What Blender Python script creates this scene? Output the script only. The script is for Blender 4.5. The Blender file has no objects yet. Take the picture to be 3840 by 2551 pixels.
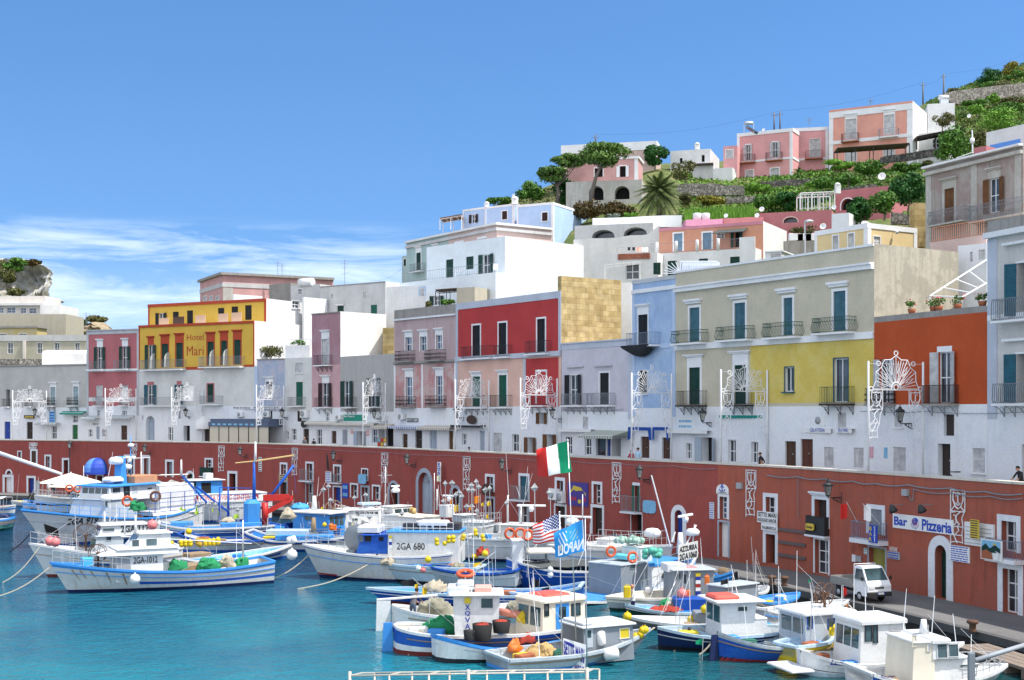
import bpy,math as ma,random
En=enumerate
from mathutils import Vector as Ve,Matrix
random.seed(7)
PI=ma.pi
SC=bpy.context.scene
COL=SC.collection
# camera model (photo pixels -> metres)
F,CX,HY,CZ=4881.,1920.,1542.5,10.25
K1,K2=960/2352.,600/2352.
CR={'A0':(0,900,K1),'A1':(960,900,K1),'A2':(1920,900,K1),'A3':(2880,900,K1),'B0':(0,1400,K1),'B1':(960,1400,K1),'B2':(1920,1400,K1),'B3':(2880,1400,K1),'C0':(0,1911,K1),'C1':(960,1911,K1),'C2':(1920,1911,K1),'C3':(2880,1911,K1),'D0':(1400,600,K1),'D1':(2200,460,K1),'D2':(2880,200,K1),'D3':(2880,700,K1),'E0':(0,1700,K2),'E1':(500,1700,K2),'E2':(1000,1750,K2),'E3':(1500,1750,K2),'E4':(1950,1780,K2),'E5':(2300,2000,K2),'E6':(1900,2150,K2),'S':(0,0,1.)}
def px(c,x,y):
 a=CR[c];return a[0]+x*a[2],a[1]+y*a[2]
def sxc(c,x):return CR[c][0]+x*CR[c][2]
def at(sx,sy,Y):return Ve(((sx-CX)/F*Y,Y,CZ-(sy-HY)/F*Y))
def on_z(sx,sy,z):
 return at(sx,sy,(CZ-z)*F/(sy-HY))
def cat_(c,x,y,Y):return at(*px(c,x,y),Y)
def cz_(c,x,y,z):return on_z(*px(c,x,y),z)
# materials
MATS={}
def _new(name):
 m=bpy.data.materials.new(name);m.use_nodes=1
 nt=m.node_tree;b=nt.nodes['Principled BSDF']
 return m,nt,b
def _n(nt,t,**kw):
 n=nt.nodes.new(t)
 for k,v in kw.items():
  if k in n.inputs:n.inputs[k].default_value=v
  else:setattr(n,k,v)
 return n
def _ramp(nt,fac,stops):
 r=nt.nodes.new('ShaderNodeValToRGB');e=r.color_ramp.elements
 while len(e)<len(stops):e.new(.5)
 for el,(p,c)in zip(e,stops):
  el.position=p;el.color=(*c,1)if len(c)==3 else c
 nt.links.new(fac,r.inputs['Fac']);return r.outputs['Color']
def _coords(nt,scale=(1,1,1)):
 tc=nt.nodes.new('ShaderNodeTexCoord');mp=nt.nodes.new('ShaderNodeMapping')
 mp.inputs['Scale'].default_value=scale
 nt.links.new(tc.outputs['Object'],mp.inputs['Vector']);return mp.outputs['Vector']
def _mix(nt,fac,a,b,mode='MIX'):
 m=nt.nodes.new('ShaderNodeMix');m.data_type='RGBA';m.blend_type=mode
 for s,v in((m.inputs[0],fac),(m.inputs[6],a),(m.inputs[7],b)):
  if hasattr(v,'is_linked')or hasattr(v,'node'):nt.links.new(v,s)
  elif isinstance(v,(int,float)):s.default_value=v
  else:s.default_value=(*v,1)
 return m.outputs[2]
def _bump(nt,b,h,strength,dist=.02):
 bp=nt.nodes.new('ShaderNodeBump');bp.inputs['Strength'].default_value=strength
 bp.inputs['Distance'].default_value=dist
 nt.links.new(h,bp.inputs['Height']);nt.links.new(bp.outputs['Normal'],b.inputs['Normal'])
def Pl(name,rgb,weather=.3,stain=(.16,.14,.12),patch=None,rough=.9):
 if name in MATS:return MATS[name]
 m,nt,b=_new(name);L=nt.links
 v=_coords(nt)
 n1=_n(nt,'ShaderNodeTexNoise',Scale=.55,Detail=6.,Roughness=.65);L.new(v,n1.inputs['Vector'])
 vs=_coords(nt,(1.6,1.6,.13))
 n2=_n(nt,'ShaderNodeTexNoise',Scale=1.5,Detail=5.,Roughness=.7);L.new(vs,n2.inputs['Vector'])
 n3=_n(nt,'ShaderNodeTexNoise',Scale=9.,Detail=4.,Roughness=.7);L.new(v,n3.inputs['Vector'])
 lo=tuple(c*(.90-.10*weather)for c in rgb);hi=tuple(min(.92,c*(1.04+.05*weather))for c in rgb)
 c=_ramp(nt,n1.outputs['Fac'],[(.32,lo),(.68,hi)])
 f=_ramp(nt,n2.outputs['Fac'],[(.60-.12*weather,(0,0,0)),(.86,(min(1,.25+.75*weather),)*3)])
 c=_mix(nt,f,c,stain)
 if patch:
  f2=_ramp(nt,n1.outputs['Fac'],[(.51-.05*weather,(0,0,0)),(.545,(.7*weather+.15,)*3)])
  c=_mix(nt,f2,c,patch)
 g=_ramp(nt,n3.outputs['Fac'],[(.25,(.86,.86,.86)),(.75,(1.06,1.06,1.06))])
 c=_mix(nt,1.,c,g,'MULTIPLY')
 L.new(c,b.inputs['Base Color']);b.inputs['Roughness'].default_value=rough
 b.inputs['Specular IOR Level'].default_value=.2
 _bump(nt,b,n3.outputs['Fac'],.35,.02)
 MATS[name]=m;return m
def sn(name,c1,c2,mortar,scale=1.,bw=.5,rh=.25,irregular=0):
 if name in MATS:return MATS[name]
 m,nt,b=_new(name);L=nt.links
 tc=nt.nodes.new('ShaderNodeTexCoord')
 nz=_n(nt,'ShaderNodeTexNoise',Scale=1.3,Detail=5.);L.new(tc.outputs['Object'],nz.inputs['Vector'])
 if irregular:
  vo=_n(nt,'ShaderNodeTexVoronoi',Scale=2.6*scale);L.new(tc.outputs['Object'],vo.inputs['Vector'])
  vd=_n(nt,'ShaderNodeTexVoronoi',Scale=2.6*scale,feature='DISTANCE_TO_EDGE');L.new(tc.outputs['Object'],vd.inputs['Vector'])
  sp=nt.nodes.new('ShaderNodeSeparateColor');L.new(vo.outputs['Color'],sp.inputs['Color'])
  c=_ramp(nt,sp.outputs[0],[(0.,c1),(1.,c2)])
  f=_ramp(nt,vd.outputs['Distance'],[(.02,(1,1,1)),(.09,(0,0,0))])
  c=_mix(nt,f,c,mortar);h=vd.outputs['Distance']
 else:
  sx=nt.nodes.new('ShaderNodeSeparateXYZ');L.new(tc.outputs['Object'],sx.inputs[0])
  ad=_n(nt,'ShaderNodeMath',operation='ADD');L.new(sx.outputs[0],ad.inputs[0]);L.new(sx.outputs[1],ad.inputs[1])
  cm=nt.nodes.new('ShaderNodeCombineXYZ');L.new(ad.outputs[0],cm.inputs[0]);L.new(sx.outputs[2],cm.inputs[1])
  dn=_n(nt,'ShaderNodeTexNoise',Scale=1.1,Detail=2.);L.new(tc.outputs['Object'],dn.inputs['Vector'])
  wv=_n(nt,'ShaderNodeVectorMath',operation='MULTIPLY_ADD');L.new(dn.outputs['Color'],wv.inputs[0])
  wv.inputs[1].default_value=(.18,.18,0);L.new(cm.outputs[0],wv.inputs[2])
  br=_n(nt,'ShaderNodeTexBrick',Scale=scale,**{'Mortar Size':.012,'Brick Width':bw,'Row Height':rh,'Bias':0.,'Mortar Smooth':.4})
  br.inputs['Color1'].default_value=(*c1,1);br.inputs['Color2'].default_value=(*c2,1);br.inputs['Mortar'].default_value=(*mortar,1)
  L.new(wv.outputs[0],br.inputs['Vector']);c=br.outputs['Color'];h=br.outputs['Fac']
 g=_ramp(nt,nz.outputs['Fac'],[(.28,(.66,.64,.62)),(.7,(1.1,1.1,1.1))])
 c=_mix(nt,1.,c,g,'MULTIPLY')
 L.new(c,b.inputs['Base Color']);b.inputs['Roughness'].default_value=.95
 b.inputs['Specular IOR Level'].default_value=.15
 n3=_n(nt,'ShaderNodeTexNoise',Scale=7.,Detail=4.);L.new(tc.outputs['Object'],n3.inputs['Vector'])
 _bump(nt,b,n3.outputs['Fac'],.5,.05)
 MATS[name]=m;return m
def Pt(name,rgb,rough=.45,dirt=.25,scale=2.,metal=0.,spec=.4,dcol=None):
 if name in MATS:return MATS[name]
 m,nt,b=_new(name);L=nt.links
 v=_coords(nt,(scale,scale,scale*.6))
 n1=_n(nt,'ShaderNodeTexNoise',Scale=1.,Detail=7.,Roughness=.7);L.new(v,n1.inputs['Vector'])
 dc=dcol or tuple(c*.55+.03 for c in rgb)
 c=_ramp(nt,n1.outputs['Fac'],[(.36,tuple(a*dirt+b_*(1-dirt)for a,b_ in zip(dc,rgb))),(.58,rgb)])
 L.new(c,b.inputs['Base Color'])
 r=_ramp(nt,n1.outputs['Fac'],[(.3,(min(1,rough+.2),)*3),(.7,(rough,)*3)])
 L.new(r,b.inputs['Roughness'])
 b.inputs['Metallic'].default_value=metal;b.inputs['Specular IOR Level'].default_value=spec
 MATS[name]=m;return m
def lv(name,rgb,pitch=14.,rough=.6):
 if name in MATS:return MATS[name]
 m,nt,b=_new(name);L=nt.links
 tc=nt.nodes.new('ShaderNodeTexCoord')
 w=_n(nt,'ShaderNodeTexWave',Scale=pitch*.32,Distortion=0.,wave_type='BANDS',bands_direction='Z');L.new(tc.outputs['Object'],w.inputs['Vector'])
 n1=_n(nt,'ShaderNodeTexNoise',Scale=2.,Detail=5.);L.new(tc.outputs['Object'],n1.inputs['Vector'])
 c=_ramp(nt,n1.outputs['Fac'],[(.3,tuple(x*.72 for x in rgb)),(.7,tuple(x*1.15 for x in rgb))])
 L.new(c,b.inputs['Base Color']);b.inputs['Roughness'].default_value=rough
 _bump(nt,b,w.outputs['Fac'],.9,.05)
 MATS[name]=m;return m
def glassy(name,rgb=(.03,.04,.05),rough=.06):
 if name in MATS:return MATS[name]
 m,nt,b=_new(name)
 n1=_n(nt,'ShaderNodeTexNoise',Scale=.7,Detail=2.);nt.links.new(_coords(nt),n1.inputs['Vector'])
 c=_ramp(nt,n1.outputs['Fac'],[(.35,tuple(x*.5 for x in rgb)),(.65,tuple(x*1.7+.01 for x in rgb))])
 nt.links.new(c,b.inputs['Base Color'])
 b.inputs['Roughness'].default_value=rough;b.inputs['Specular IOR Level'].default_value=.7
 MATS[name]=m;return m
def leafm(name,c1,c2,c3=None):
 if name in MATS:return MATS[name]
 m,nt,b=_new(name);L=nt.links
 v=_coords(nt)
 n1=_n(nt,'ShaderNodeTexNoise',Scale=1.1,Detail=6.,Roughness=.75);L.new(v,n1.inputs['Vector'])
 n2=_n(nt,'ShaderNodeTexNoise',Scale=14.,Detail=2.);L.new(v,n2.inputs['Vector'])
 st=[(.34,c1),(.6,c2)]+([(.74,c3)]if c3 else[])
 c=_ramp(nt,n1.outputs['Fac'],st)
 g=_ramp(nt,n2.outputs['Fac'],[(.3,(.6,.6,.6)),(.7,(1.3,1.3,1.3))])
 c=_mix(nt,1.,c,g,'MULTIPLY')
 L.new(c,b.inputs['Base Color']);b.inputs['Roughness'].default_value=.6
 b.inputs['Specular IOR Level'].default_value=.25
 MATS[name]=m;return m
def stripes(name,a,b_,period,axis='X',rough=.8):
 if name in MATS:return MATS[name]
 m,nt,b=_new(name);L=nt.links
 tc=nt.nodes.new('ShaderNodeTexCoord');sp=nt.nodes.new('ShaderNodeSeparateXYZ');L.new(tc.outputs['UV'],sp.inputs[0])
 mu=_n(nt,'ShaderNodeMath',operation='MULTIPLY');L.new(sp.outputs[axis],mu.inputs[0]);mu.inputs[1].default_value=1/period
 fr=_n(nt,'ShaderNodeMath',operation='FRACT');L.new(mu.outputs[0],fr.inputs[0])
 gt=_n(nt,'ShaderNodeMath',operation='GREATER_THAN');L.new(fr.outputs[0],gt.inputs[0]);gt.inputs[1].default_value=.5
 L.new(_mix(nt,gt.outputs[0],a,b_),b.inputs['Base Color']);b.inputs['Roughness'].default_value=rough
 MATS[name]=m;return m
def tag(o,lb=None,cat=None,group=None,kind=None):
 for k,v in(('label',lb),('category',cat),('group',group),('kind',kind)):
  if v:o[k]=v
 return o
def Em(name,loc,lb=None,cat=None,group=None,rz=0.):
 o=bpy.data.objects.new(name,None);COL.objects.link(o)
 o.location=loc;o.rotation_euler=(0,0,rz);o.empty_display_size=.2
 return tag(o,lb,cat,group)
def Rx(o):
 while o.parent:o=o.parent
 return Matrix.LocRotScale(o.location,o.rotation_euler,o.scale)
class MB:
 def __init__(s):s.v=[];s.f=[];s.m=[];s.mi=0;s.uv={};s.sm=set()
 def add(s,vs,fs,smooth=0):
  b=len(s.v);s.v.extend(Ve(p)for p in vs)
  for f in fs:
   if smooth:s.sm.add(len(s.f))
   s.f.append([i+b for i in f]);s.m.append(s.mi)
  return s
 def quad(s,a,b,c,d):return s.add([a,b,c,d],[(0,1,2,3)])
 def poly(s,ps):return s.add(ps,[tuple(range(len(ps)))])
 def obox(s,o,ax,ay,az):
  o,ax,ay,az=Ve(o),Ve(ax),Ve(ay),Ve(az)
  if ax.cross(ay).dot(az)<0:o=o+ax;ax=-ax
  vs=[o,o+ax,o+ax+ay,o+ay,o+az,o+ax+az,o+ax+ay+az,o+ay+az]
  return s.add(vs,[(3,2,1,0),(4,5,6,7),(0,1,5,4),(1,2,6,5),(2,3,7,6),(3,0,4,7)])
 def box(s,c,sx,sy,sz,rz=0.):
  m=Matrix.Rotation(rz,3,'Z');ax,ay=m@Ve((sx,0,0)),m@Ve((0,sy,0));az=Ve((0,0,sz))
  return s.obox(Ve(c)-(ax+ay+az)/2,ax,ay,az)
 def rbox(s,c,sx,sy,sz,r=.03,rz=0.,taper=1.):
  M=Matrix.Rotation(rz,3,'Z');c=Ve(c)
  def ring(hx,hy,r,z):
   return[c+M@Ve((x,y,z))for x,y in((hx-r,-hy),(hx,-hy+r),(hx,hy-r),(hx-r,hy),(-hx+r,hy),(-hx,hy-r),(-hx,-hy+r),(-hx+r,-hy))]
  hx,hy,hz=sx/2,sy/2,sz/2
  rs=[ring(hx,hy,r,-hz),ring(hx*taper,hy*taper,r,hz-r),ring(hx*taper-r,hy*taper-r,r*.6,hz)]
  vs=sum(rs,[]);fs=[tuple(range(7,-1,-1)),tuple(range(16,24))]
  for k in(0,8):
   for i in range(8):fs.append((k+i,k+(i+1)%8,k+8+(i+1)%8,k+8+i))
  return s.add(vs,fs)
 def tu(s,pts,r,n=5,r2=None,cap=1,closed=0):
  pts=[Ve(p)for p in pts]
  N=len(pts);base=len(s.v);rr=[r]*N if not isinstance(r,(list,tuple))else list(r)
  if r2 is not None:rr=[r+(r2-r)*i/max(1,N-1)for i in range(N)]
  up=None
  for i,p in En(pts):
   if closed:t=pts[(i+1)%N]-pts[i-1]
   else:t=pts[min(i+1,N-1)]-pts[max(i-1,0)]
   if t.length<1e-9:t=Ve((0,0,1))
   t.normalize()
   if up is None:
    a=Ve((0,0,1))if abs(t.z)<.9 else Ve((1,0,0))
    up=t.cross(a).normalized()
   else:
    up=(up-t*up.dot(t))
    up=up.normalized()if up.length>1e-6 else t.orthogonal().normalized()
   w=t.cross(up)
   for k in range(n):
    a=2*PI*k/n+PI/n;s.v.append(p+(up*ma.cos(a)+w*ma.sin(a))*rr[i])
  for i in range(N if closed else N-1):
   j=(i+1)%N
   for k in range(n):
    if n>5:s.sm.add(len(s.f))
    s.f.append([base+i*n+k,base+i*n+(k+1)%n,base+j*n+(k+1)%n,base+j*n+k]);s.m.append(s.mi)
  if cap and not closed:
   s.f.append([base+k for k in range(n-1,-1,-1)]);s.m.append(s.mi)
   s.f.append([base+(N-1)*n+k for k in range(n)]);s.m.append(s.mi)
  return s
 def la(s,c,prof,n=12,axis=None,cap=1):
  c=Ve(c);ax=Ve(axis or(0,0,1)).normalized();u=ax.orthogonal().normalized();w=ax.cross(u)
  base=len(s.v);N=len(prof)
  for r,h in prof:
   for k in range(n):
    a=2*PI*k/n;s.v.append(c+ax*h+(u*ma.cos(a)+w*ma.sin(a))*max(r,1e-4))
  for i in range(N-1):
   for k in range(n):
    s.sm.add(len(s.f));s.f.append([base+i*n+k,base+i*n+(k+1)%n,base+(i+1)*n+(k+1)%n,base+(i+1)*n+k]);s.m.append(s.mi)
  if cap:
   s.f.append([base+k for k in range(n-1,-1,-1)]);s.m.append(s.mi)
   s.f.append([base+(N-1)*n+k for k in range(n)]);s.m.append(s.mi)
  return s
 def ball(s,c,r,n=10,sz=1.,axis=None):
  m=max(4,n//2)
  return s.la(c,[(r*ma.sin(PI*i/m),-r*sz*ma.cos(PI*i/m))for i in range(m+1)],n,axis,cap=0)
 def torus(s,c,R,r,axis,n=18,k=6):
  ax=Ve(axis).normalized();u=ax.orthogonal().normalized();w=ax.cross(u);c=Ve(c)
  return s.tu([c+(u*ma.cos(2*PI*i/n)+w*ma.sin(2*PI*i/n))*R for i in range(n)],r,k,closed=1)
 def prism(s,ps,d):
  ps=[Ve(p)for p in ps];d=Ve(d);n=len(ps)
  nrm=Ve((0,0,0))
  for i in range(n):nrm+=ps[i].cross(ps[(i+1)%n])
  if nrm.dot(d)>0:ps=ps[::-1]
  vs=ps+[p+d for p in ps]
  fs=[tuple(range(n)),tuple(range(2*n-1,n-1,-1))]+[(i,i+n,(i+1)%n+n,(i+1)%n)for i in range(n)]
  return s.add(vs,fs)
 def bu(s,name,mat,parent=None,lc=0,uvproj=None):
  if not s.f:return None
  me=bpy.data.meshes.new(name)
  vs=s.v
  if parent is not None and not lc:
   mi=Rx(parent).inverted();vs=[mi@v for v in vs]
  me.from_pydata([tuple(v)for v in vs],[],s.f)
  ms=mat if isinstance(mat,(list,tuple))else[mat]
  for m in ms:me.materials.append(m)
  if len(ms)>1:me.polygons.foreach_set('material_index',s.m)
  if s.sm:me.polygons.foreach_set('use_smooth',[i in s.sm for i in range(len(s.f))])
  if uvproj:
   uvl=me.uv_layers.new(name='UVMap')
   for lp in me.loops:
    uvl.data[lp.index].uv=uvproj(s.v[lp.vertex_index])
  o=bpy.data.objects.new(name,me);COL.objects.link(o)
  if parent is not None:o.parent=parent
  return o
def Th(name,mb,mat,lb,cat,group=None,loc=None,kind=None):
 if loc is None:
  n=len(mb.v);loc=sum(mb.v,Ve())/n;loc.z=min(v.z for v in mb.v)
 mb.v=[v-Ve(loc)for v in mb.v]
 o=mb.bu(name,mat);o.location=loc
 return tag(o,lb,cat,group,kind)
def struct(name,mb,mat):
 o=mb.bu(name,mat);o['kind']='structure';return o
_fontcache={}
def textmesh(txt,ext=0.,shear=0.,bold=0.):
 key=(txt,ext,shear,bold)
 if key in _fontcache:return _fontcache[key]
 cu=bpy.data.curves.new('lettering','FONT');cu.body=txt;cu.extrude=ext;cu.shear=shear;cu.offset=bold
 cu.align_x='LEFT';cu.resolution_u=3
 ob=bpy.data.objects.new('lettering',cu);COL.objects.link(ob)
 me=bpy.data.meshes.new_from_object(ob.evaluated_get(bpy.context.evaluated_depsgraph_get()))
 COL.objects.unlink(ob);bpy.data.objects.remove(ob)
 vs=[v.co.copy()for v in me.vertices];fs=[tuple(p.vertices)for p in me.polygons]
 x0=min(v.x for v in vs);x1=max(v.x for v in vs);y0=min(v.y for v in vs);y1=max(v.y for v in vs)
 vs=[Ve(((v.x-x0)/(x1-x0),(v.y-y0)/(y1-y0),v.z))for v in vs]
 bpy.data.meshes.remove(me)
 _fontcache[key]=(vs,fs,(x1-x0)/(y1-y0));return _fontcache[key]
def pt_(mb,txt,o,right,up,out=None,shear=0.,bold=0.):
 vs,fs,asp=textmesh(txt,0.,shear,bold)
 o,right,up=Ve(o),Ve(right),Ve(up)
 if out is None:out=right.cross(up).normalized()*.012
 mb.add([o+right*v.x+up*v.y+out for v in vs],fs)
 return mb
SUN_EL,SUN_AZ=R_=(ma.radians(60),ma.radians(108))
SV=Ve((ma.sin(SUN_AZ)*ma.cos(SUN_EL),ma.cos(SUN_AZ)*ma.cos(SUN_EL),ma.sin(SUN_EL)))
def make_world():
 w=bpy.data.worlds.new('World');SC.world=w;w.use_nodes=1
 nt=w.node_tree;L=nt.links;bg=nt.nodes['Background'];bg.inputs['Strength'].default_value=.13
 sky=nt.nodes.new('ShaderNodeTexSky');sky.sky_type='NISHITA';sky.sun_disc=0
 sky.sun_elevation=SUN_EL;sky.sun_rotation=SUN_AZ
 sky.air_density=1.;sky.dust_density=0.;sky.ozone_density=2.;sky.altitude=0
 tc=nt.nodes.new('ShaderNodeTexCoord');sp=nt.nodes.new('ShaderNodeSeparateXYZ');L.new(tc.outputs['Generated'],sp.inputs[0])
 mz=_n(nt,'ShaderNodeMapRange');L.new(sp.outputs['Z'],mz.inputs[0]);mz.inputs[1].default_value=0.;mz.inputs[2].default_value=1.;mz.inputs[3].default_value=.17;mz.inputs[4].default_value=1.
 cv=nt.nodes.new('ShaderNodeCombineXYZ');L.new(sp.outputs['X'],cv.inputs[0]);L.new(sp.outputs['Y'],cv.inputs[1]);L.new(mz.outputs[0],cv.inputs[2]);L.new(cv.outputs[0],sky.inputs['Vector'])
 hs=nt.nodes.new('ShaderNodeHueSaturation');hs.inputs['Saturation'].default_value=1.22;hs.inputs['Value'].default_value=1.
 L.new(sky.outputs[0],hs.inputs['Color'])
 tint=_mix(nt,1.,hs.outputs[0],(.98,1.,1.05),'MULTIPLY')
 mp=nt.nodes.new('ShaderNodeMapping');mp.inputs['Scale'].default_value=(4.,4.,30.);L.new(tc.outputs['Generated'],mp.inputs[0])
 n1=_n(nt,'ShaderNodeTexNoise',Scale=1.7,Detail=9.,Roughness=.62,Distortion=.6);L.new(mp.outputs[0],n1.inputs['Vector'])
 cl=_ramp(nt,n1.outputs['Fac'],[(.42,(0,0,0)),(.60,(1,1,1))])
 band=_ramp(nt,sp.outputs['Z'],[(0.,(.25,)*3),(.06,(.3,)*3),(.10,(.5,)*3),(.128,(.45,)*3),(.142,(0,0,0))])
 xo=_n(nt,'ShaderNodeMapRange');L.new(sp.outputs['X'],xo.inputs[0]);xo.inputs[1].default_value=-.12;xo.inputs[2].default_value=.88
 side=_ramp(nt,xo.outputs[0],[(0.,(1,1,1)),(.06,(.6,)*3),(.15,(0,0,0))])
 k=_mix(nt,1.,_mix(nt,1.,cl,band,'MULTIPLY'),side,'MULTIPLY')
 veil=_mix(nt,1.,_ramp(nt,sp.outputs['Z'],[(0.,(.42,)*3),(.06,(.32,)*3),(.118,(0,0,0))]),side,'MULTIPLY')
 c=_mix(nt,veil,tint,(5.2,6.3,8.2));c=_mix(nt,k,c,(6.9,7.5,8.4))
 bk=_n(nt,'ShaderNodeMapRange',interpolation_type='SMOOTHSTEP');L.new(sp.outputs['Y'],bk.inputs[0]);bk.inputs[1].default_value=.35;bk.inputs[2].default_value=-.35  # white cloud added out of view behind the camera to brighten shaded fronts
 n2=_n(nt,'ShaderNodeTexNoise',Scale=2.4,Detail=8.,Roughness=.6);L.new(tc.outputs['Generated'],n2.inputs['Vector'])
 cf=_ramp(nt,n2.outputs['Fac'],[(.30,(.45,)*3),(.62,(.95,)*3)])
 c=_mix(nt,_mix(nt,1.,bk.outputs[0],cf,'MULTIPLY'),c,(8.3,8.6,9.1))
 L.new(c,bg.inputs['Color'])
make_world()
ld=bpy.data.lights.new('sun','SUN');ld.energy=4.2;ld.angle=ma.radians(.5);ld.color=(1.,.955,.89)
lo=bpy.data.objects.new('sun',ld);COL.objects.link(lo);lo.rotation_euler=SV.to_track_quat('Z','Y').to_euler();lo.location=(60,-20,120)
cd=bpy.data.cameras.new('camera');cam=bpy.data.objects.new('camera',cd);COL.objects.link(cam);SC.camera=cam
cam.location=(0,0,CZ);cam.rotation_euler=(PI/2,0,0)
cd.sensor_fit='HORIZONTAL';cd.sensor_width=36.;cd.lens=36.*F/3840;cd.shift_y=(HY-1275.5)/3840;cd.clip_end=6000;cd.clip_start=.5
SC.view_settings.view_transform='Standard';SC.view_settings.look='None';SC.view_settings.exposure=.58;SC.view_settings.gamma=1.
SC.cycles.max_bounces=5;SC.cycles.diffuse_bounces=3;SC.cycles.glossy_bounces=3;SC.cycles.transparent_max_bounces=4
SC.cycles.use_denoising=1
# vertical surfaces in metres
class Plane:
 def __init__(s,a,b):
  s.a=Ve((a[0],a[1]));s.b=Ve((b[0],b[1]));d=s.b-s.a;s.L=d.length;s.d=d/s.L
  s.n=Ve((s.d.y,-s.d.x))
 def P(s,u,z,d=0.):
  p=s.a+s.d*u+s.n*d;return Ve((p.x,p.y,z))
 def u_of(s,sx):
  k=(sx-CX)/F
  den=s.d.x-k*s.d.y
  return(k*s.a.y-s.a.x)/den
 def Y_of(s,sx):u=s.u_of(sx);return(s.a+s.d*u).y
 def z_of(s,sx,sy):return CZ-(sy-HY)/F*s.Y_of(sx)
 def norm(s,u=0):return Ve((s.n.x,s.n.y,0))
 def dirv(s,u=0):return Ve((s.d.x,s.d.y,0))
 breaks=()
def Cm(pts,k):
 out=[]
 for i in range(len(pts)-1):
  p0,p1,p2,p3=pts[max(i-1,0)],pts[i],pts[i+1],pts[min(i+2,len(pts)-1)]
  for j in range(k):
   t=j/k
   out.append(.5*((2*p1)+(p2-p0)*t+(2*p0-5*p1+4*p2-p3)*t*t+(3*p1-p0-3*p2+p3)*t**3))
 out.append(pts[-1]);return out
class Curve:
 def __init__(s,pts):
  s.p=[Ve((p[0],p[1]))for p in pts];s.s=[0.]
  for i in range(1,len(s.p)):s.s.append(s.s[-1]+(s.p[i]-s.p[i-1]).length)
  s.L=s.s[-1];s.breaks=s.s[1:-1]
 def seg(s,u):
  for i in range(len(s.p)-2):
   if u<s.s[i+1]:return i
  return len(s.p)-2
 def _d(s,i):d=s.p[i+1]-s.p[i];return d.normalized()
 def P(s,u,z,d=0.):
  i=s.seg(u);t=s._d(i);p=s.p[i]+t*(u-s.s[i]);n=Ve((t.y,-t.x));p=p+n*d
  return Ve((p.x,p.y,z))
 def u_of(s,sx):
  k=(sx-CX)/F
  for i in range(len(s.p)-1):
   a,d=s.p[i],s._d(i);den=d.x-k*d.y
   if abs(den)<1e-9:continue
   t=(k*a.y-a.x)/den
   if(t>=-1e-6 or i==0)and(t<=s.s[i+1]-s.s[i]+1e-6 or i==len(s.p)-2):return s.s[i]+t
  return s.L
 def Y_of(s,sx):return s.P(s.u_of(sx),0).y
 def z_of(s,sx,sy):return CZ-(sy-HY)/F*s.Y_of(sx)
 def norm(s,u):t=s._d(s.seg(u));return Ve((t.y,-t.x,0))
 def dirv(s,u):t=s._d(s.seg(u));return Ve((t.x,t.y,0))
 def offset(s,d):
  out=[]
  for i,p in En(s.p):
   t=(s.p[min(i+1,len(s.p)-1)]-s.p[max(i-1,0)]).normalized();out.append(p+Ve((t.y,-t.x))*d)
  return Curve(out)
WPTS=[Ve(p)for p in((-112,170),(-80,163),(-61,155.5),(-46.3,149.5),(-27.2,138.4),(-12,122),(0,105.5),(9.2,91.2),(16,81.2),(20.8,70.5),(24.2,61.5),(27.5,50),(30,36))]
WALL=Curve(Cm(WPTS,6))
ZQ,ZP,ZW=.55,5.85,6.89
FAC=WALL.offset(-5.)
QUAY=WALL.offset(5.2)
# sheets
M_asph=Pl('quay_stone',(.17,.165,.16),.5,(.07,.07,.07))
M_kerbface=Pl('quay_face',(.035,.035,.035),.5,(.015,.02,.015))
M_prom=Pl('promenade_paving',(.30,.28,.25),.4)
def Sr(name,A,B,za,zb,mat,u0=0,n=None):
 mb=MB()
 for i in range(len(A.p)-1):
  a,b,c,d=A.p[i],A.p[i+1],B.p[i+1],B.p[i]
  mb.quad((a.x,a.y,za),(b.x,b.y,za),(c.x,c.y,zb),(d.x,d.y,zb))
 return struct(name,mb,mat)
Sr('quay',QUAY,WALL.offset(-.3),ZQ,ZQ,M_asph)
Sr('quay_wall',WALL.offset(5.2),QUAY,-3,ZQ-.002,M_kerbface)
Q2=WALL.offset(4.85)
def kerb():
 mb=MB()
 A,B=QUAY.offset(.03),Q2
 for i in range(len(A.p)-1):
  a,b,c,d=A.p[i],A.p[i+1],B.p[i+1],B.p[i]
  z0,z1=ZQ-.25,ZQ+.1
  mb.add([(a.x,a.y,z0),(b.x,b.y,z0),(b.x,b.y,z1),(a.x,a.y,z1),(c.x,c.y,z1),(d.x,d.y,z1),(c.x,c.y,z0),(d.x,d.y,z0)],[(0,1,2,3),(3,2,4,5),(5,4,6,7)])
 struct('kerb',mb,Pl('kerb_stone',(.10,.10,.10),.4,(.04,.04,.04)))
kerb()
Sr('promenade',WALL.offset(-.2),WALL.offset(-9),ZP,ZP,M_prom)
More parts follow.
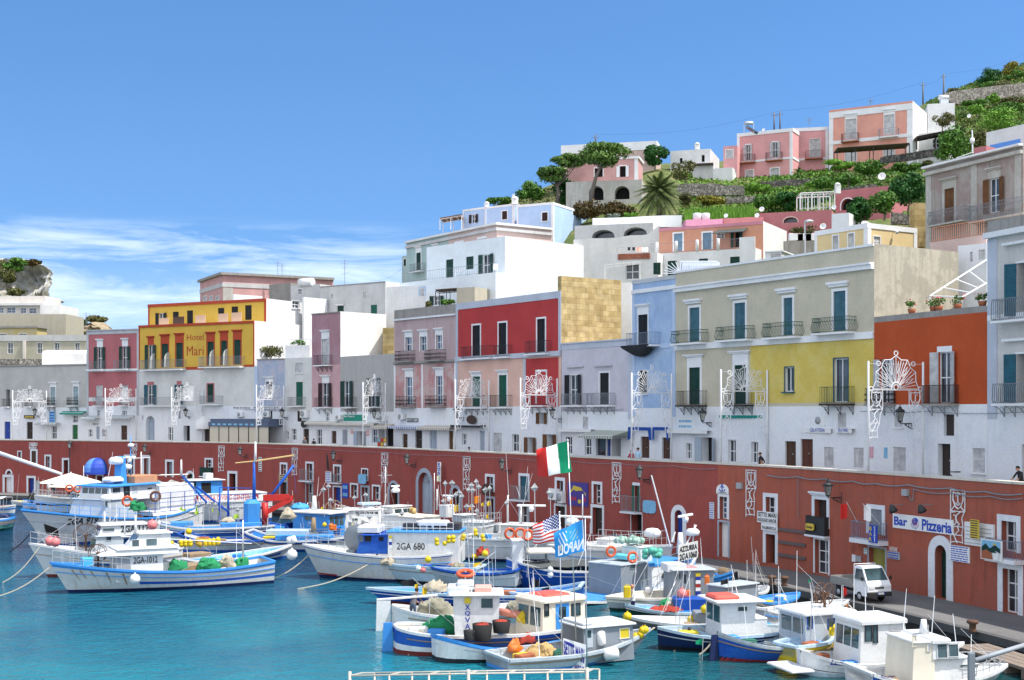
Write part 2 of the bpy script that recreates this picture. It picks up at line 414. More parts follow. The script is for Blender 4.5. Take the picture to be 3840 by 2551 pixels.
def water_mat():
 m,nt,b=_new('sea_water');L=nt.links
 tc=nt.nodes.new('ShaderNodeTexCoord')
 sp=nt.nodes.new('ShaderNodeSeparateXYZ');L.new(tc.outputs['Object'],sp.inputs[0])
 n0=_n(nt,'ShaderNodeTexNoise',Scale=.11,Detail=5.,Distortion=.8);L.new(tc.outputs['Object'],n0.inputs['Vector'])
 yy=_n(nt,'ShaderNodeMapRange');L.new(sp.outputs[1],yy.inputs[0]);yy.inputs[1].default_value=48;yy.inputs[2].default_value=100
 ad=_n(nt,'ShaderNodeMath',operation='MULTIPLY_ADD');L.new(n0.outputs['Fac'],ad.inputs[0]);ad.inputs[1].default_value=1.3;ad.inputs[2].default_value=-.65
 a2=_n(nt,'ShaderNodeMath',operation='ADD');L.new(ad.outputs[0],a2.inputs[0]);L.new(yy.outputs[0],a2.inputs[1])
 c=_ramp(nt,a2.outputs[0],[(0.,(.009,.18,.235)),(.35,(.007,.12,.185)),(.7,(.005,.065,.125)),(1.,(.004,.033,.068))])
 xr=_n(nt,'ShaderNodeMapRange');L.new(sp.outputs[0],xr.inputs[0]);xr.inputs[1].default_value=-2;xr.inputs[2].default_value=13
 c=_mix(nt,xr.outputs[0],c,(.008,.055,.06))
 L.new(c,b.inputs['Base Color']);b.inputs['Roughness'].default_value=.06;b.inputs['IOR'].default_value=1.33
 def nz(scale,det,stretch):
  mp=nt.nodes.new('ShaderNodeMapping');mp.inputs['Scale'].default_value=stretch;mp.inputs['Rotation'].default_value=(0,0,.35);L.new(tc.outputs['Object'],mp.inputs[0])
  n=_n(nt,'ShaderNodeTexNoise',Scale=scale,Detail=det,Roughness=.6,Distortion=.4);L.new(mp.outputs[0],n.inputs['Vector']);return n.outputs['Fac']
 a,d=nz(.9,3.,(1,1.5,1)),nz(3.4,3.,(1,1.3,1))
 mx=_n(nt,'ShaderNodeMath',operation='MULTIPLY_ADD');L.new(d,mx.inputs[0]);mx.inputs[1].default_value=.42;L.new(a,mx.inputs[2])
 _bump(nt,b,mx.outputs[0],1.,.34)
 return m
mb=MB();mb.quad((-900,-60,0),(900,-60,0),(900,1500,0),(-900,1500,0))
struct('sea_water',mb,water_mat())
# walls with openings
def wall_mesh(mb,pl,u0,u1,z0,z1,holes,zones,us=(),d=0.,topf=None):
 eps=1e-4
 U=sorted({u0,u1,*[u for u in us if u0<u<u1],*[b for b in pl.breaks if u0<b<u1],*[h[0]for h in holes],*[h[1]for h in holes]})
 U=[u for u in U if u0-eps<=u<=u1+eps]
 Z=sorted({z0,z1,*[z for z,_ in zones if z0<z<z1],*[h[2]for h in holes],*[h[3]for h in holes]})
 Z=[z for z in Z if z0-eps<=z<=z1+eps]
 def zi(z):
  r=zones[0][1]
  for zz,m in zones:
   if z>=zz:r=m
  return r
 for i in range(len(U)-1):
  if U[i+1]-U[i]<eps:continue
  uc=(U[i]+U[i+1])/2
  for j in range(len(Z)-1):
   if Z[j+1]-Z[j]<eps:continue
   zc=(Z[j]+Z[j+1])/2
   if any(h[0]<uc<h[1]and h[2]<zc<h[3]for h in holes):continue
   mb.mi=zi(zc)
   mb.quad(pl.P(U[i]+1e-5,Z[j],d),pl.P(U[i+1]-1e-5,Z[j],d),pl.P(U[i+1]-1e-5,Z[j+1],d),pl.P(U[i]+1e-5,Z[j+1],d))
 for h in holes:
  a,b,c,e,dep=h[:5];mb.mi=zi((c+e)/2)
  A=[pl.P(a,c,d),pl.P(b,c,d),pl.P(b,e,d),pl.P(a,e,d)]
  n=pl.norm((a+b)/2);B=[p-n*dep for p in A]
  if len(h)>5 and h[5]:
   r=(b-a)/2;zs=e-min(r,(e-c)*.8);k=8
   arc=[((a+b)/2-r*ma.cos(PI*t/k),zs+(e-zs)*ma.sin(PI*t/k))for t in range(k+1)]
   pa=[pl.P(x,z,d)for x,z in arc]
   for t in range(k//2):mb.add([A[3],pa[t],pa[t+1]],[(0,1,2)])
   for t in range(k//2,k):mb.add([A[2],pa[t],pa[t+1]],[(0,1,2)])
   for t in range(k):mb.quad(pa[t],pa[t]-n*dep,pa[t+1]-n*dep,pa[t+1])
   zt=zs
   mb.quad(A[0],B[0],pl.P(a,zt,d)-n*dep,pl.P(a,zt,d));mb.quad(A[1],pl.P(b,zt,d),pl.P(b,zt,d)-n*dep,B[1])
   mb.quad(A[0],A[1],B[1],B[0])
  else:
   for i in range(4):
    mb.quad(A[i],B[i],B[(i+1)%4],A[(i+1)%4])
def pbox(mb,pl,ua,ub,za,zb,d0,d1):
 um=(ua+ub)/2;n=pl.norm(um);A=pl.P(ua,za,0);B=pl.P(ub,za,0)
 return mb.obox(A+n*d0,B-A,n*(d1-d0),Ve((0,0,zb-za)))
WHITE=Pl('white_plaster',(.73,.725,.71),.3,(.5,.48,.44))
WW=Pl('white_plaster_worn',(.80,.82,.85),.42,(.40,.38,.36),(.70,.69,.67))
TRIM=Pl('trim_white',(.80,.80,.80),.12,(.5,.5,.48))
CORN=Pl('cornice_grey',(.52,.53,.55),.5,(.2,.19,.18))
CONC=Pl('weathered_concrete',(.36,.34,.31),.9,(.10,.09,.085),(.26,.24,.22))
GREEN=lv('shutter_dark_green',(.008,.06,.045))
GREEN2=lv('shutter_green',(.01,.14,.09))
TEALS=lv('shutter_teal',(.02,.13,.19))
TEAL2=lv('shutter_blue_green',(.07,.19,.25))
BLACKS=lv('shutter_black',(.012,.014,.018))
BROWN=lv('shutter_dark_brown',(.045,.02,.018))
WOOD=lv('shutter_wood',(.20,.085,.025))
WSHUT=lv('shutter_white',(.72,.72,.72))
PALEB=lv('shutter_pale_blue',(.45,.58,.63))
SASH=Pt('window_white',(.78,.79,.80),.4,.1)
GLASS=glassy('window_glass');GLASSB=glassy('window_glass_blue',(.05,.09,.15))
VOID=Pt('dark_room',(.012,.011,.012),.9,.2)
IR=Pt('iron_black',(.02,.02,.022),.5,.3)
IRONG=Pt('iron_green',(.02,.075,.05),.5,.2)
IL=Pt('iron_grey',(.22,.24,.26),.45,.3)
IRONB=Pt('iron_bluegrey',(.18,.22,.30),.5,.2)
DOORW=Pt('door_brown',(.075,.035,.02),.55,.4)
DOORB=Pt('door_darkbrown',(.035,.022,.018),.6,.4)
DOORG=Pt('door_green',(.012,.13,.04),.5,.3)
DOORBL=Pt('door_blue',(.012,.05,.30),.5,.3)
DOORGR=Pt('door_greyblue',(.36,.42,.50),.6,.3)
TERRA=Pt('terracotta',(.35,.11,.05),.8,.3)
ALU=Pt('aluminium',(.55,.57,.6),.4,.2,metal=.3)
# windows and doors
def leaf_mesh(mb,p,ax,z0,z1,n,th=.04):
 L=ax.length;a=ax/L;b=min(.09,L*.16);H=z1-z0;Z=Ve((0,0,1))
 def bx(x0,x1,y0,y1,t0,t1):mb.obox(p+a*x0+Z*(y0)+n*t0,a*(x1-x0),n*(t1-t0),Z*(y1-y0))
 bx(0,b,0,H,0,th);bx(L-b,L,0,H,0,th)
 bx(b,L-b,0,b,0,th);bx(b,L-b,H-b,H,0,th);bx(b,L-b,H*.52-b/2,H*.52+b/2,0,th)
 bx(b,L-b,b,H*.52-b/2,.005,th*.55);bx(b,L-b,H*.52+b/2,H-b,.005,th*.55)
def sash_mesh(mb,pl,u0,u1,z0,z1,d,cols=2,rows=2,w=.06):
 n=0
 for i in range(cols+1):
  u=u0+(u1-u0-w)*i/cols;pbox(mb,pl,u,u+w,z0,z1,d,d+.05)
 for j in range(rows+1):
  z=z0+(z1-z0-w)*j/rows
  for i in range(cols):
   ua=u0+(u1-u0-w)*i/cols+w;ub=u0+(u1-u0-w)*(i+1)/cols
   pbox(mb,pl,ua,ub,z,z+w,d,d+.045)
def Op(pl,rt,u0,u1,z0,z1,kind='G',mat=None,Fm=0.,fmat=None,head=0.,sill=0.,pname='window',dep=.2,lab=None,hmat=None,rows=2,ajar=None,hgap=0.):
 um=(u0+u1)/2;n=pl.norm(um);dv=pl.dirv(um);Z=Ve((0,0,1));arch=kind in('A','AD','AV','AG')
 fmat=fmat or TRIM;mb=MB();hole=[u0,u1,z0,z1,dep,arch]
 w0,w1=u0,u1
 if kind in('O','OV'):
  q=(u1-u0)/4;w0,w1=u0+q,u1-q;hole[0],hole[1]=w0,w1
 back={'G':VOID,'O':GLASS,'OV':VOID,'W':GLASS,'WB':GLASSB,'D':mat or DOORW,'B':VOID,'A':GLASS,'AD':mat or DOORW,'AV':VOID,'AG':mat or DOORGR,'S':mat or WSHUT,'P':mat or GLASS}[kind]
 if kind in('B','OV','AV'):hole[4]=dep=max(dep,.6)
 pbox(mb,pl,w0-.02,w1+.02,z0-.02,z1+.02,-dep-.04,-dep+.004)
 part=mb.bu(pname,back,rt)
 if lab:part['label']=lab
 if kind=='G':
  m_=(w0+w1)/2
  for a,b in((w0,m_-.006),(m_+.006,w1)):
   s=MB();leaf_mesh(s,pl.P(a,z0)-n*.09,pl.P(b,z0)-pl.P(a,z0),z0,z1,n);s.bu('shutter',mat or GREEN,part)
 if kind in('O','OV'):
  for sgn,hu in((-1,w0),(1,w1)):
   ang=(ajar if ajar is not None else .16)+.05*sgn
   ax=(dv*sgn*ma.cos(ang)+n*ma.sin(ang))*((w1-w0)/2)
   s=MB();leaf_mesh(s,pl.P(hu,z0)+n*.03,ax,z0,z1,n);s.bu('shutter',mat or GREEN,part)
 if kind in('O','W','WB','A'):
  s=MB();sash_mesh(s,pl,w0,w1,z0,z1 if not arch else z1-(u1-u0)*.5,-dep+.006,2,rows);s.bu('sash',SASH,part)
 if kind in('D','AD','AG'):
  s=MB();zt=z1 if not arch else z1-(u1-u0)/2;m_=(u0+u1)/2
  for a,b in((u0,m_-.01),(m_+.01,u1)):
   leaf_mesh(s,pl.P(a,z0)-n*(dep-.008),pl.P(b,z0)-pl.P(a,z0),z0,zt,n,.05)
  s.bu('door_leaf',mat or DOORW,part)
  k=MB();k.ball(pl.P(m_+.12,z0+(zt-z0)*.48)-n*(dep-.09),.04,6);k.bu('handle',ALU,part)
 if kind=='AG':
  s=MB();zt=z1-(u1-u0)/2;pbox(s,pl,u0,u1,zt,zt+.07,-dep+.006,-dep+.07)
  for i in range(1,6):
   a=PI*i/6;r=(u1-u0)/2*.95
   s.tu([pl.P(um,zt+.07)-n*(dep-.03),pl.P(um-r*ma.cos(a),zt+r*ma.sin(a))-n*(dep-.03)],.015,4)
  s.bu('fanlight_bars',IL,part)
 if Fm:
  s=MB();f=Fm;pr=.035
  if arch:
   r=(u1-u0)/2;zs=z1-min(r,(z1-z0)*.8);k=12
   pbox(s,pl,u0-f,u0,z0,zs,0,pr);pbox(s,pl,u1,u1+f,z0,zs,0,pr)
   for t in range(k):
    a0,a1=PI*t/k,PI*(t+1)/k
    def pt(rr,a,hh):return pl.P(um-rr*ma.cos(a),zs+(hh)*ma.sin(a),pr)
    h_=z1-zs
    A=[pt(r,a0,h_),pt(r,a1,h_),pt(r+f,a1,h_+f),pt(r+f,a0,h_+f)]
    s.prism(A,-n*pr)
  else:
   pbox(s,pl,w0-f,w0,z0,z1,0,pr);pbox(s,pl,w1,w1+f,z0,z1,0,pr);pbox(s,pl,w0-f,w1+f,z1,z1+f+hgap,0,pr)
  s.bu('frame',fmat,part)
 if head:
  s=MB();ht=z1+Fm+hgap;e=head
  pbox(s,pl,w0-Fm-e,w1+Fm+e,ht+.10,ht+.20,0,.24);pbox(s,pl,w0-Fm-e*.6,w1+Fm+e*.6,ht+.003,ht+.097,0,.14)
  s.bu('lintel',hmat or fmat,part)
 if sill:
  s=MB();pbox(s,pl,w0-.12,w1+.12,z0-.09,z0-.002,-.02,sill);s.bu('sill',fmat,part)
 return tuple(hole)
def Ra(rt,pl,u0,u1,z0,h,prot,mat,style='bar',pitch=.14,name='railing',slab=None,slabt=.12,bk_=None,left=1,right=1,legs=0):
 n=pl.norm((u0+u1)/2);part=None
 if slab is not None:
  s=MB();pbox(s,pl,u0-.05,u1+.05,z0-slabt,z0,0,prot+.06);part=s.bu('balcony',slab,rt)
 r=MB();rr=.017
 def path(t):
  W=u1-u0
  if t<prot:return pl.P(u0,0,t),-pl.dirv(u0)
  if t<prot+W:return pl.P(u0+t-prot,0,prot),n
  return pl.P(u1,0,2*prot+W-t),pl.dirv(u1)
 T=2*prot+(u1-u0);N=max(4,int(T/pitch))
 a=prot if not left else 0.;bnd=T if right else T-prot
 def up(z):return Ve((0,0,z))
 for i in range(N+1):
  t=a+(bnd-a)*i/N;p,o=path(t)
  if style=='curvy':r.tu([p+up(z0+.03),p+o*.02+up(z0+h*.1),p+o*.16+up(z0+h*.33),p+o*.05+up(z0+h*.6),p+up(z0+h*.72),p+up(z0+h)],rr*.9,4,cap=0)
  elif style=='wavy':r.tu([p+up(z0+.03)]+[p+o*(.02+.10*ma.sin(k*1.3)**2)+pl.dirv(u0)*.035*ma.sin(k*2.2)+up(z0+h*k/6)for k in range(1,6)]+[p+up(z0+h)],rr*.9,4,cap=0)
  elif style=='scroll':
   r.tu([p+up(z0),p+up(z0+h)],rr*.9,4,cap=0)
   for zz in(.25,.6):r.torus(p+up(z0+h*zz),pitch*.42,.016,o,8,4)
  elif style=='solid':pass
  else:r.tu([p+up(z0),p+up(z0+h)],rr*.8,4,cap=0)
 cs=[t for t in(a,prot,prot+u1-u0,bnd)if a<=t<=bnd];cs=sorted(set(cs))
 for z in(z0+h,z0+.08)+((z0+h*.75,)if style=='curvy' else()):
  pts=[]
  for t in cs:pts.append(path(min(t,T-1e-6))[0]+up(z))
  r.tu(pts,.024 if z>z0+.3 else .017,4)
 if style=='solid':
  pts=[path(min(t,T-1e-6))[0]for t in cs]
  for p,q in zip(pts,pts[1:]):r.quad(p+up(z0),q+up(z0),q+up(z0+h),p+up(z0+h))
 r.bu(name,mat,part or rt)
 if bk_:
  b=MB();W=u1-u0;k=max(2,int(W/.8)+1)
  for i in range(k):
   u=u0+.08+(W-.16)*i/(k-1);p=pl.P(u,0)
   b.tu([p+up(z0-slabt-.03)+n*prot*.95,p+n*prot*.55+up(z0-slabt-.12),p+n*.12+up(z0-slabt-.42),p+n*.02+up(z0-slabt-.6)],.022,4)
   b.tu([p+n*.02+up(z0-slabt-.03),p+n*.02+up(z0-slabt-.6)],.02,4)
   b.torus(p+n*.22+up(z0-slabt-.2),.12,.014,pl.dirv(u),8,4)
  b.bu('bracket',bk_,part or rt)
 return part
class House:
 def __init__(s,name,lb,pl,z0,z1,back=12.,wall=None,cat='house',group=None,gable=None,gable_len=None,base=None,zones=None,backwall=1):
  s.pl,s.z0,s.z1,s.back=pl,z0,z1,back
  s.rt=Em(name,pl.P(pl.L/2,z0),lb,cat,group)
  s.mats=[];s.holes=[];s.gholes=[];s.zones=[];s.gmat=gable;s.wallm=wall or WHITE
  s.zn=zones or[(z0,s.wallm)];s.extra_u=[]
  a=pl.P(pl.L,0);b=a-pl.norm()*back;s.gp=Plane((a.x,a.y),(b.x,b.y))
  a2=pl.P(0,0)-pl.norm()*back;a3=pl.P(0,0);s.lp=Plane((a2.x,a2.y),(a3.x,a3.y))
 def w(s,c,x0,y0,x1,y1,kind='G',mat=None,g=0,**kw):
  pl=s.gp if g else s.pl
  X0,Y0=px(c,x0,y0);X1,Y1=px(c,x1,y1);xm=(X0+X1)/2
  u0,u1=pl.u_of(X0),pl.u_of(X1);z1,z0=pl.z_of(xm,Y0),pl.z_of(xm,Y1)
  if u0>u1:u0,u1=u1,u0
  z0=max(z0,s.z0+.02)
  h=Op(pl,s.rt,u0,u1,z0,z1,kind,mat,**kw)
  (s.gholes if g else s.holes).append(h);return u0,u1,z0,z1
 def Bc(s,c,x0,y0,x1,y1,mat=None,prot=.75,style='bar',slab=None,bk_=None,pitch=.14,g=0,**kw):
  pl=s.gp if g else s.pl
  X0,Y0=px(c,x0,y0);X1,Y1=px(c,x1,y1)
  n=pl.norm();o=Plane((pl.P(0,0)+n*prot).xy,(pl.P(pl.L,0)+n*prot).xy)
  u0=o.u_of(X0);u1=pl.u_of(X1)
  if u1-u0<.8:m_=(u0+u1)/2;u0,u1=m_-.5,m_+.5
  xm=(X0+X1)/2;z1,z0=o.z_of(xm,Y0),o.z_of(xm,Y1)
  return Ra(s.rt,pl,u0,u1,z0,min(1.15,max(.7,z1-z0)),prot,mat or IR,style,pitch,slab=slab or TRIM,bk_=bk_,**kw)
 def zc(s,c,x,y,g=0):
  X,Y=px(c,x,y);return(s.gp if g else s.pl).z_of(X,Y)
 def band(s,z,h,prot=.15,mat=None,name='cornice',u0=0.,u1=None,gable=0):
  mb=MB();pbox(mb,s.pl,u0,s.pl.L if u1 is None else u1,z,z+h,0.,prot)
  if gable:pbox(mb,s.gp,-prot,s.gp.L,z,z+h,0.,prot)
  return mb.bu(name,mat or TRIM,s.rt)
 def Sr(s,u0,u1,z0,z1,mat,name='pilaster',prot=.045):
  mb=MB();pbox(mb,s.pl,u0,u1,z0,z1,0.,prot);return mb.bu(name,mat,s.rt)
 def fi(s,roof=1,leftwall=1):
  mats=[]
  def mi(m):
   if m not in mats:mats.append(m)
   return mats.index(m)
  zs=[(z,mi(m))for z,m in s.zn]
  mb=MB();wall_mesh(mb,s.pl,0,s.pl.L,s.z0,s.z1,s.holes,zs)
  gz=[(s.z0,mi(s.gmat))]if s.gmat else zs
  wall_mesh(mb,s.gp,0,s.gp.L,s.z0,s.z1,s.gholes,gz)
  wall_mesh(mb,s.lp,0,s.lp.L,s.z0,s.z1,[],gz if s.gmat else zs)
  mb.mi=gz[0][1]if s.gmat else zs[-1][1]
  A=[s.lp.P(0,s.z0),s.gp.P(s.gp.L,s.z0)]
  mb.quad(A[1],A[0],A[0]+Ve((0,0,s.z1-s.z0)),A[1]+Ve((0,0,s.z1-s.z0)))
  zt=s.z1-.004
  mb.quad(s.pl.P(0,zt),s.pl.P(s.pl.L,zt),s.gp.P(s.gp.L,zt),s.lp.P(0,zt))
  s.wall=mb.bu('wall',mats,s.rt);return s
def fplane(sx0,sx1,off=0.):
 C=FAC if not off else WALL.offset(-5.-off)
 a=C.P(C.u_of(sx0),0);b=C.P(C.u_of(sx1),0);return Plane(a.xy,b.xy)
def Fo(name,lb,c0,x0,c1,x1,top,back=11.,wall=None,low=None,lowz=10.2,off=0.,zones=None,to=None,**kw):
 pl=fplane(sxc(c0,x0),sxc(c1,x1),off)
 if to:
  c=pl.P(pl.L,0);t=Plane(c.xy,c.xy-pl.n).u_of(sxc(*to));back=min(26,max(5,t))
 z1=pl.z_of(*px(*top))
 zn=[(ZP,low or WW)]
 for p,m in(zones or[(lowz,wall)]):zn.append((pl.z_of(*px(*p))if isinstance(p,tuple)else p,m))
 return House(name,lb,pl,ZP,z1,back,wall,zones=zn,**kw)
def Uo(name,lb,corner,left,right,base,Yc,ang=None,wall=None,top=None,cat='house',gable=None,zones=None,**kw):
 X,Yt=px(*corner);c=at(X,Yt,Yc);z1=c.z
 z0=base if isinstance(base,(int,float))else at(X,px(base[0],0,base[1])[1],Yc).z
 a=ma.radians(ang);d=Ve((ma.cos(a),-ma.sin(a)))
 far=Plane(c.xy-d*1.,c.xy);ul=far.u_of(sxc(*left));A=far.P(ul,0)
 pl=Plane(A.xy,c.xy);gp=Plane(c.xy,c.xy+Ve((-pl.n.x,-pl.n.y)))
 back=gp.u_of(sxc(*right))if right else 8.
 if back<1 or back>40:back=10.
 return House(name,lb,pl,z0,z1,back,wall,cat=cat,gable=gable,zones=([(z0,zones[0])]+[((pl.z_of(*px(*p))if isinstance(p,tuple)else p),m)for p,m in zones[1:]])if zones else None,**kw)
P_GREY=Pl('render_pale_grey',(.50,.485,.46),.25,(.3,.28,.26))
P_PINK=Pl('render_dusty_rose',(.46,.155,.165),.25,(.32,.12,.12))
P_YEL=Pl('render_ochre_yellow',(.68,.43,.075),.1,(.5,.32,.08))
P_REDT=Pl('trim_red',(.46,.075,.035),.15)
P_CREAMW=Pl('render_off_white',(.66,.65,.62),.3,(.4,.38,.35))
P_BLUEP=Pl('render_powder_blue',(.47,.57,.74),.15)
P_BLUEF=Pl('render_faded_blue',(.40,.46,.58),.85,(.24,.25,.28),(.48,.45,.50))
P_PINKT=Pl('render_old_pink',(.42,.23,.26),.6,(.24,.13,.15),(.38,.26,.28))
P_PINKL=Pl('render_pale_pink',(.58,.36,.37),.5,(.3,.2,.2))
P_OLDG=Pl('render_grey_worn',(.48,.465,.45),.9,(.22,.20,.19),(.40,.38,.36))
P_PINKW=Pl('render_pink_worn',(.52,.385,.38),.75,(.22,.17,.16),(.44,.33,.33))
P_PINKS=Pl('render_pink_stained',(.58,.30,.29),1.,(.20,.10,.095),(.52,.40,.38))
P_RED=Pl('render_crimson',(.46,.055,.055),.2,(.32,.05,.05))
P_PEACH=Pl('render_peach',(.72,.46,.37),.2,(.5,.36,.3))
P_LAV=Pl('render_lavender',(.57,.54,.59),.25,(.4,.38,.42))
P_LBLUE=Pl('render_light_blue',(.36,.49,.70),.6,(.17,.24,.34),(.42,.52,.66))
P_BEIGE=Pl('render_beige',(.56,.505,.385),.22,(.36,.34,.27))
P_YELL=Pl('render_lemon',(.66,.505,.12),.3,(.50,.42,.16),(.62,.54,.22))
P_ORANGE=Pl('render_orange',(.47,.085,.028),.15,(.36,.07,.03))
P_CREAM=Pl('render_cream_grey',(.58,.56,.53),.3,(.38,.36,.34))
TUFF=sn('tuff_blocks',(.55,.43,.22),(.41,.30,.13),(.24,.18,.085),.9,.8,.42)
OLDST=Pl('scabbed_render',(.52,.47,.37),1.,(.22,.20,.17),(.33,.30,.24))
BORD=Pl('border_blue_grey',(.50,.53,.60),.2)
SCREENP=Pt('screen_peach',(.62,.40,.27),.7,.1)
SCREENG=Pt('screen_grey',(.42,.44,.43),.6,.15)
h=Fo('town_house','long plain pale grey house with iron balconies at the left end of the row','A0',-260,'A0',797,('A0',400,1147),9,P_GREY,zones=[(('A0',400,1540),P_GREY)])
h.w('A0',55,1375,90,1525,'B',dep=.3);h.Bc('A0',25,1462,85,1532,IR,.5)
h.w('A0',243,1365,300,1490,'W');h.Bc('A0',222,1470,300,1530,IR,.5)
h.w('A0',465,1352,510,1520,'G',PALEB,Fm=.1,head=.15,hgap=.3);h.Bc('A0',412,1450,512,1524,IR,.7,'scroll',bk_=IR)
h.w('A0',675,1347,722,1518,'G',PALEB,Fm=.1,head=.15,hgap=.3);h.Bc('A0',612,1450,722,1522,IR,.7,'scroll',bk_=IR)
h.w('B0',245,448,300,604,'D',DOORB);h.w('B0',40,445,95,604,'D',DOORBL);h.w('B0',475,485,520,604,'W')
h.w('B0',665,475,714,606,'D',DOORG);h.w('B0',668,385,714,455,'W');h.w('B0',-120,400,-60,600,'D',DOORW)
h.band(h.z1-.16,.16,.12,CONC);h.fi()
h=Fo('town_house','dusty rose two storey house with grey trim left of the yellow hotel','A0',797,'A0',1277,('A0',1040,822),11,P_PINK,zones=[(('A0',1040,1527),P_PINK),(('A0',1040,1483),WHITE),(('A0',1040,1447),P_PINK),(('A0',1040,1210),TRIM),(('A0',1040,1188),P_PINK)])
for a,b,c,d in((868,985,970,1190),(1098,978,1200,1185)):h.w('A0',a,b,c,d,'O',GREEN,Fm=.03,hgap=.75,head=.12)
h.Bc('A0',815,1118,970,1192,IL,.7);h.Bc('A0',1040,1108,1200,1186,IL,.7)
h.w('A0',882,1337,945,1515,'G',WSHUT);h.w('A0',1112,1335,1178,1510,'G',WSHUT)
h.Bc('A0',850,1440,960,1522,IL,.6);h.Bc('A0',1085,1440,1180,1520,IL,.6)
h.w('B0',890,335,920,390,'W');h.w('B0',1122,345,1165,385,'W');h.w('B0',1112,480,1168,612,'D',DOORW);h.w('B0',885,490,915,606,'D',DOORGR)
h.w('B0',815,515,850,585,'W',Fm=.08);h.w('B0',940,515,978,585,'W',Fm=.08)
h.band(h.z1-.55,.45,.06,CORN);h.band(h.z1-.12,.12,.2,CORN);h.band(h.zc('A0',1040,1203),.22,.18,TRIM)
h.Sr(0,.3,ZP+3.9,h.z1-.55,CORN);h.Sr(h.pl.L-.3,h.pl.L,ZP+3.9,h.z1-.55,CORN);h.fi()
h=Fo('hotel','ochre yellow hotel with red trim and painted lettering','A0',1277,'A0',2338,('A0',1800,765),13,P_YEL,gable=WHITE,to=('A1',436),zones=[(('A0',1800,1525),P_CREAMW),(('A0',1800,1178),P_YEL)])
for a,b,c,d in((1485,955,1547,1172),(1617,946,1680,1168),(1905,936,1966,1155),(2030,926,2087,1150),(2150,918,2212,1146)):
 h.w('A0',a,b,c,d,'G',GREEN,Fm=.14,fmat=P_REDT,hgap=.8,head=.1)
h.w('A0',1335,965,1437,1184,'O',GREEN,Fm=.04,fmat=P_REDT,hgap=.8,head=.1)
h.Bc('A0',1280,1102,1710,1190,IL,.9,slab=TRIM,bk_=None);h.Bc('A0',1822,1072,2245,1165,IL,.9,slab=TRIM)
for a,b,c,d in((1400,1040,1450,1185),(1527,1032,1580,1172),(1942,1008,1992,1160),(2067,1000,2117,1152)):
 pl=h.pl;u=pl.u_of(sxc('A0',(a+c)/2));z0=h.zc('A0',a,d);z1=h.zc('A0',a,b);n=pl.norm();mb=MB()
 P0=pl.P(u,z0);H=z1-z0
 ps=[P0,P0+n*.85]+[P0+n*.85*ma.cos(t*PI/12)+Ve((0,0,H*.45+H*.55*ma.sin(t*PI/12)))for t in range(1,7)]
 mb.prism(ps,pl.dirv()*.05);mb.bu('balcony_screen',SCREENG,h.rt)
h.w('A0',1330,1333,1440,1512,'O',TEALS,Fm=.03,hgap=.35,fmat=P_PINK);h.w('A0',1608,1330,1685,1510,'O',TEALS,Fm=.03,hgap=.4,fmat=P_PINK);h.w('A0',1905,1325,1962,1495,'G',GREEN,Fm=.12,fmat=P_PINK)
h.Bc('A0',1285,1448,1700,1522,IL,.8);h.Bc('A0',1832,1435,2048,1510,IL,.8)
h.w('B0',1340,392,1420,616,'AD',DOORGR,dep=.5);h.w('B0',1635,345,1662,422,'W');h.w('B0',1686,482,1744,622,'B');h.w('B0',1878,503,1946,626,'D',DOORB)
h.w('B0',1303,390,1320,430,'W');h.w('B0',1545,495,1590,618,'W')
mb=MB()
z=h.zc('A0',1795,922);u=h.pl.u_of(sxc('A0',1717));w_=h.pl.u_of(sxc('A0',1872))-u
pt_(mb,'Hotel',h.pl.P(u,z,.012),h.pl.dirv()*w_,(0,0,h.zc('A0',1795,866)-z))
z=h.zc('A0',1795,1062);pt_(mb,'Mari',h.pl.P(u,z,.012),h.pl.dirv()*w_,(0,0,h.zc('A0',1795,975)-z));mb.bu('painted_lettering',P_REDT,h.rt)
h.band(h.z1-.28,.28,.12,P_REDT);h.Sr(0,.16,h.zc('A0',1280,1200),h.z1-.28,P_REDT);h.Sr(h.pl.L-.16,h.pl.L,h.zc('A0',2335,1160),h.z1-.28,P_REDT)
h.Sr(h.pl.u_of(sxc('A0',1708)),h.pl.u_of(sxc('A0',1872)),h.zc('A0',1790,1192),h.zc('A0',1790,1166),P_REDT,'trim_band');h.Sr(h.pl.u_of(sxc('A0',2245)),h.pl.L-.17,h.zc('A0',2290,1165),h.zc('A0',2290,1146),P_REDT,'trim_band')
hot=h;h.fi()
pl=fplane(sxc('A0',1362),sxc('A1',95),2.6);z1=pl.z_of(*px('A0',1860,568))
t=House('hotel_penthouse','set back top floor of the yellow hotel with peach balcony screens',pl,hot.z1-.4,z1,max(5,Plane(pl.P(pl.L,0).xy,pl.P(pl.L,0).xy-pl.n).u_of(sxc('A1',440))),P_YEL,cat='house',gable=WHITE)
for a,b,c,d in((1588,660,1642,782),(1718,648,1773,772),(2003,625,2060,748),(2127,612,2187,742),(2252,600,2312,735)):t.w('A0',a,b,c,d,'G',BLACKS)
t.w('A0',1433,672,1535,790,'O',BLACKS)
for a,b,c,d in((1460,720,1546,788),(1590,708,1690,780),(1796,694,1886,766),(2004,679,2092,750),(2127,669,2218,742)):
 o=Plane((t.pl.P(0,0)+t.pl.norm()*1.4).xy,(t.pl.P(t.pl.L,0)+t.pl.norm()*1.4).xy);u0,u1=o.u_of(sxc('A0',a)),o.u_of(sxc('A0',c));zz1,zz0=o.z_of(*px('A0',a,b)),hot.z1+.02
 mb=MB();pbox(mb,o,u0,u1,zz0,max(zz1,zz0+.7),-.05,0);mb.bu('balcony_screen',SCREENP if a!=1590 else DOORW,t.rt)
t.band(z1-.34,.34,.12,P_REDT,gable=0);t.Sr(0,.2,t.z0,z1-.34,P_REDT);t.Sr(t.pl.L-.3,t.pl.L,t.z0,z1-.34,P_REDT)
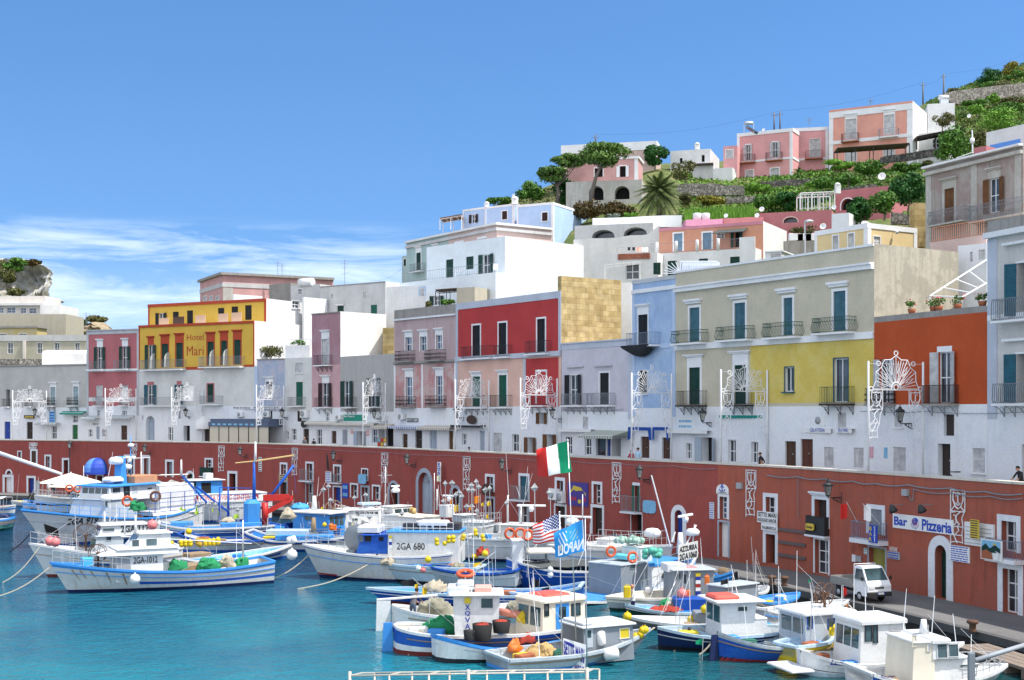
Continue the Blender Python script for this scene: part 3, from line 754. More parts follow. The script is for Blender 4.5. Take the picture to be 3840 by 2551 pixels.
t.w('A1',332,560,400,628,'W',g=1,sill=.15,Fm=.05);t.fi()
h=Fo('town_house','narrow powder blue house with one dark door beside the yellow hotel','A0',2338,'A1',10,('A0',2345,1165),9,P_BLUEP)
h.fi()
h=Fo('town_house','faded blue house with blotched walls above the restaurant veranda','A1',10,'A1',266,('A1',135,1092),10,P_BLUEF)
h.w('A1',92,1302,152,1446,'B',Fm=.1,hgap=.25,head=.15,sill=.1);h.w('B1',60,340,150,440,'W',rows=1);h.band(h.z1-.1,.1,.12,CONC);h.fi()
h=Fo('town_house','narrow pale grey house with one dark green balcony door','A1',266,'A1',513,('A1',390,1083),10,P_CREAMW)
h.w('A1',360,1130,430,1222,'G',WSHUT,sill=.12);h.w('A1',368,1305,430,1522,'G',GREEN2);h.Bc('A1',282,1446,455,1525,IL,.7)
h.w('B1',380,348,420,445,'G',BROWN);h.w('B1',330,510,372,616,'W',Fm=.06);h.w('B1',435,512,486,655,'D',DOORB);h.w('B1',280,535,305,612,'W',Fm=.04);h.fi()
h=Fo('town_house','tall narrow old pink house with a bare white side wall','A1',513,'A1',776,('A1',640,668),10.5,P_PINKT,gable=WHITE,to=('A1',1196),zones=[(('A1',640,1540),P_PINKL),(('A1',640,1150),P_PINKT)])
h.w('A1',605,910,672,1143,'G',WSHUT,Fm=.05,hgap=.7,head=.1);h.Bc('A1',528,1060,702,1148,IR,.6,bk_=IR)
h.w('A1',580,1315,700,1532,'O',BROWN,Fm=.05,hgap=.6,head=.2);h.Bc('A1',530,1452,702,1536,IR,.7,bk_=IR)
h.w('B1',640,360,672,440,'W',mat=None);h.w('B1',558,515,605,655,'W');h.w('B1',693,530,738,646,'D',DOORW)
h.band(h.z1-.12,.12,.1,CONC);h.fi()
h=Fo('town_house','low grey house with peeling render and dark green balcony doors','A1',776,'A1',1270,('A1',1020,1060),9,P_OLDG)
h.w('A1',765+18,1297,897,1532,'O',GREEN);h.w('A1',1020,1272,1148,1532,'O',GREEN);h.Bc('A1',710+80,1448,925,1536,IR,.7,bk_=IR);h.Bc('A1',1000,1446,1150,1534,IR,.7,bk_=IR)
h.w('B1',800,520,838,655,'OV',DOORGR);h.w('B1',905,533,1010,665,'OV',DOORGR);h.w('B1',1065,512,1115,642,'WB');h.w('B1',1125,500,1262,672,'B',dep=1.2);h.fi()
h=Fo('town_house','weathered pale pink three storey house with black lattice balconies','A1',1270,'A1',1838,('A1',1550,618),11,P_PINKW,zones=[(('A1',1550,1545),P_PINKS),(('A1',1550,1140),CONC),(('A1',1550,1110),P_PINKW),(('A1',1550,712),CONC)])
for a,b,c,d in((1374,895,1432,1022),(1510,888,1568,1022),(1656,875,1710,1005)):h.w('A1',a,b,c,d,'WB',Fm=.14,hgap=.35,head=.12)
h.Bc('A1',1275,1020,1462,1112,IR,.65,'scroll',slab=CONC,pitch=.2);h.Bc('A1',1545,1008,1745,1102,IR,.65,'scroll',slab=CONC,pitch=.2)
for a,b,c,d in((1376,1260,1436,1520),(1656,1250,1714,1518)):h.w('A1',a,b,c,d,'WB',Fm=.14,hgap=.5,head=.2,rows=3)
h.Bc('A1',1282,1437,1468,1532,IR,.65,'scroll',slab=CONC,pitch=.2);h.Bc('A1',1553,1432,1748,1528,IR,.65,'scroll',slab=CONC,pitch=.2)
h.band(h.zc('A1',1550,720),.16,.22,TRIM);h.band(h.zc('A1',1550,1132),.2,.2,CONC)
for u in(0,h.pl.L*.46,h.pl.L-.25):h.Sr(u,u+.25,ZP+3.9,h.zc('A1',1550,1140),TRIM)
h.w('B1',1345,558,1392,684,'D',DOORW);h.w('B1',1462,525,1526,690,'D',DOORB);h.w('B1',1595,525,1662,695,'D',DOORGR);h.w('B1',1770,530,1810,700,'D',WOOD);h.fi()
h=Fo('town_house','crimson house with white window frames and peach ground floor facing the harbour','A1',1838,'A2',452,('A2',60,515),9.5,P_RED,gable=TUFF,to=('A2',1003),zones=[(('A2',0,1530),P_PEACH),(('A2',0,1090),TRIM),(('A2',0,1055),P_RED)])
for c,a,b,cc,d in(('A1',1990,785,2060,1078),('A1',2230,762,2302,1066),('A2',232,725,305,1034)):h.w(c,a,b,cc,d,'G',BLACKS,Fm=.15)
h.Bc('A1',1880,976,2190,1085,IR,.6);h.Bc('A1',2190,968,2352,1072,IR,.6);h.Bc('A2',115,928,360,1042,IR,.6)
for c,a,b,cc,d in(('A1',1990,1255,2060,1530),('A1',2232,1242,2304,1528),('A2',228,1210,313,1505)):h.w(c,a,b,cc,d,'G',GREEN2,Fm=.16,head=.15 if c=='A1' else 0,hgap=.12 if c=='A1' else 0)
h.Bc('A1',1880,1432,2150,1538,IR,.6,bk_=IR);h.Bc('A1',2150,1428,2352,1536,IR,.6,bk_=IR);h.Bc('A2',132,1428,335,1520,IR,.6,bk_=IR)
ur=h.pl.u_of(sxc('A2',128));h.Sr(ur,h.pl.L-.36,h.zc('A2',290,1540),h.zc('A2',290,1085),P_RED,'painted_panel',.004)
h.Sr(ur-.35,ur,h.zc('A2',110,1530),h.zc('A2',110,1090),BORD);h.band(h.zc('A2',0,1090),.42,.18,BORD)
h.Sr(0,.35,ZP+3.7,h.z1-.6,BORD);h.Sr(h.pl.L-.35,h.pl.L,h.zc('A2',430,1060),h.z1-.6,BORD);h.band(h.z1-.6,.6,.05,BORD)
h.w('B1',1895,555,1935,660,'W',Fm=.08);h.w('B1',2055,530,2100,715,'D',DOORGR);h.w('B1',2180,548,2258,720,'G',WSHUT)
h.w('B2',228,362,325,466,'OV',WOOD);h.w('B2',118,590,225,730,'OV',WOOD);h.w('B2',290,562,415,700,'OV',WOOD);h.w('B2',0,560,62,720,'W');h.fi()
red9=h
gp=Plane(h.gp.P(.05,0,0.).xy,h.gp.P(h.gp.L,0).xy)
zt=h.gp.z_of(*px('A2',440,352));mb=MB();pbox(mb,h.gp,.02,h.gp.L,h.z1+.004,zt+.2,-.5,0.)
mb.bu('gable_upstand',TUFF,h.rt)
h=Fo('town_house','low pale lavender house with two black shuttered doors and curved railings','A2',455,'A2',1107,('A2',780,927),9,P_LAV)
h.w('A2',513-20,1240,645,1514,'O',BLACKS,Fm=.06);h.w('A2',808,1222,892,1513,'G',BLACKS,Fm=.14)
for a,b in((513,660),(768,922)):
 ua,ub=h.pl.u_of(sxc('A2',a)),h.pl.u_of(sxc('A2',b));zz=h.zc('A2',(a+b)/2,1172 if a<600 else 1162);mb=MB();pbox(mb,h.pl,ua,ub,zz,zz+.1,0,.22);mb.bu('lintel',CORN,h.rt)
h.Bc('A2',452,1415,690,1520,IL,.65,'wavy',bk_=IL);h.Bc('A2',690,1408,948,1518,IL,.65,'wavy',bk_=IL)
h.band(h.z1-.55,.5,.04,BORD);h.band(h.z1-.1,.1,.14,BORD);h.Sr(h.pl.L-.5,h.pl.L,ZP+3.8,h.z1-.55,BORD)
h.w('B2',650,400,700,512,'G',WSHUT);h.w('B2',492,582,552,742,'W');h.w('B2',668,598,728,752,'W');h.w('B2',772,600,862,756,'P',GLASS);h.w('B2',870,600,905,760,'D',DOORBL);h.w('B2',915,600,1000,762,'B',dep=1.2);h.fi()
h=Fo('town_house','narrow light blue house with a black cloth hung under its balcony','A2',1107,'A2',1505,('A2',1300,348),11,P_LBLUE,zones=[(('A2',1300,1545),P_LBLUE)])
h.w('A2',1160,686,1248,975,'G',BLACKS,Fm=.1,hgap=.5,head=.12);part=h.Bc('A2',1048,850,1362,965,IRONB,.9)
mb=MB();uc=h.pl.u_of(sxc('A2',1225));zb=h.zc('A2',1225,975)
n=h.pl.norm();rows=[]
for j in range(5):
 k=j/4;rows.append([h.pl.P(uc-.1+(-1.75+3.5*i/10)*(1-.12*k*k),zb+.05-(.25+.65*ma.sin(PI*(i+.4)/10.8))*ma.sin(k*PI/2),.05+.95*(1-.8*k*k))for i in range(11)])
vs=sum(rows,[]);mb.add(vs,[(j*11+i,j*11+i+1,(j+1)*11+i+1,(j+1)*11+i)for j in range(4)for i in range(10)],1)
cl=mb.bu('hanging_cloth',Pt('cloth_black',(.02,.022,.027),.9,.3,6),h.rt)
h.w('A2',1168,1200,1243,1413,'G',BLACKS,Fm=.05,sill=.12)
h.band(h.zc('A2',1300,475),.3,.12,TRIM);h.band(h.zc('A2',1300,1000),.35,.05,P_BLUEP);h.Sr(0,.35,ZP+4,h.zc('A2',1300,475),P_BLUEP);h.Sr(h.pl.L-.4,h.pl.L,ZP+4,h.zc('A2',1300,475),P_BLUEP);h.band(h.z1-.3,.3,.06,CORN)
h.w('B2',1182,582,1262,778,'D',DOORW);h.w('B2',1378,592,1452,786,'D',DOORW);h.w('B2',1100,650,1116,680,'W');h.fi()
h=Fo('town_house','long beige and lemon yellow house with four blue green upper shutters','A2',1505,'A3',975,('A2',2352,172),12,P_BEIGE,gable=OLDST,to=('A3',1750),zones=[(('A2',2352,1530),P_BEIGE),(('A2',2352,960),TRIM),(('A2',2352,905),P_BEIGE)])
uy=h.pl.u_of(sxc('A2',2190));zy0=h.zc('A2',2352,1500);zy1=h.zc('A2',2352,965)
hy=[]
for c,a,b,cc,d in(('A2',1632,622,1724,935),('A2',2045,578,2144,910),('A3',145,532,226,878),('A3',603,470,714,836)):h.w(c,a,b,cc,d,'G',TEAL2,Fm=.16,hgap=.02,head=0)
for c,a,b,cc,d in(('A2',1595,548,1745,582),('A2',2005,503,2172,538),('A3',85,443,270,486),('A3',555,385,750,428)):
 ua,ub=h.pl.u_of(sxc(c,a)),h.pl.u_of(sxc(c,cc));zz=h.zc(c,(a+cc)/2,(b+d)/2);mb=MB();pbox(mb,h.pl,ua,ub,zz+.003,zz+.16,0,.26);pbox(mb,h.pl,ua+.1,ub-.1,zz-.16,zz,0,.14);mb.bu('lintel',TRIM,h.rt)
for c,a,b,cc,d in(('A2',1462,828,1800,945),('A2',1868,793,2226,915),('A2',2300,757,2352+318,890),('A3',402,708,808,848)):h.Bc(c,a,b,cc,d,IRONG,.75,'curvy',slab=TRIM)
h.w('A2',1628,1172,1728,1515,'G',GREEN,Fm=.2,hgap=.55,head=.3,hmat=TRIM);h.w('A2',2046,1150,2152,1512,'G',GREEN,Fm=.2,hgap=.6,head=.3)
h.Bc('A2',1508,1388,1790,1518,IR,.7,bk_=IR,slab=DOORB);h.Bc('A2',1965,1382,2216,1515,IR,.7,bk_=IR,slab=DOORB)
h.w('A3',155,1170,236,1395,'W',sill=.25,rows=1,Fm=.06,fmat=TEALS);h.w('A3',607,1090,735,1492,'W',rows=1,Fm=.07,fmat=TEALS)
h.Bc('A3',476,1350,793,1503,IRONG,.7,slab=DOORB,bk_=IR)
h.band(h.zc('A2',2352,965),.42,.14,TRIM);h.band(h.z1-1.55,.28,.28,TRIM);h.band(h.z1-1.27,.12,.4,TRIM);h.band(h.z1-.14,.14,.1,TRIM)
h.zn=h.zn
h.w('B2',1600,642,1650,790,'W');h.w('B2',1702,590,1890,810,'OV',DOORGR,ajar=.5);h.w('B2',1990,612,2060,820,'W',Fm=.1);h.w('B2',2202,630,2262,826,'W',Fm=.05)
h.w('B3',156,625,256,852,'D',DOORW);h.w('B3',300,605,412,862,'D',Pt('door_reddish',(.10,.03,.015),.6,.4));h.w('B3',640,362,718,498,'G',WSHUT);h.w('B3',515,680,602,862,'G',WSHUT);h.w('B3',788,685,878,870,'G',WSHUT)
hs=[q for q in h.holes if q[0]>uy and q[3]<zy1+.3 and q[2]>zy0-1.5]
mb=MB();wall_mesh(mb,h.pl,uy,h.pl.L,zy0,zy1-.003,[(q[0],q[1],max(q[2],zy0+.001),min(q[3],zy1-.01),.004)for q in hs],[(0,0)],d=.004);mb.bu('painted_field',P_YELL,h.rt)
h.fi();big12=h
h=Fo('town_house','bright orange house with flower pots along its roof terrace','A3',975,'A3',2018,('A3',1500,655),8,P_ORANGE,zones=[(('A3',1500,1512),P_ORANGE),(('A3',1500,710),CONC)])
h.w('A3',905+75,1097,1170,1500,'O',WSHUT);h.w('A3',1508,1030,1742,1500,'O',WSHUT,Fm=.08,hgap=.25,ajar=.3)
h.Bc('A3',862+30,1362,1172,1505,IR,.7,'scroll',slab=CONC,bk_=IL);h.Bc('A3',1415,1335,1752,1505,IR,.7,slab=CONC,bk_=IL,pitch=.09)
h.w('B3',1615,378,1710,575,'P',DOORB);h.w('B3',1560,648,1675,945,'D',DOORB,dep=.4);h.w('B3',1880,690,1992,915,'G',WSHUT,sill=.12);h.w('B3',1150,680,1265,900,'G',WSHUT);h.w('B3',1160,385,1240,495,'G',WSHUT,sill=.1)
h.fi();org13=h
h=Fo('town_house','tall cream grey house with teal open shutters at the right edge','A3',2020,'A3',3300,('D3',2180,290),12,P_CREAM,zones=[(('A3',2180,1520),P_CREAM),(('D3',2180,440),CONC)])
h.w('A3',2210,205,2530,690,'OV',TEALS,Fm=.1,ajar=.5);h.w('A3',2205,1045,2530,1492,'OV',TEALS,Fm=.1,ajar=.5)
h.Bc('A3',2052,515,2700,718,IL,.75,'wavy',bk_=None);h.Bc('A3',2062,1315,2700,1502,IL,.75,'wavy',bk_=IL)
h.band(h.zc('D3',2180,455),.3,.35,TRIM);h.band(h.zc('A3',2180,730),.3,.05,TRIM);h.Sr(0,.75,ZP+4,h.zc('D3',2180,460),BORD)
for yy in(40,930):
 zz=h.zc('A3',2300,yy);mb=MB();pbox(mb,h.pl,h.pl.u_of(sxc('A3',2185)),h.pl.u_of(sxc('A3',2600)),zz,zz+.14,0,.3);mb.bu('lintel',TRIM,h.rt)
h.w('B3',2330,655,2440,990,'D',DOORB,dep=.4);h.fi()
# the red harbour wall below the promenade
M_RW=Pl('wall_oxide_red',(.36,.085,.072),.8,(.15,.045,.04),(.27,.07,.058))
M_OW=Pl('wall_brick_orange',(.42,.115,.072),.95,(.15,.06,.045),(.32,.10,.07))
M_COPE=Pl('coping_stone',(.62,.58,.50),.6,(.2,.18,.15))
FR=Pl('surround_white',(.74,.76,.79),.2);FRG=Pl('surround_grey',(.36,.40,.46),.3)
USPLIT=WALL.u_of(sxc('B2',1893))
class WallPart:
 def __init__(s,name,lb,u0,u1,mat):
  s.u0,s.u1,s.mat=u0,u1,mat;s.holes=[]
  s.rt=Em(name,WALL.P((u0+u1)/2,ZQ),lb,'wall')
 def w(s,c,x0,y0,x1,y1,kind='W',mat=None,**kw):
  X0,Y0=px(c,x0,y0);X1,Y1=px(c,x1,y1);u0,u1=WALL.u_of(X0),WALL.u_of(X1);xm=(X0+X1)/2
  z1,z0=WALL.z_of(xm,Y0),max(ZQ+.01,WALL.z_of(xm,Y1));kw.setdefault('fmat',FR);kw.setdefault('dep',.35)
  fr=kw.get('Fm',0)
  if fr:u0+=fr;u1-=fr;z1-=fr
  s.holes.append(Op(WALL,s.rt,u0,u1,z0,z1,kind,mat,**kw));return u0,u1,z0,z1
 def Bc(s,c,x0,y0,x1,y1,mat=None,prot=.6,style='bar',slab=None,**kw):
  X0,Y0=px(c,x0,y0);X1,Y1=px(c,x1,y1);u0,u1=WALL.u_of(X0)+prot*.4,WALL.u_of(X1);xm=(X0+X1)/2
  z1,z0=WALL.z_of(xm,Y0),WALL.z_of(xm,Y1);k=1-prot*.8/WALL.Y_of(xm);z1=CZ-(CZ-z1)*k;z0=CZ-(CZ-z0)*k
  a,b=WALL.P(u0,0),WALL.P(u1,0);pl=Plane(a.xy,b.xy)
  return Ra(s.rt,pl,0,pl.L,z0,z1-z0,prot,mat or IL,style,slab=slab or FR,**kw)
 def fi(s):
  mb=MB();wall_mesh(mb,WALL,s.u0,s.u1,ZQ-.3,ZW-.12,s.holes,[(0,0)])
  us=[s.u0]+[b for b in WALL.breaks if s.u0<b<s.u1]+[s.u1]
  for a,b in zip(us,us[1:]):
   b_=b-1e-5
   mb.quad(WALL.P(b_,ZP-.1,-.4),WALL.P(a,ZP-.1,-.4),WALL.P(a,ZW-.12,-.4),WALL.P(b_,ZW-.12,-.4))
  mb.bu('wall',s.mat,s.rt)
  c=MB()
  for a,b in zip(us,us[1:]):
   b_=b-1e-5;q=[WALL.P(a,ZW-.12,.07),WALL.P(b_,ZW-.12,.07),WALL.P(b_,ZW,.07),WALL.P(a,ZW,.07),WALL.P(b_,ZW,-.46),WALL.P(a,ZW,-.46),WALL.P(b_,ZW-.12,-.46),WALL.P(a,ZW-.12,-.46)]
   c.add(q,[(0,1,2,3),(3,2,4,5),(5,4,6,7),(7,6,1,0)])
  c.bu('coping',M_COPE,s.rt)
L_=WallPart('harbour_wall','long dark oxide red wall with doors below the promenade',0.,USPLIT,M_RW)
W=L_.w
W('B0',160,712,202,787,'W',Fm=.12);W('B0',278,697,346,836,'G',DOORW,Fm=.22);W('B0',409,748,473,868,'W',Fm=.2,sill=.12);W('B0',570,778,643,918,'B',Fm=.25)
W('B0',25,932,126,1106,'D',SASH,Fm=.3,pname='door');W('B0',50,880,114,929,'A',Fm=.2);W('B0',245,943,329,1112,'D',DOORBL,Fm=.25,pname='door')
W('B0',766,876,809,960,'W',Fm=.14);W('B0',880,926,952,1040,'B',Fm=.2,pname='door');W('B0',1140,748,1240,930,'W',Fm=.22);W('B0',1308,752,1382,950,'P',Pt('pane_grey',(.35,.36,.36),.4),Fm=.25)
W('B0',1518,793,1598,955,'P',Pt('pane_grey2',(.22,.26,.29),.3),Fm=.25);W('B0',1704,895,1787,1060,'AD',GREEN,Fm=.25,pname='door');W('B0',1880,778,1958,866,'W',Fm=.2);W('B0',2090,898,2182,1085,'B',Fm=.28,pname='door')
W('B1',220,820,289,932,'W',Fm=.2);W('B1',215,985,292,1160,'D',DOORB,Fm=.18,fmat=FRG,pname='door');W('B1',455,812,532,985,'W',Fm=.2);W('B1',455,1003,528,1195,'W',Fm=.15,fmat=FRG,pname='door')
W('B1',710,838,784,1000,'W',Fm=.2);W('B1',707,1033,788,1195,'D',DOORBL,Fm=.15,pname='door');W('B1',968,872,1032,990,'W',Fm=.12);W('B1',866,1010,940,1143,'W',Fm=.16)
W('B1',962,1030,1046,1195,'W',Fm=.2,fmat=FRG,pname='door');W('B1',1067,1025,1143,1165,'W',Fm=.16);W('B1',1213,985,1317,1235,'AV',Fm=.25,fmat=FRG,pname='door')
W('B1',1470,870,1624,1290,'AG',DOORGR,Fm=.4,fmat=FRG,pname='door',dep=.5);W('B1',1778,1025,1888,1260,'AV',Fm=.28,fmat=FRG,pname='door');W('B1',2107,926,2195,1090,'W',Fm=.22);W('B1',2107,1130,2197,1345,'B',Fm=.2,fmat=FRG,pname='door')
W('B2',63,920,162,1165,'G',TEALS,Fm=.22);W('B2',60,1195,160,1400,'W',Fm=.22,fmat=FRG,pname='door');W('B2',395,957,489,1190,'W',Fm=.25);W('B2',388,1200,502,1420,'D',DOORB,Fm=.18,pname='door')
W('B2',735,995,831,1200,'W',Fm=.2,rows=3);W('B2',725,1207,847,1480,'D',DOORB,Fm=.22,pname='door');W('B2',1092,1005,1194,1272,'OV',GREEN2,Fm=.2);W('B2',1092,1288,1200,1490,'B',Fm=.05,pname='door')
W('B2',1463,1208,1603,1560,'AD',DOORBL,Fm=.36,pname='door')
L_.Bc('B0',1845,866,1958,945,GREEN,.35,'solid');L_.Bc('B1',420,885,530,988,IL,.5);L_.Bc('B1',680,930,785,1005,IL,.4);L_.Bc('B2',22,1040,162,1165,IL,.6);L_.Bc('B2',1040,1130,1192,1275,IL,.6)
L_.fi()
R__=WallPart('harbour_wall','weathered orange red wall with bar doors along the right quay',USPLIT,WALL.L-8,M_OW)
W=R__.w
W('B2',1893,1112,1996,1340,'WB',Fm=.16,rows=4);W('C2',1890,100,2002,440,'D',SASH,Fm=.12,fmat=FRG,pname='door')
xa,xb=sxc('B2',2308),sxc('B3',92);W('S',xa,1400+1102*K1,xb,1400+1330*K1,'W',Fm=.25);W('S',xa,1911+190*K1,xb,1911+495*K1,'B',Fm=.25,pname='door')
W('B3',405,1122,566,1420,'P',DOORB,Fm=.25,head=.1);W('C3',420,262,568,592,'W',Fm=.12,pname='door',rows=3)
W('B3',908,1208,1076,1480,'G',IL,Fm=.25);W('C3',918,338,1092,700,'D',Pt('door_olive',(.30,.27,.06),.6,.4),Fm=.1,fmat=FRG,pname='door')
W('C3',1475,238,1702,830,'AD',GREEN,Fm=.5,pname='door',dep=.5);W('B3',2108,1303,2322,1640,'W',Fm=.3,rows=2);W('C3',2113,482,2345,985,'W',Fm=.35,pname='door',rows=3)
R__.Bc('B3',375,1318,563,1490,IR,.35,'solid');R__.Bc('B3',815,1372,1100,1530,IRONB,.6,slabt=.25);R__.Bc('C3',2060,285,2352,455,IRONB,.55,slabt=.2)
R__.fi()
# lamps
LANT=glassy('lantern_glass',(.35,.36,.33),.2)
LAMPB=Pt('lamp_iron',(.03,.033,.035),.5,.3)
def lantern(rt,p,s=1.):
 g=MB();Z=Ve((0,0,1))
 def ring(r,z):return[p+Ve((r*ma.cos(PI/4+k*PI/2),r*ma.sin(PI/4+k*PI/2),z))for k in range(4)]
 a,b=ring(.14*s,0.),ring(.27*s,.52*s);g.add(a+b,[(3,2,1,0),(4,5,6,7)]+[(k,(k+1)%4,(k+1)%4+4,k+4)for k in range(4)]);g.bu('lantern_glass',LANT,rt)
 f=MB()
 for k in range(4):f.tu([a[k],b[k]],.02*s,4);f.tu([a[k],a[(k+1)%4]],.02*s,4);f.tu([b[k],b[(k+1)%4]],.025*s,4)
 f.la(p,[(.36*s,.53*s),(.20*s,.68*s),(.11*s,.72*s),(.10*s,.80*s),(.03*s,.84*s),(.045*s,.9*s),(0.,.96*s)],8);f.la(p,[(.05*s,-.12*s),(.15*s,-.003)],6)
 f.bu('lantern_frame',LAMPB,rt)
def wall_lamp(pl,c,x,y,lb,arm=.95,s=1.):
 X,Y=px(c,x,y);n0=pl.norm(pl.u_of(X))
 u=pl.u_of(X)
 for _ in range(6):
  q=pl.P(u,0)+pl.norm(u)*arm;u+=(pl.u_of(X)-pl.u_of(CX+F*q.x/q.y))*.7
 n=pl.norm(u);q=pl.P(u,0)+n*arm;z=CZ-(Y-HY)/F*q.y-.35*s
 r=Em('street_lamp',pl.P(u,z),lb,'street lamp','wall lamps on scrolled brackets')
 p=Ve((q.x,q.y,z));w=pl.P(u,z)
 b=MB();zz=Ve((0,0,-.16*s));b.tu([w+zz,p+zz],.03,5);b.tu([w+Ve((0,0,-.5)),w+Ve((0,0,.1))],.035,4)
 b.tu([w+Ve((0,0,-.5)),w+n*arm*.3+Ve((0,0,-.42)),w+n*arm*.6+Ve((0,0,-.2))],.022,4)
 for t,rr in((.22,.11),(.42,.085),(.58,.06)):b.torus(w+n*arm*t+Ve((0,0,-.16*s-rr-.02)),rr,.018,pl.dirv(u),9,4)
 b.bu('bracket',LAMPB,r);lantern(r,p,s)
for a in((WALL,'B0',1330,690,'lantern on the red wall behind the blue crane mast of the big fishing boat'),(WALL,'B0',2205,715,'lantern on the red wall right of the first hanging light panel'),(WALL,'B1',710,755,'lantern on the red wall beside the black feather banner'),(WALL,'B1',1385,790,'lantern on the red wall left of the tall arched grey door'),(WALL,'B1',2260,835,'lantern on the red wall above the brown arched sign'),(WALL,'B2',1170,910,'lantern on the red wall above the green balcony door'),(WALL,'B3',550,1062,'lantern on the orange wall above the planted balcony')):wall_lamp(*a)
for a in((FAC,'B0',320,352,'lantern on the pale grey house at the far left'),(FAC,'B0',1705,358,'lantern on the white arcade of the yellow hotel'),(FAC,'B1',238,362,'lantern at the right end of the restaurant veranda'),(FAC,'B1',1085,368,'lantern on the grey peeling house above the souvenir racks'),(FAC,'B1',1838,355,'lantern at the left corner of the crimson house'),(FAC,'B2',368,362,'lantern below the right end of the crimson house'),(FAC,'B2',1750,388,'lantern under the left iron balcony of the beige house'),(FAC,'B3',1213,382,'lantern on the white ground floor under the orange house')):wall_lamp(*a)
p=cz_('B0',672,1000,ZQ);p=WALL.P(WALL.u_of(sxc('B0',674)),ZQ,.6);zt=CZ-(px('B0',0,690)[1]-HY)/F*p.y
r=Em('street_lamp',p,'tall lamp post against the red wall behind the white parasols','street lamp');b=MB();b.la(p,[(.13,0),(.11,.5),(.07,.6),(.06,zt-ZQ-.1),(.09,zt-ZQ)],8);b.bu('post',LAMPB,r);lantern(r,Ve((p.x,p.y,zt+.05)),1.)
# festive light frames
LUM=Pt('light_frame_white',(.74,.74,.75),.45,.06)
def scrollpanel(mb,P,w,h,th=.03,taper=.6):
 def T(pts,r=th):mb.tu([P(x,z)for x,z in pts],r,4)
 def arc(cx,cz,rx,rz,a0,a1,n=10):return[(cx+rx*ma.cos(a0+(a1-a0)*i/n),cz+rz*ma.sin(a0+(a1-a0)*i/n))for i in range(n+1)]
 m=h*.40;wl=w*taper
 T([(0,0),(w,0)]);T([(0,0),(0,-h)]);T([(w,0),(w,-m)]);T([(0,-m),(w,-m)])
 cx=w*.52
 T([(cx-w*.34,-m*.10),(cx-w*.36,-m*.45),(cx-w*.18,-m*.78),(cx,-m*.88),(cx+w*.18,-m*.78),(cx+w*.36,-m*.45),(cx+w*.34,-m*.10),(cx+w*.12,-m*.17),(cx,-m*.10),(cx-w*.12,-m*.17),(cx-w*.34,-m*.10)],th*1.25)
 T([(cx-w*.14,-m*.28),(cx,-m*.22),(cx,-m*.6),(cx+w*.1,-m*.6)]);T(arc(cx,-m*.6,w*.14,m*.1,PI,2*PI,5))
 T([(w*.05,-m*.97),(w*.3,-m*.75)]);T([(w*.95,-m*.97),(w*.7,-m*.75)])
 z1,z2=-m-(h-m)*.48,-h
 x1=(w+wl)/2*.95
 T([(w*.98,-m),(w*.8,-m-(h-m)*.2),(x1,z1)]);T([(0,z1),(x1,z1)])
 T([(w*.72,-m),(w*.45,-m-(h-m)*.12),(w*.36,-m-(h-m)*.26),(w*.62,z1+(h-m)*.06),(w*.5,z1)],th*1.15)
 T(arc(w*.22,-m-(h-m)*.28,w*.2,(h-m)*.16,PI/2,-PI/2,7));T([(0,-m-(h-m)*.05),(w*.3,-m-(h-m)*.02),(w*.5,-m)])
 T([(x1,z1),(wl*.95,z1-(h-m)*.2),(wl,z2)]);T([(0,z1-(h-m)*.27),(wl*.97,z1-(h-m)*.27)])
 T([(w*.48,z1),(wl*.7,z1-(h-m)*.12),(wl*.3,z1-(h-m)*.3),(wl*.55,z2)],th*1.15);T(arc(wl*.3,z1-(h-m)*.14,wl*.26,(h-m)*.1,PI/2,PI*1.5,6))
 T([(0,z2),(wl*.5,z2+(h-m)*.05),(wl,z2+(h-m)*.03)]);T([(0,z2),(0,z2-h*.04)])
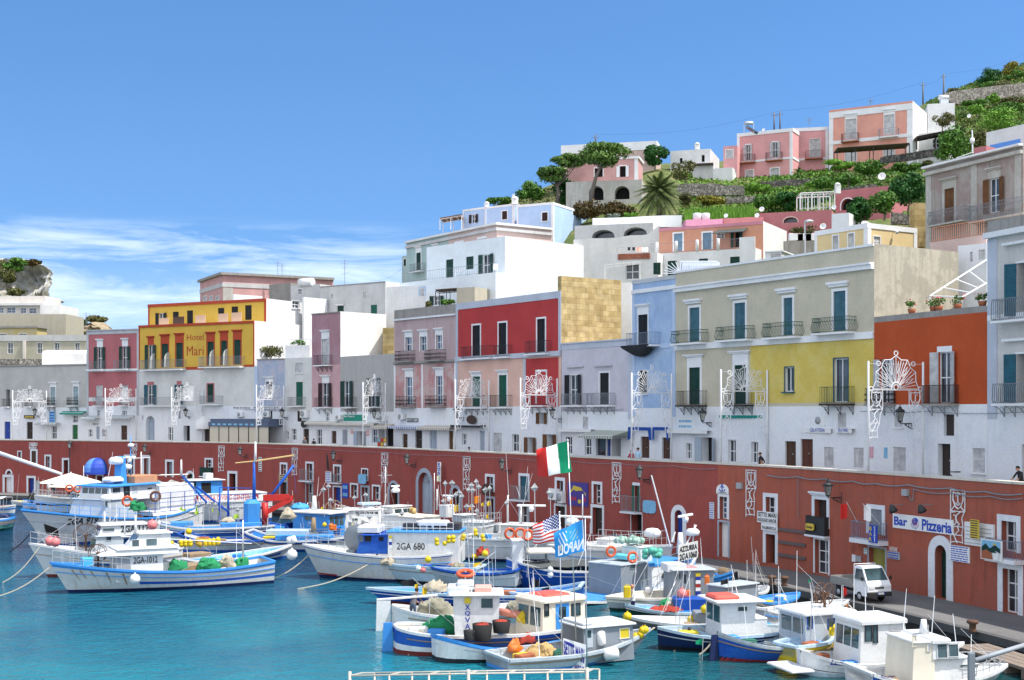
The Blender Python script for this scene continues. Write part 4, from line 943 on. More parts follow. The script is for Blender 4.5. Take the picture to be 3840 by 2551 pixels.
def gate(c,x,ytop,ybot,c2,x2,ybeam,yapex,lb):
 uA=WALL.u_of(sxc(c,x));A=WALL.P(uA,ZP,-.7);C=WALL.offset(-4.5);B=C.P(C.u_of(sxc(c2,x2)),ZP)
 r=Em('festive_light_arch',A,lb,'light arch','white festive light arches on the promenade')
 d=(B-A);W_=d.length;d=d/W_;Yk=A.y;Z=Ve((0,0,1))
 zt=CZ-(px(c,0,ytop)[1]-HY)/F*Yk;zb=CZ-(px(c,0,ybeam)[1]-HY)/F*Yk
 for q,rr in((A,.065),(B,.065)):
  m=MB();m.la(q,[(rr,0),(rr,zt-ZP),(rr*.4,zt-ZP+.05)],8);m.bu('pole',LUM,r)
 f=MB();o=d.cross(Z)*0.
 def P(x,z):return A+d*x+Z*(z-ZP)
 f.tu([P(0,zb),P(W_,zb)],.03,4);f.tu([P(0,zt-.1),P(W_,zt-.1)],.008,3)
 cx,Rz=W_*.5,CZ-(px(c2,0,yapex)[1]-HY)/F*((A.y+B.y)/2)-zb-.2;Rx=W_*.42;K=12
 ang=[PI*i/K for i in range(K+1)]
 def E(a,k):return(cx-Rx*k*ma.cos(a),zb+.06+Rz*k*ma.sin(a))
 rim=[P(*E(a,1. if i%2==0 else .9))for i,a in En(ang)]
 f.tu(rim,.027,4)
 n=d.cross(Z)
 for i,a in En(ang):
  f.tu([P(*E(a,.16)),P(*E(a,.98 if i%2==0 else .9))],.026,4)
  if i%3==0:f.torus(P(*E(a,1.07)),.13,.032,n,9,4)
  if i<K:
   am=(a+ang[i+1])/2
   if i%2==0:f.tu([P(*E(am,.45)),P(*E(am-.07,.62)),P(*E(am,.84)),P(*E(am+.07,.62)),P(*E(am,.45))],.024,4)
   else:f.tu([P(*E(am,.2)),P(*E(am,.88))],.022,4)
 f.tu([P(*E(PI*i/8,.2))for i in range(9)],.04,4);f.torus(P(cx,zb+.15),.16,.035,n,9,4)
 f.bu('fan_frame',LUM,r)
 hp=2.75;wp=min(.95,W_*.24)
 m=MB();scrollpanel(m,lambda x,z:P(.07+x,zb+z),wp,hp,.028);m.bu('scroll_panel',LUM,r)
 m=MB();scrollpanel(m,lambda x,z:P(W_-.07-x,zb+z),wp,hp,.028);m.bu('scroll_panel',LUM,r)
for a in(('B0',77,160,600,'B0',427,262,125,'light arch in front of the pale grey house at the far left'),('B0',926,140,608,'B0',1250,262,108,'light arch in front of the dusty rose house'),('B0',1536,130,616,'B0',1860,248,92,'light arch in front of the yellow hotel'),('B0',2310,110,640,'B1',255,242,78,'light arch in front of the faded blue house and restaurant veranda'),('B1',926,85,668,'B1',1190,205,22,'light arch in front of the grey peeling house'),('B1',1768,62,703,'B1',2140,225,18,'light arch at the left end of the crimson house'),('B2',12,45,725,'B2',415,200,-18,'light arch at the right end of the crimson house'),('B2',1028,0,768,'B2',1466,180,-65,'light arch in front of the light blue house'),('B2',1848,-30,808,'B2',2345,165,-78,'light arch in front of the beige and yellow house'),('B3',828,-105,890,'B3',1425,152,-185,'light arch in front of the orange house, the nearest one')):gate(*a)
def droppanel(c,x0,y0,x1,y1,lb):
 X0,Y0=px(c,x0,y0);X1,Y1=px(c,x1,y1);u0,u1=WALL.u_of(X0),WALL.u_of(X1);z1,z0=WALL.z_of((X0+X1)/2,Y0),WALL.z_of((X0+X1)/2,Y1)
 a=WALL.P(u0,0);d=WALL.P(u1,0)-a;n=WALL.norm(u0);m=MB()
 scrollpanel(m,lambda x,z:a+d*x+n*.05+Ve((0,0,z1+z)),1.,z1-z0,.032,.85)
 Th('hanging_light_panel',m,LUM,lb,'light panel','white scrolled light panels on the red wall')
for a in(('B0',272,640,346,697,'small white light panel above the narrow brown shuttered window at the far left'),('B0',1205,648,1262,790,'white light panel on the red wall behind the radar mast'),('B0',2010,668,2066,900,'white light panel left of the open dark door in the red wall'),('B1',335,688,386,935,'white light panel behind the blue crane boom'),('B1',1156,727,1216,1005,'white light panel left of the small grey arched doorway'),('B1',1908,766,1972,1068,'white light panel right of the tall arched grey door'),('B2',926,823,1006,1188,'white light panel left of the green balcony door'),('B2',2155,891,2246,1308,'white light panel at the left end of the orange wall'),('B3',1685,1076,1816,1560,'white light panel overlapping the right end of the bar sign')):droppanel(*a)
# hillside
from mathutils import noise as mnoise
def nz3(p,s=1.):return mnoise.noise(Ve(p)*s)
HILLC=[(-500,[(160,1500),(200,1460),(330,1460)]),(1300,[(150,1490),(200,1455),(330,1450)]),(1850,[(130,1500),(160,1180),(185,830),(205,775),(330,900)]),(2150,[(115,1500),(150,980),(172,800),(190,752),(215,660),(330,760)]),(2450,[(108,1450),(140,990),(160,838),(166,806),(180,712),(195,640),(215,620),(330,720)]),(2800,[(100,1400),(130,1020),(158,835),(168,752),(180,705),(192,675),(215,600),(330,680)]),(3200,[(92,1300),(120,930),(148,800),(170,705),(185,655),(200,610),(225,470),(330,560)]),(3560,[(85,1250),(110,930),(140,800),(170,660),(200,590),(220,470),(245,395),(290,345),(360,500)]),(3840,[(80,1200),(110,880),(150,700),(180,520),(210,440),(240,350),(270,262),(300,240),(360,400)]),(4400,[(70,1100),(110,760),(150,540),(200,370),(250,250),(300,140),(360,200)])]
def hill_sy(sx,Y):
 def col(pts):
  if Y<=pts[0][0]:return pts[0][1]+(pts[0][0]-Y)*6
  for(a,b),(c,d)in zip(pts,pts[1:]):
   if Y<=c:return b+(d-b)*(Y-a)/(c-a)
  return pts[-1][1]
 for(x0,p0),(x1,p1)in zip(HILLC,HILLC[1:]):
  if sx<=x1 or x1==4400:
   t=min(1,max(0,(sx-x0)/(x1-x0)));return col(p0)*(1-t)+col(p1)*t
def hill(sx,Y):return at(sx,min(1540,hill_sy(sx,Y)),Y)
M_hill=Pl('hill_soil',(.10,.135,.035),.6,(.05,.07,.02),(.20,.18,.08))
mb=MB();xs=[-500+i*40 for i in range(124)];ys=[62+i*3.2 for i in range(92)]
vs=[]
for Y in ys:
 for sx in xs:
  u=FAC.u_of(sx)if-500<sx<4400 else 0
  yf=FAC.Y_of(sx)+9;p=hill(sx,max(Y,yf))
  if Y<yf:p=at(sx,1542,yf);p.z=min(p.z,6.)
  p.z=max(p.z,5.9)
  if Y>yf+6:p.z+=.5*nz3((p.x,p.y,3),.22)
  vs.append(p)
nx=len(xs);mb.add(vs,[(j*nx+i,j*nx+i+1,(j+1)*nx+i+1,(j+1)*nx+i)for j in range(len(ys)-1)for i in range(nx-1)],1)
struct('hillside',mb,M_hill)
mb=MB();mb.quad((-1500,330,5),(1500,330,5),(1500,3000,5),(-1500,3000,5));struct('far_ground',mb,M_hill)
# foliage
LF_PINE=leafm('leaf_pine',(.035,.085,.015),(.11,.20,.03),(.25,.31,.06))
LD=leafm('leaf_dark',(.01,.046,.01),(.033,.13,.019),(.078,.221,.039))
LM=leafm('leaf_mid',(.033,.091,.016),(.098,.221,.026),(.208,.351,.052))
LB=leafm('leaf_bright',(.065,.169,.019),(.182,.364,.039),(.338,.494,.091))
LO=leafm('leaf_olive',(.05,.06,.02),(.13,.13,.035),(.22,.20,.05))
LF_BROWN=leafm('leaf_rusty',(.03,.04,.012),(.10,.06,.015),(.19,.12,.02))
LF_YEL=leafm('leaf_broom',(.06,.08,.015),(.25,.22,.02),(.45,.36,.02))
LF_PALM=leafm('leaf_palm',(.052,.078,.026),(.13,.169,.052),(.26,.247,.104))
LF_SILV=leafm('leaf_silver',(.10,.14,.10),(.22,.27,.20),(.30,.34,.27))
LF_DRY=leafm('leaf_dry',(.18,.14,.05),(.34,.27,.11),(.42,.36,.18))
BARK=Pl('bark',(.17,.14,.115),.7,(.07,.055,.045))
rnd=random.Random(11)
def rdir():
 while 1:
  v=Ve((rnd.uniform(-1,1),rnd.uniform(-1,1),rnd.uniform(-1,1)))
  if .05<v.length<1:return v.normalized()
def leaf(mb,p,s,nrm=None,asp=1.):
 n=(nrm or rdir());a=n.orthogonal().normalized();b=n.cross(a);t=rnd.uniform(0,2*PI);a,b=a*ma.cos(t)+b*ma.sin(t),b*ma.cos(t)-a*ma.sin(t)
 k=s*rnd.uniform(.6,1.25);mb.add([p-a*k*asp,p+b*k*.55+n*k*.12,p+a*k*asp,p-b*k*.55+n*k*.1],[(0,1,2,3)])
def blob(mb,c,rx,ry,rz,n,s,lumps=9,hollow=.55,flat=0.):
 c=Ve(c);L=[]
 for i in range(lumps):
  d=rdir();q=Ve((d.x*rx*.62,d.y*ry*.62,d.z*rz*.62));L.append((q,rnd.uniform(.34,.56)))
 for i in range(n):
  q,k=rnd.choice(L);d=rdir()
  if flat and d.z<-.2 and rnd.random()<flat:d.z=-d.z
  r=k*rnd.uniform(hollow,1.);p=c+q+Ve((d.x*rx*r,d.y*ry*r,d.z*rz*r))
  leaf(mb,p,s,(d+rdir()*.8).normalized())
def box_px(c,x0,y0,x1,y1,Y):
 a,b=cat_(c,x0,y1,Y),cat_(c,x1,y0,Y);return(a+b)/2,(b.x-a.x)/2,(b.z-a.z)/2
def bush(name,lb,c,x0,y0,x1,y1,Y,mat,n=500,s=.22,cat='bush',group=None,lumps=9,depth=None,trunk=None):
 m,rx,rz=box_px(c,x0,y0,x1,y1,Y);ry=depth or rx*.8
 base=Ve((m.x,m.y,m.z-rz));r=Em(name,base,lb,cat,group)
 mb=MB();blob(mb,m,rx,ry,rz,n,s,lumps);mb.bu('crown' if trunk else 'foliage',mat,r)
 t=MB();zb=-.5 if not trunk else-trunk
 for k in range(3 if not trunk else 1):
  a=rnd.uniform(0,6.3);t.tu([base+Ve((0,0,zb)),base+Ve((rx*.15*ma.cos(a),0,rz*.5)),base+Ve((rx*.4*ma.cos(a),ry*.3*ma.sin(a),rz*1.2))],.12 if trunk else .05,5,r2=.03)
 t.bu('trunk' if trunk else 'stem',BARK,r);return r
def umbrella_pine(lb,Y,trunk,crowns,n=1500,s=.24):
 pts=[cat_(*t,Y)for t in trunk];r=Em('pine_tree',pts[0],lb,'pine tree')
 t=MB();t.tu(pts,.34,7,r2=.17)
 f=MB()
 for c in crowns:
  m,rx,rz=box_px(*c,Y);ry=rx*.85
  blob(f,m,rx,ry,rz,n,s,14,.5,.6)
  for k in range(6):
   a=k*PI/3+.3;e=m+Ve((rx*.6*ma.cos(a),ry*.6*ma.sin(a),-rz*.1));st=pts[-1]-(pts[-1]-pts[-2])*rnd.uniform(0,.5)
   t.tu([st,(st+e)/2+Ve((0,0,-rz*.15)),e],.11,5,r2=.03)
 t.bu('trunk',BARK,r);f.bu('crown',LF_PINE,r)
umbrella_pine('large umbrella pine leaning in front of the pink villa',170,[('D1',35,760),('D1',55,620),('D1',85,500),('D1',130,400)],[('D1',-70,180,400,410)],5200,.22)
umbrella_pine('smaller dark umbrella pine beside the ivy covered wall',176,[('D0',1690,392),('D0',1700,310),('D0',1690,220)],[('D0',1490,60,1810,215),('D0',1630,-60,1960,80)],2600,.22)
def palm(lb,c,x,ybase,yc,R,Y,nf=46,s=1.,trunk_r=.32,mat=None):
 b=cat_(c,x,ybase,Y);t=cat_(c,x,yc,Y);r=Em('palm_tree',b,lb,'palm tree');m=MB()
 m.tu([b,(b+t)/2+Ve((.1,0,0)),t],trunk_r,8,r2=trunk_r*.85);m.bu('trunk',BARK,r)
 f=MB()
 for i in range(nf):
  a=i*2.399;el=1.25-2.1*((i+.5)/nf)**.9;d=Ve((ma.cos(a)*ma.cos(el),ma.sin(a)*ma.cos(el),ma.sin(el)));L_=R*rnd.uniform(.85,1.1)
  pts=[]
  for k in range(9):
   q=k/8;pts.append(t+d*L_*q+Ve((0,0,-R*.42*q*q*(1.1-.3*ma.sin(el)))))
  f.tu(pts,.035*s,3,r2=.01)
  side=d.cross(Ve((0,0,1)));side=side.normalized()if side.length>.1 else Ve((1,0,0))
  for k in range(2,34):
   q=k/34;j=min(7,int(q*8));p=pts[j].lerp(pts[j+1],q*8-j);tang=(pts[j+1]-pts[j]).normalized();w=R*.22*ma.sin(PI*min(1,q*.9+.1))
   for sg in(-1,1):
    e=p+side*sg*w*.72+tang*w*.65+Ve((0,0,-w*.45));h=tang*R*.017
    f.add([p-h,p+h,e],[(0,1,2)])
 f.bu('fronds',mat or LF_PALM,r)
palm('big date palm on the hillside terrace','D1',665,860,625,3.3,160,80)
palm('small bright palm at the foot of the salmon pink houses','D1',1945,505,455,1.3,184,26,.6,.14,LM)
bush('round_tree','dense round dark green tree behind the pink villa','D1',512,198,750,395,194,LD,2600,.24,'tree',None,16,None,2.)
bush('shrub_thicket','pale green shrubs on the ridge above the light blue house','D0',1040,330,1290,425,190,LM,900,.24)
bush('shrub_thicket','spiky bright green conifer bush left of the smaller pine','D0',1300,205,1610,410,186,LM,2000,.24)
bush('ivy_mass','dark ivy covering the wall behind the smaller pine','D0',1610,170,1862,400,179,LD,2200,.22,'ivy',None,14,1.5)
bush('hedge','rusty brown hedge below the arcaded terrace of the villa','D0',1800,365,2120,545,166,LF_BROWN,1800,.2,'hedge',None,16,1.4)
bush('hedge','dark brown hedge left of the big date palm','D1',60,725,450,890,165,LF_BROWN,2200,.2,'hedge',None,18,1.2)
bush('shrub','rounded silver grey shrub beside the white garden wall','D1',175,812,322,885,159,LF_SILV,700,.14)
bush('shrub','rounded bright green shrub beside the white garden wall','D1',328,815,475,885,159,LB,700,.14)
bush('olive_tree','sparse grey green tree in front of the small white house','D1',760,330,1045,560,178,LO,700,.2,'tree',None,14,None,.5)
for i,a in En((('D1',1530,660,1745,800,160,LM,'olive green bush left of the white pergola on the terraces'),('D1',1735,635,1962,805,158,LD,'tall dark green bush touching the white pergola'),('D1',2060,660,2260,760,164,LD,'dark bush seen through the white pergola'),('D1',1440,560,1700,640,172,LB,'bright green vine patch on the upper stone terrace'),('D1',1990,520,2352,630,174,LB,'bright vine rows below the salmon pink houses'),('D1',850,640,960,760,164,LO,'olive scrub right of the big date palm'),('D1',950,680,1280,760,162,LF_YEL,'yellow green scrub above the reed bed'),('D2',480,975,800,1070,176,LB,'trained bright green vine left of the striped awning'),('D2',780,965,1090,1110,174,LM,'vine and shrubs below the orange pergola'),('D2',1130,1000,1420,1090,168,LM,'green bushes under the grey terrace wall'),('D2',1410,985,1530,1070,166,LO,'olive bush at the end of the grey terrace wall'),('D2',390,1130,620,1250,166,LM,'low green plants on the middle terrace'),('D2',640,1110,850,1215,164,LM,'green plants left of the white satellite dish'),('D2',300,1310,580,1420,161,LD,'dark shrubs behind the white railing'),('D2',0,1260,300,1440,160,LM,'large rounded green bush on the lower terrace'),('D2',1630,320,1760,400,222,LO,'small dry shrub on the stone wall near the utility pole'),('D2',1870,110,2160,320,262,LD,'dark scrub on the upper right ridge'),('D2',2140,70,2380,230,268,LF_YEL,'yellow broom on the upper right ridge'),('D2',2160,150,2400,260,262,LM,'green bush below the yellow broom'),('D2',1940,250,2200,330,255,LM,'pale green bush above the ridge stone wall'),('D2',2030,255,2290,390,240,LO,'brown green scrub over the ridge stone wall'),('D2',2010,360,2140,470,224,LB,'yellow green shrub in front of the ridge stone wall'),('D2',1830,470,2000,560,205,LB,'bright shrub beside the white cube house'),('D2',1770,425,2060,500,218,LM,'grassy shrubs behind the white cube house'),('D2',2130,400,2400,470,226,LO,'dry shrubs below the ridge stone wall'),('D2',2000,460,2400,540,214,LM,'green bushes on the upper right slope'))):
 c,x0,y0,x1,y1,Y,m,lab=a;A=(x1-x0)*(y1-y0);bush('shrub',lab,c,x0,y0,x1,y1,Y,m,int(300+A/24),.2,'bush','shrubs on the hillside terraces',12)
for a in(('D2',1915,505,2352,715,190,LB,'spreading fig tree above the blue and white house',1800),('D2',1510,690,1910,1035,150,LM,'tall leafy tree left of the white television mast',2800),('D2',1800,700,2070,900,158,LO,'loose olive tree behind the television mast',900),('D2',1120,1085,1450,1400,128,LD,'glossy dark fig tree touching the weathered house',3000),('D2',925,1270,1210,1480,126,LM,'mid green tree in front of the magenta house',1800),('D2',715,1320,960,1568,128,LD,'dark tree left of the dry grass',1800)):
 bush('leafy_tree',a[7],*a[:6],a[6],a[8],.2,'tree','leafy trees on the right slope',18,None,.6)
bush('acacia_tree','small ochre green tree in front of the white cube house','D2',1490,540,1730,680,188,LO,1100,.16,'tree',None,12,None,2.)
def cover(name,lb,regs):
 mb=MB();mats=[]
 for c,x0,y0,x1,y1,Ya,Yb,n,s,m,up in regs:
  if m not in mats:mats.append(m)
  mb.mi=mats.index(m)
  for i in range(n):
   x=rnd.uniform(x0,x1);t=rnd.random();X,_=px(c,x,0);Y=Ya+(Yb-Ya)*t;p=hill(X,Y);p.z+=rnd.uniform(0,s*1.5)
   if up:
    a=rnd.uniform(0,6.3);v=Ve((ma.cos(a),ma.sin(a),0))*s*.12;h=Ve((rnd.uniform(-.3,.3)*s,rnd.uniform(-.3,.3)*s,s*rnd.uniform(1.5,3.2)));mb.add([p-v,p+v,p+h],[(0,1,2)])
   else:leaf(mb,p,s)
 o=mb.bu(name,mats);tag(o,lb,'ground cover',None,'stuff')
cover('ground_cover','green weeds and low plants covering the hillside terraces',[('D1',850,0,2352,0,158,200,5000,.25,LB,0),('D1',850,0,2352,0,158,200,3000,.22,LO,0),('D2',0,0,1500,0,140,200,8000,.25,LM,0),('D2',1450,0,2600,0,150,300,12000,.28,LM,0),('D2',1450,0,2600,0,150,300,5000,.26,LO,0),('D2',1600,0,2600,0,200,300,2500,.26,LF_YEL,0),('D0',1000,0,2352,0,170,210,3000,.24,LO,0)])
cover('reed_grass','bright green reed bed between the palm and the bushes',[('D1',905,0,1540,0,155,160,5200,.5,LB,1)])
cover('dry_grass','straw coloured grass above the cream yellow house',[('D3',880,0,1340,0,112,122,2600,.4,LF_DRY,1)])
# dry stone terrace walls
DRY=sn('dry_stone',(.16,.15,.135),(.36,.34,.30),(.035,.032,.03),1.,irregular=1)
DRYD=sn('dry_stone_dark',(.08,.075,.07),(.20,.19,.17),(.025,.022,.02),1.,irregular=1)
def Sw(lb,c,pts,Ys,mat,th=.5,name='terrace_wall'):
 mb=MB();N=len(pts)
 Ys=Ys if isinstance(Ys,(list,tuple))else[Ys]*N
 if name=='terrace_wall':Ys=[Y-5 for Y in Ys]
 T=[cat_(c,x,a,Y)for(x,a,b),Y in zip(pts,Ys)];B=[cat_(c,x,b,Y)for(x,a,b),Y in zip(pts,Ys)]
 bk=Ve((0,th,0))
 for i in range(N-1):
  k=5
  for j in range(k):
   t0,t1=j/k,(j+1)/k;a,b=T[i].lerp(T[i+1],t0),T[i].lerp(T[i+1],t1);c_,d=B[i].lerp(B[i+1],t1),B[i].lerp(B[i+1],t0)
   a.z+=.12*nz3(a,.8);b.z+=.12*nz3(b,.8)
   mb.quad(d,c_,b,a);mb.quad(a,b,b+bk,a+bk);mb.quad(b+bk,c_+bk,d+bk,a+bk)
   if i==0 and j==0:mb.quad(d,a,a+bk,d+bk)
   if i==N-2 and j==k-1:mb.quad(b,c_,c_+bk,b+bk)
 Th(name,mb,mat,lb,'wall','stone terrace walls' if name=='terrace_wall' else None)
Sw('dry stone terrace wall right of the big palm','D1',[(830,565,670),(1150,560,672),(1450,588,665)],176,DRY)
Sw('dark stone terrace wall below the salmon pink house','D1',[(1600,545,635),(1850,525,640),(2130,512,625)],181,DRYD)
Sw('short stone terrace wall above the reed bed','D1',[(1260,690,745),(1560,665,730)],168,DRY)
Sw('stone terrace wall left of the satellite dish','D2',[(690,1235,1275),(1000,1195,1245)],160,DRYD)
Sw('grey stone garden wall right of the orange pergola','D2',[(1040,955,1010),(1300,915,985),(1580,862,935)],[172,168,165],DRYD)
Sw('broken stone wall along the upper right ridge','D2',[(1625,362,430),(1750,340,470),(2000,310,450),(2400,265,420)],[222,226,232,240],DRY)
Sw('weathered grey retaining wall beside the crooked lamp','D3',[(150,505,640),(430,470,620)],118,CONC,.4,'retaining_wall')
Sw('square yellow tuff buttress left of the weathered house','D3',[(1348,150,560),(1452,145,555)],108,TUFF,1.5,'stone_buttress')
Sw('low grey block wall with dry grass behind','D3',[(1140,230,345),(1340,270,350)],112,DRY,.4,'block_wall')
# far left headland
def crag(lb,Y,c,pts_top,ybot,mat,depth):
 mb=MB();rows=22;cols=len(pts_top);K=10;vs=[]
 tops=[cat_(c,x,y,Y)for x,y in pts_top];zb=cat_(c,0,ybot,Y).z
 fine=[]
 for i in range((cols-1)*K+1):
  a=tops[i//K];b=tops[min(cols-1,i//K+1)];fine.append(a.lerp(b,(i%K)/K))
 n=len(fine)
 for j in range(rows*2+1):
  for i,t in En(fine):
   if j<=rows:
    k=j/rows;p=Ve((t.x,t.y-2.*ma.sin(k*PI),zb+(t.z-zb)*k))
    e=Ve((nz3(p,.12)*1.6+nz3(p,.5)*.9,nz3(p+Ve((9,0,0)),.15)*6+nz3(p,.45)*3+abs(nz3(p,1.1))*1.6,nz3(p,.4)*.5));p+=e*(.4 if j==rows else 1)
    if i==0 or i==n-1:p.y+=depth*.15
   else:
    k=(j-rows)/rows;p=Ve((t.x*(1+depth*k/t.y)-12*k,t.y+depth*k,CZ+(t.z-CZ)*(1-.2*k)-4*k+.8*nz3(t+Ve((0,depth*k,0)),.15)))
   vs.append(p)
 mb.add(vs,[(j*n+i,j*n+i+1,(j+1)*n+i+1,(j+1)*n+i)for j in range(rows*2)for i in range(n-1)])
 o=mb.bu('headland',mat);o['kind']='structure';return o
ROCK=Pl('cliff_rock',(.50,.50,.49),.9,(.22,.21,.20),(.34,.31,.24))
crag('',262,'A0',[(-420,190),(-200,185),(0,170),(100,172),(170,165),(260,180),(340,200),(390,232),(408,262),(425,330),(432,420),(420,520)],620,ROCK,60)
crag('',236,'A0',[(640,800),(720,770),(860,755),(960,760),(1000,790),(1040,830)],900,Pl('earth_bank',(.36,.29,.19),.8,(.2,.15,.09)),40)
for a in(('A0',-160,170,60,300,258,LO,1300,'olive scrub on the far cliff top at the picture edge'),('A0',30,160,250,290,256,LM,1500,'green bush on top of the far grey cliff'),('A0',220,178,385,240,258,LF_BROWN,800,'rusty scrub at the right end of the far cliff top'),('A0',-60,250,180,400,255,LO,1300,'scrub hanging on the face of the far cliff'),('A0',50,445,240,520,250,LO,700,'brown grass tuft at the foot of the far cliff'),('A0',550,640,700,800,232,LM,900,'green slope shrub right of the white terraced house'),('A0',625,730,720,868,225,LB,700,'yellow green shrub beside the plain beige wall'),('A0',718,720,800,790,234,LD,500,'dark bush on the left of the little earth bank'),('A0',780,690,990,770,238,LO,900,'olive trees on top of the little earth bank'),('A0',430,550,560,640,245,LO,500,'scrub beside the white stair wall')):
 c,x0,y0,x1,y1,Y,m,n,lab=a;bush('shrub',lab,c,x0,y0,x1,y1,Y,m,n,.32,'bush','scrub on the far headland',12)
P_ICE=Pl('render_ice_white',(.74,.79,.82),.12,(.5,.53,.55))
P_SAGE=Pl('render_sage',(.40,.52,.50),.45,(.28,.34,.33))
P_DPINK=Pl('render_powder_pink',(.66,.49,.44),.35,(.42,.34,.31))
P_SKY=Pl('render_sky_blue',(.43,.58,.80),.1)
P_CORAL=Pl('render_coral',(.60,.29,.19),.4,(.42,.22,.16))
P_SALM=Pl('render_salmon_pink',(.68,.34,.335),.3,(.5,.26,.25))
P_SALO=Pl('render_salmon_orange',(.72,.345,.27),.3,(.55,.26,.2))
P_MAG=Pl('render_magenta',(.48,.18,.19),.4,(.36,.15,.15))
P_ORCH=Pl('render_orchid',(.62,.27,.38),.2)
P_BUTT=Pl('render_butter',(.74,.57,.30),.12,(.56,.44,.25))
P_GREYW=Pl('render_grey_white',(.55,.54,.53),.5,(.33,.32,.31))
P_MOUL=Pl('render_mouldy',(.42,.37,.33),1.,(.09,.08,.08),(.31,.235,.21))
P_OCHP=Pl('render_rose_ochre',(.60,.34,.32),.5,(.36,.27,.24))
P_STONEW=Pl('render_old_limewash',(.54,.52,.47),.95,(.22,.21,.19),(.40,.38,.33))
P_OLDY=Pl('render_old_cream',(.50,.46,.36),.8,(.26,.24,.20),(.40,.37,.31))
def railp(rt,p,q,h,mat,name='railing',pitch=.15,r=.014,bars=1,glass=None):
 p,q=Ve(p),Ve(q);n=max(2,int((q-p).length/pitch));m=MB();Z=Ve((0,0,h))
 if bars:
  for i in range(n+1):a=p.lerp(q,i/n);m.tu([a,a+Z],r,4,cap=0)
 m.tu([p+Z,q+Z],r*1.6,4);m.tu([p+Z*.1,q+Z*.1],r*1.2,4)
 return m.bu(name,mat,rt)
h=Uo('white_house','large icy white block with a huge blind side wall above the crimson house',('D0',1210,700),('D0',490),('D0',2036),8.,135,47,P_ICE)
h.w('D0',668,914,734,1104,'G',GREEN);h.w('D0',852,888,920,1005,'G',GREEN);h.w('D0',972,868,1110,1062,'O',GREEN);h.fi();wb=h
pl=h.pl;n=pl.norm();zt=pl.z_of(*px('D0',1100,1065));o=Plane((pl.P(0,0)+n*2.2).xy,(pl.P(pl.L,0)+n*2.2).xy);u1=o.u_of(sxc('D0',1124))
mb=MB();pbox(mb,pl,-2.,u1,8.,zt,.003,2.2);mb.bu('terrace',P_ICE,h.rt)
railp(h.rt,o.P(-1.6,zt),o.P(u1-.1,zt),1.,IL,pitch=.35)
mb=MB();mb.box(pl.P(pl.u_of(sxc('D0',860)),zt+.72)+n*1.,1.1,.7,.04)
for dx in(-.45,.45):
 for dy in(-.25,.25):mb.box(pl.P(pl.u_of(sxc('D0',860)),zt+.35)+n*1.+Ve((dx,dy,0)),.05,.05,.7)
Th('terrace_table',mb,SASH,'small white table on the terrace of the icy white house','table')
mb=MB();q=o.P(u1-1.,zt)-n*.9
mb.box(q+Ve((0,0,.42)),.5,.5,.05);mb.box(q+Ve((0,.24,.75)),.5,.05,.6)
for dx in(-.22,.22):
 for dy in(-.22,.22):mb.box(q+Ve((dx,dy,.2)),.04,.04,.4)
Th('terrace_chair',mb,SASH,'white garden chair on the terrace of the icy white house','chair')
h=Uo('town_house','sage green house whose right half is powder pink behind the icy white block',('D0',1135,578),('D0',305),('D0',1640),12.,152,55,P_SAGE,gable=P_DPINK)
h.w('D0',395,853,437,1010,'G',GREEN,Fm=.14,hgap=.5,head=.12);h.Bc('D0',332,950,470,1020,IL,.7);h.w('D0',553,832,592,1000,'G',GREEN,Fm=.14,hgap=.5,head=.12);h.Bc('D0',492,930,592,1000,IL,.7)
u=h.pl.u_of(sxc('D0',692));h.Sr(u,h.pl.L,12,h.z1-.02,P_DPINK,'painted_half',.02);h.band(h.z1-.9,.35,.25,P_GREYW,gable=1);h.band(h.z1-.25,.25,.4,WHITE,gable=1)
for a,b in((757,838),(963,1045)):
 ua,ub=h.pl.u_of(sxc('D0',a)),h.pl.u_of(sxc('D0',b));zz=h.zc('D0',(a+b)/2,745 if a<800 else 705);mb=MB();pbox(mb,h.pl,ua,ub,zz-.3,zz,.022,.2);mb.bu('lintel',TRIM,h.rt)
h.fi();sage=h
h=Uo('house_annex','low sage green annex with one small dark window at the left of the sage house',('D0',312,880),('D0',262),None,12.,186,40,P_SAGE);h.w('D0',278,912,302,972,'G',GREEN,Fm=.08);h.fi()
def pergola(lb,c,pts,Y,zb,mat,depth=3.,name='pergola',roofm=None,posts=3,r=.07):
 A,B=cat_(c,*pts[0],Y),cat_(c,*pts[1],Y);d=Ve((.25,depth,0));R=Em(name,(A.x,A.y,zb),lb,name)
 for i in range(posts):
  for k in(0,1):P_=MB();q=A.lerp(B,i/(posts-1))+d*k;P_.tu([Ve((q.x,q.y,zb)),q],r,4);P_.bu('post',mat,R)
 m=MB()
 for k in(0,1):m.tu([A+d*k,B+d*k],r,4)
 nb=max(4,int((B-A).length/.7))
 for i in range(nb+1):q=A.lerp(B,i/nb);m.tu([q,q+d],r*.7,4)
 m.bu('beam',mat,R)
 if roofm:s=MB();up=Ve((0,0,.1));s.obox(A+up-d*.1,B-A,d*1.2,Ve((0,0,.05)));s.bu('canopy',roofm,R)
 return R
PW=Pt('pergola_white',(.7,.7,.68),.6,.2);CANE=Pt('cane_mat',(.16,.115,.075),.9,.5,5)
pergola('white framed pergola on the roof left of the light blue house','D0',((612,545),(812,512)),168,at(*px('D0',700,640),168).z,PW,3.,roofm=CANE)
h=Uo('blue_house','light blue house with white edges on top of the sage roof',('D0',1650,388),('D0',1318),('D0',2010),40.-9,160,28,P_SKY)
h.w('D0',1550,483,1602,562,'G',BROWN,Fm=.12,sill=.1);h.w('D0',1832,468,1875,512,'G',GREEN2,g=1,Fm=.16)
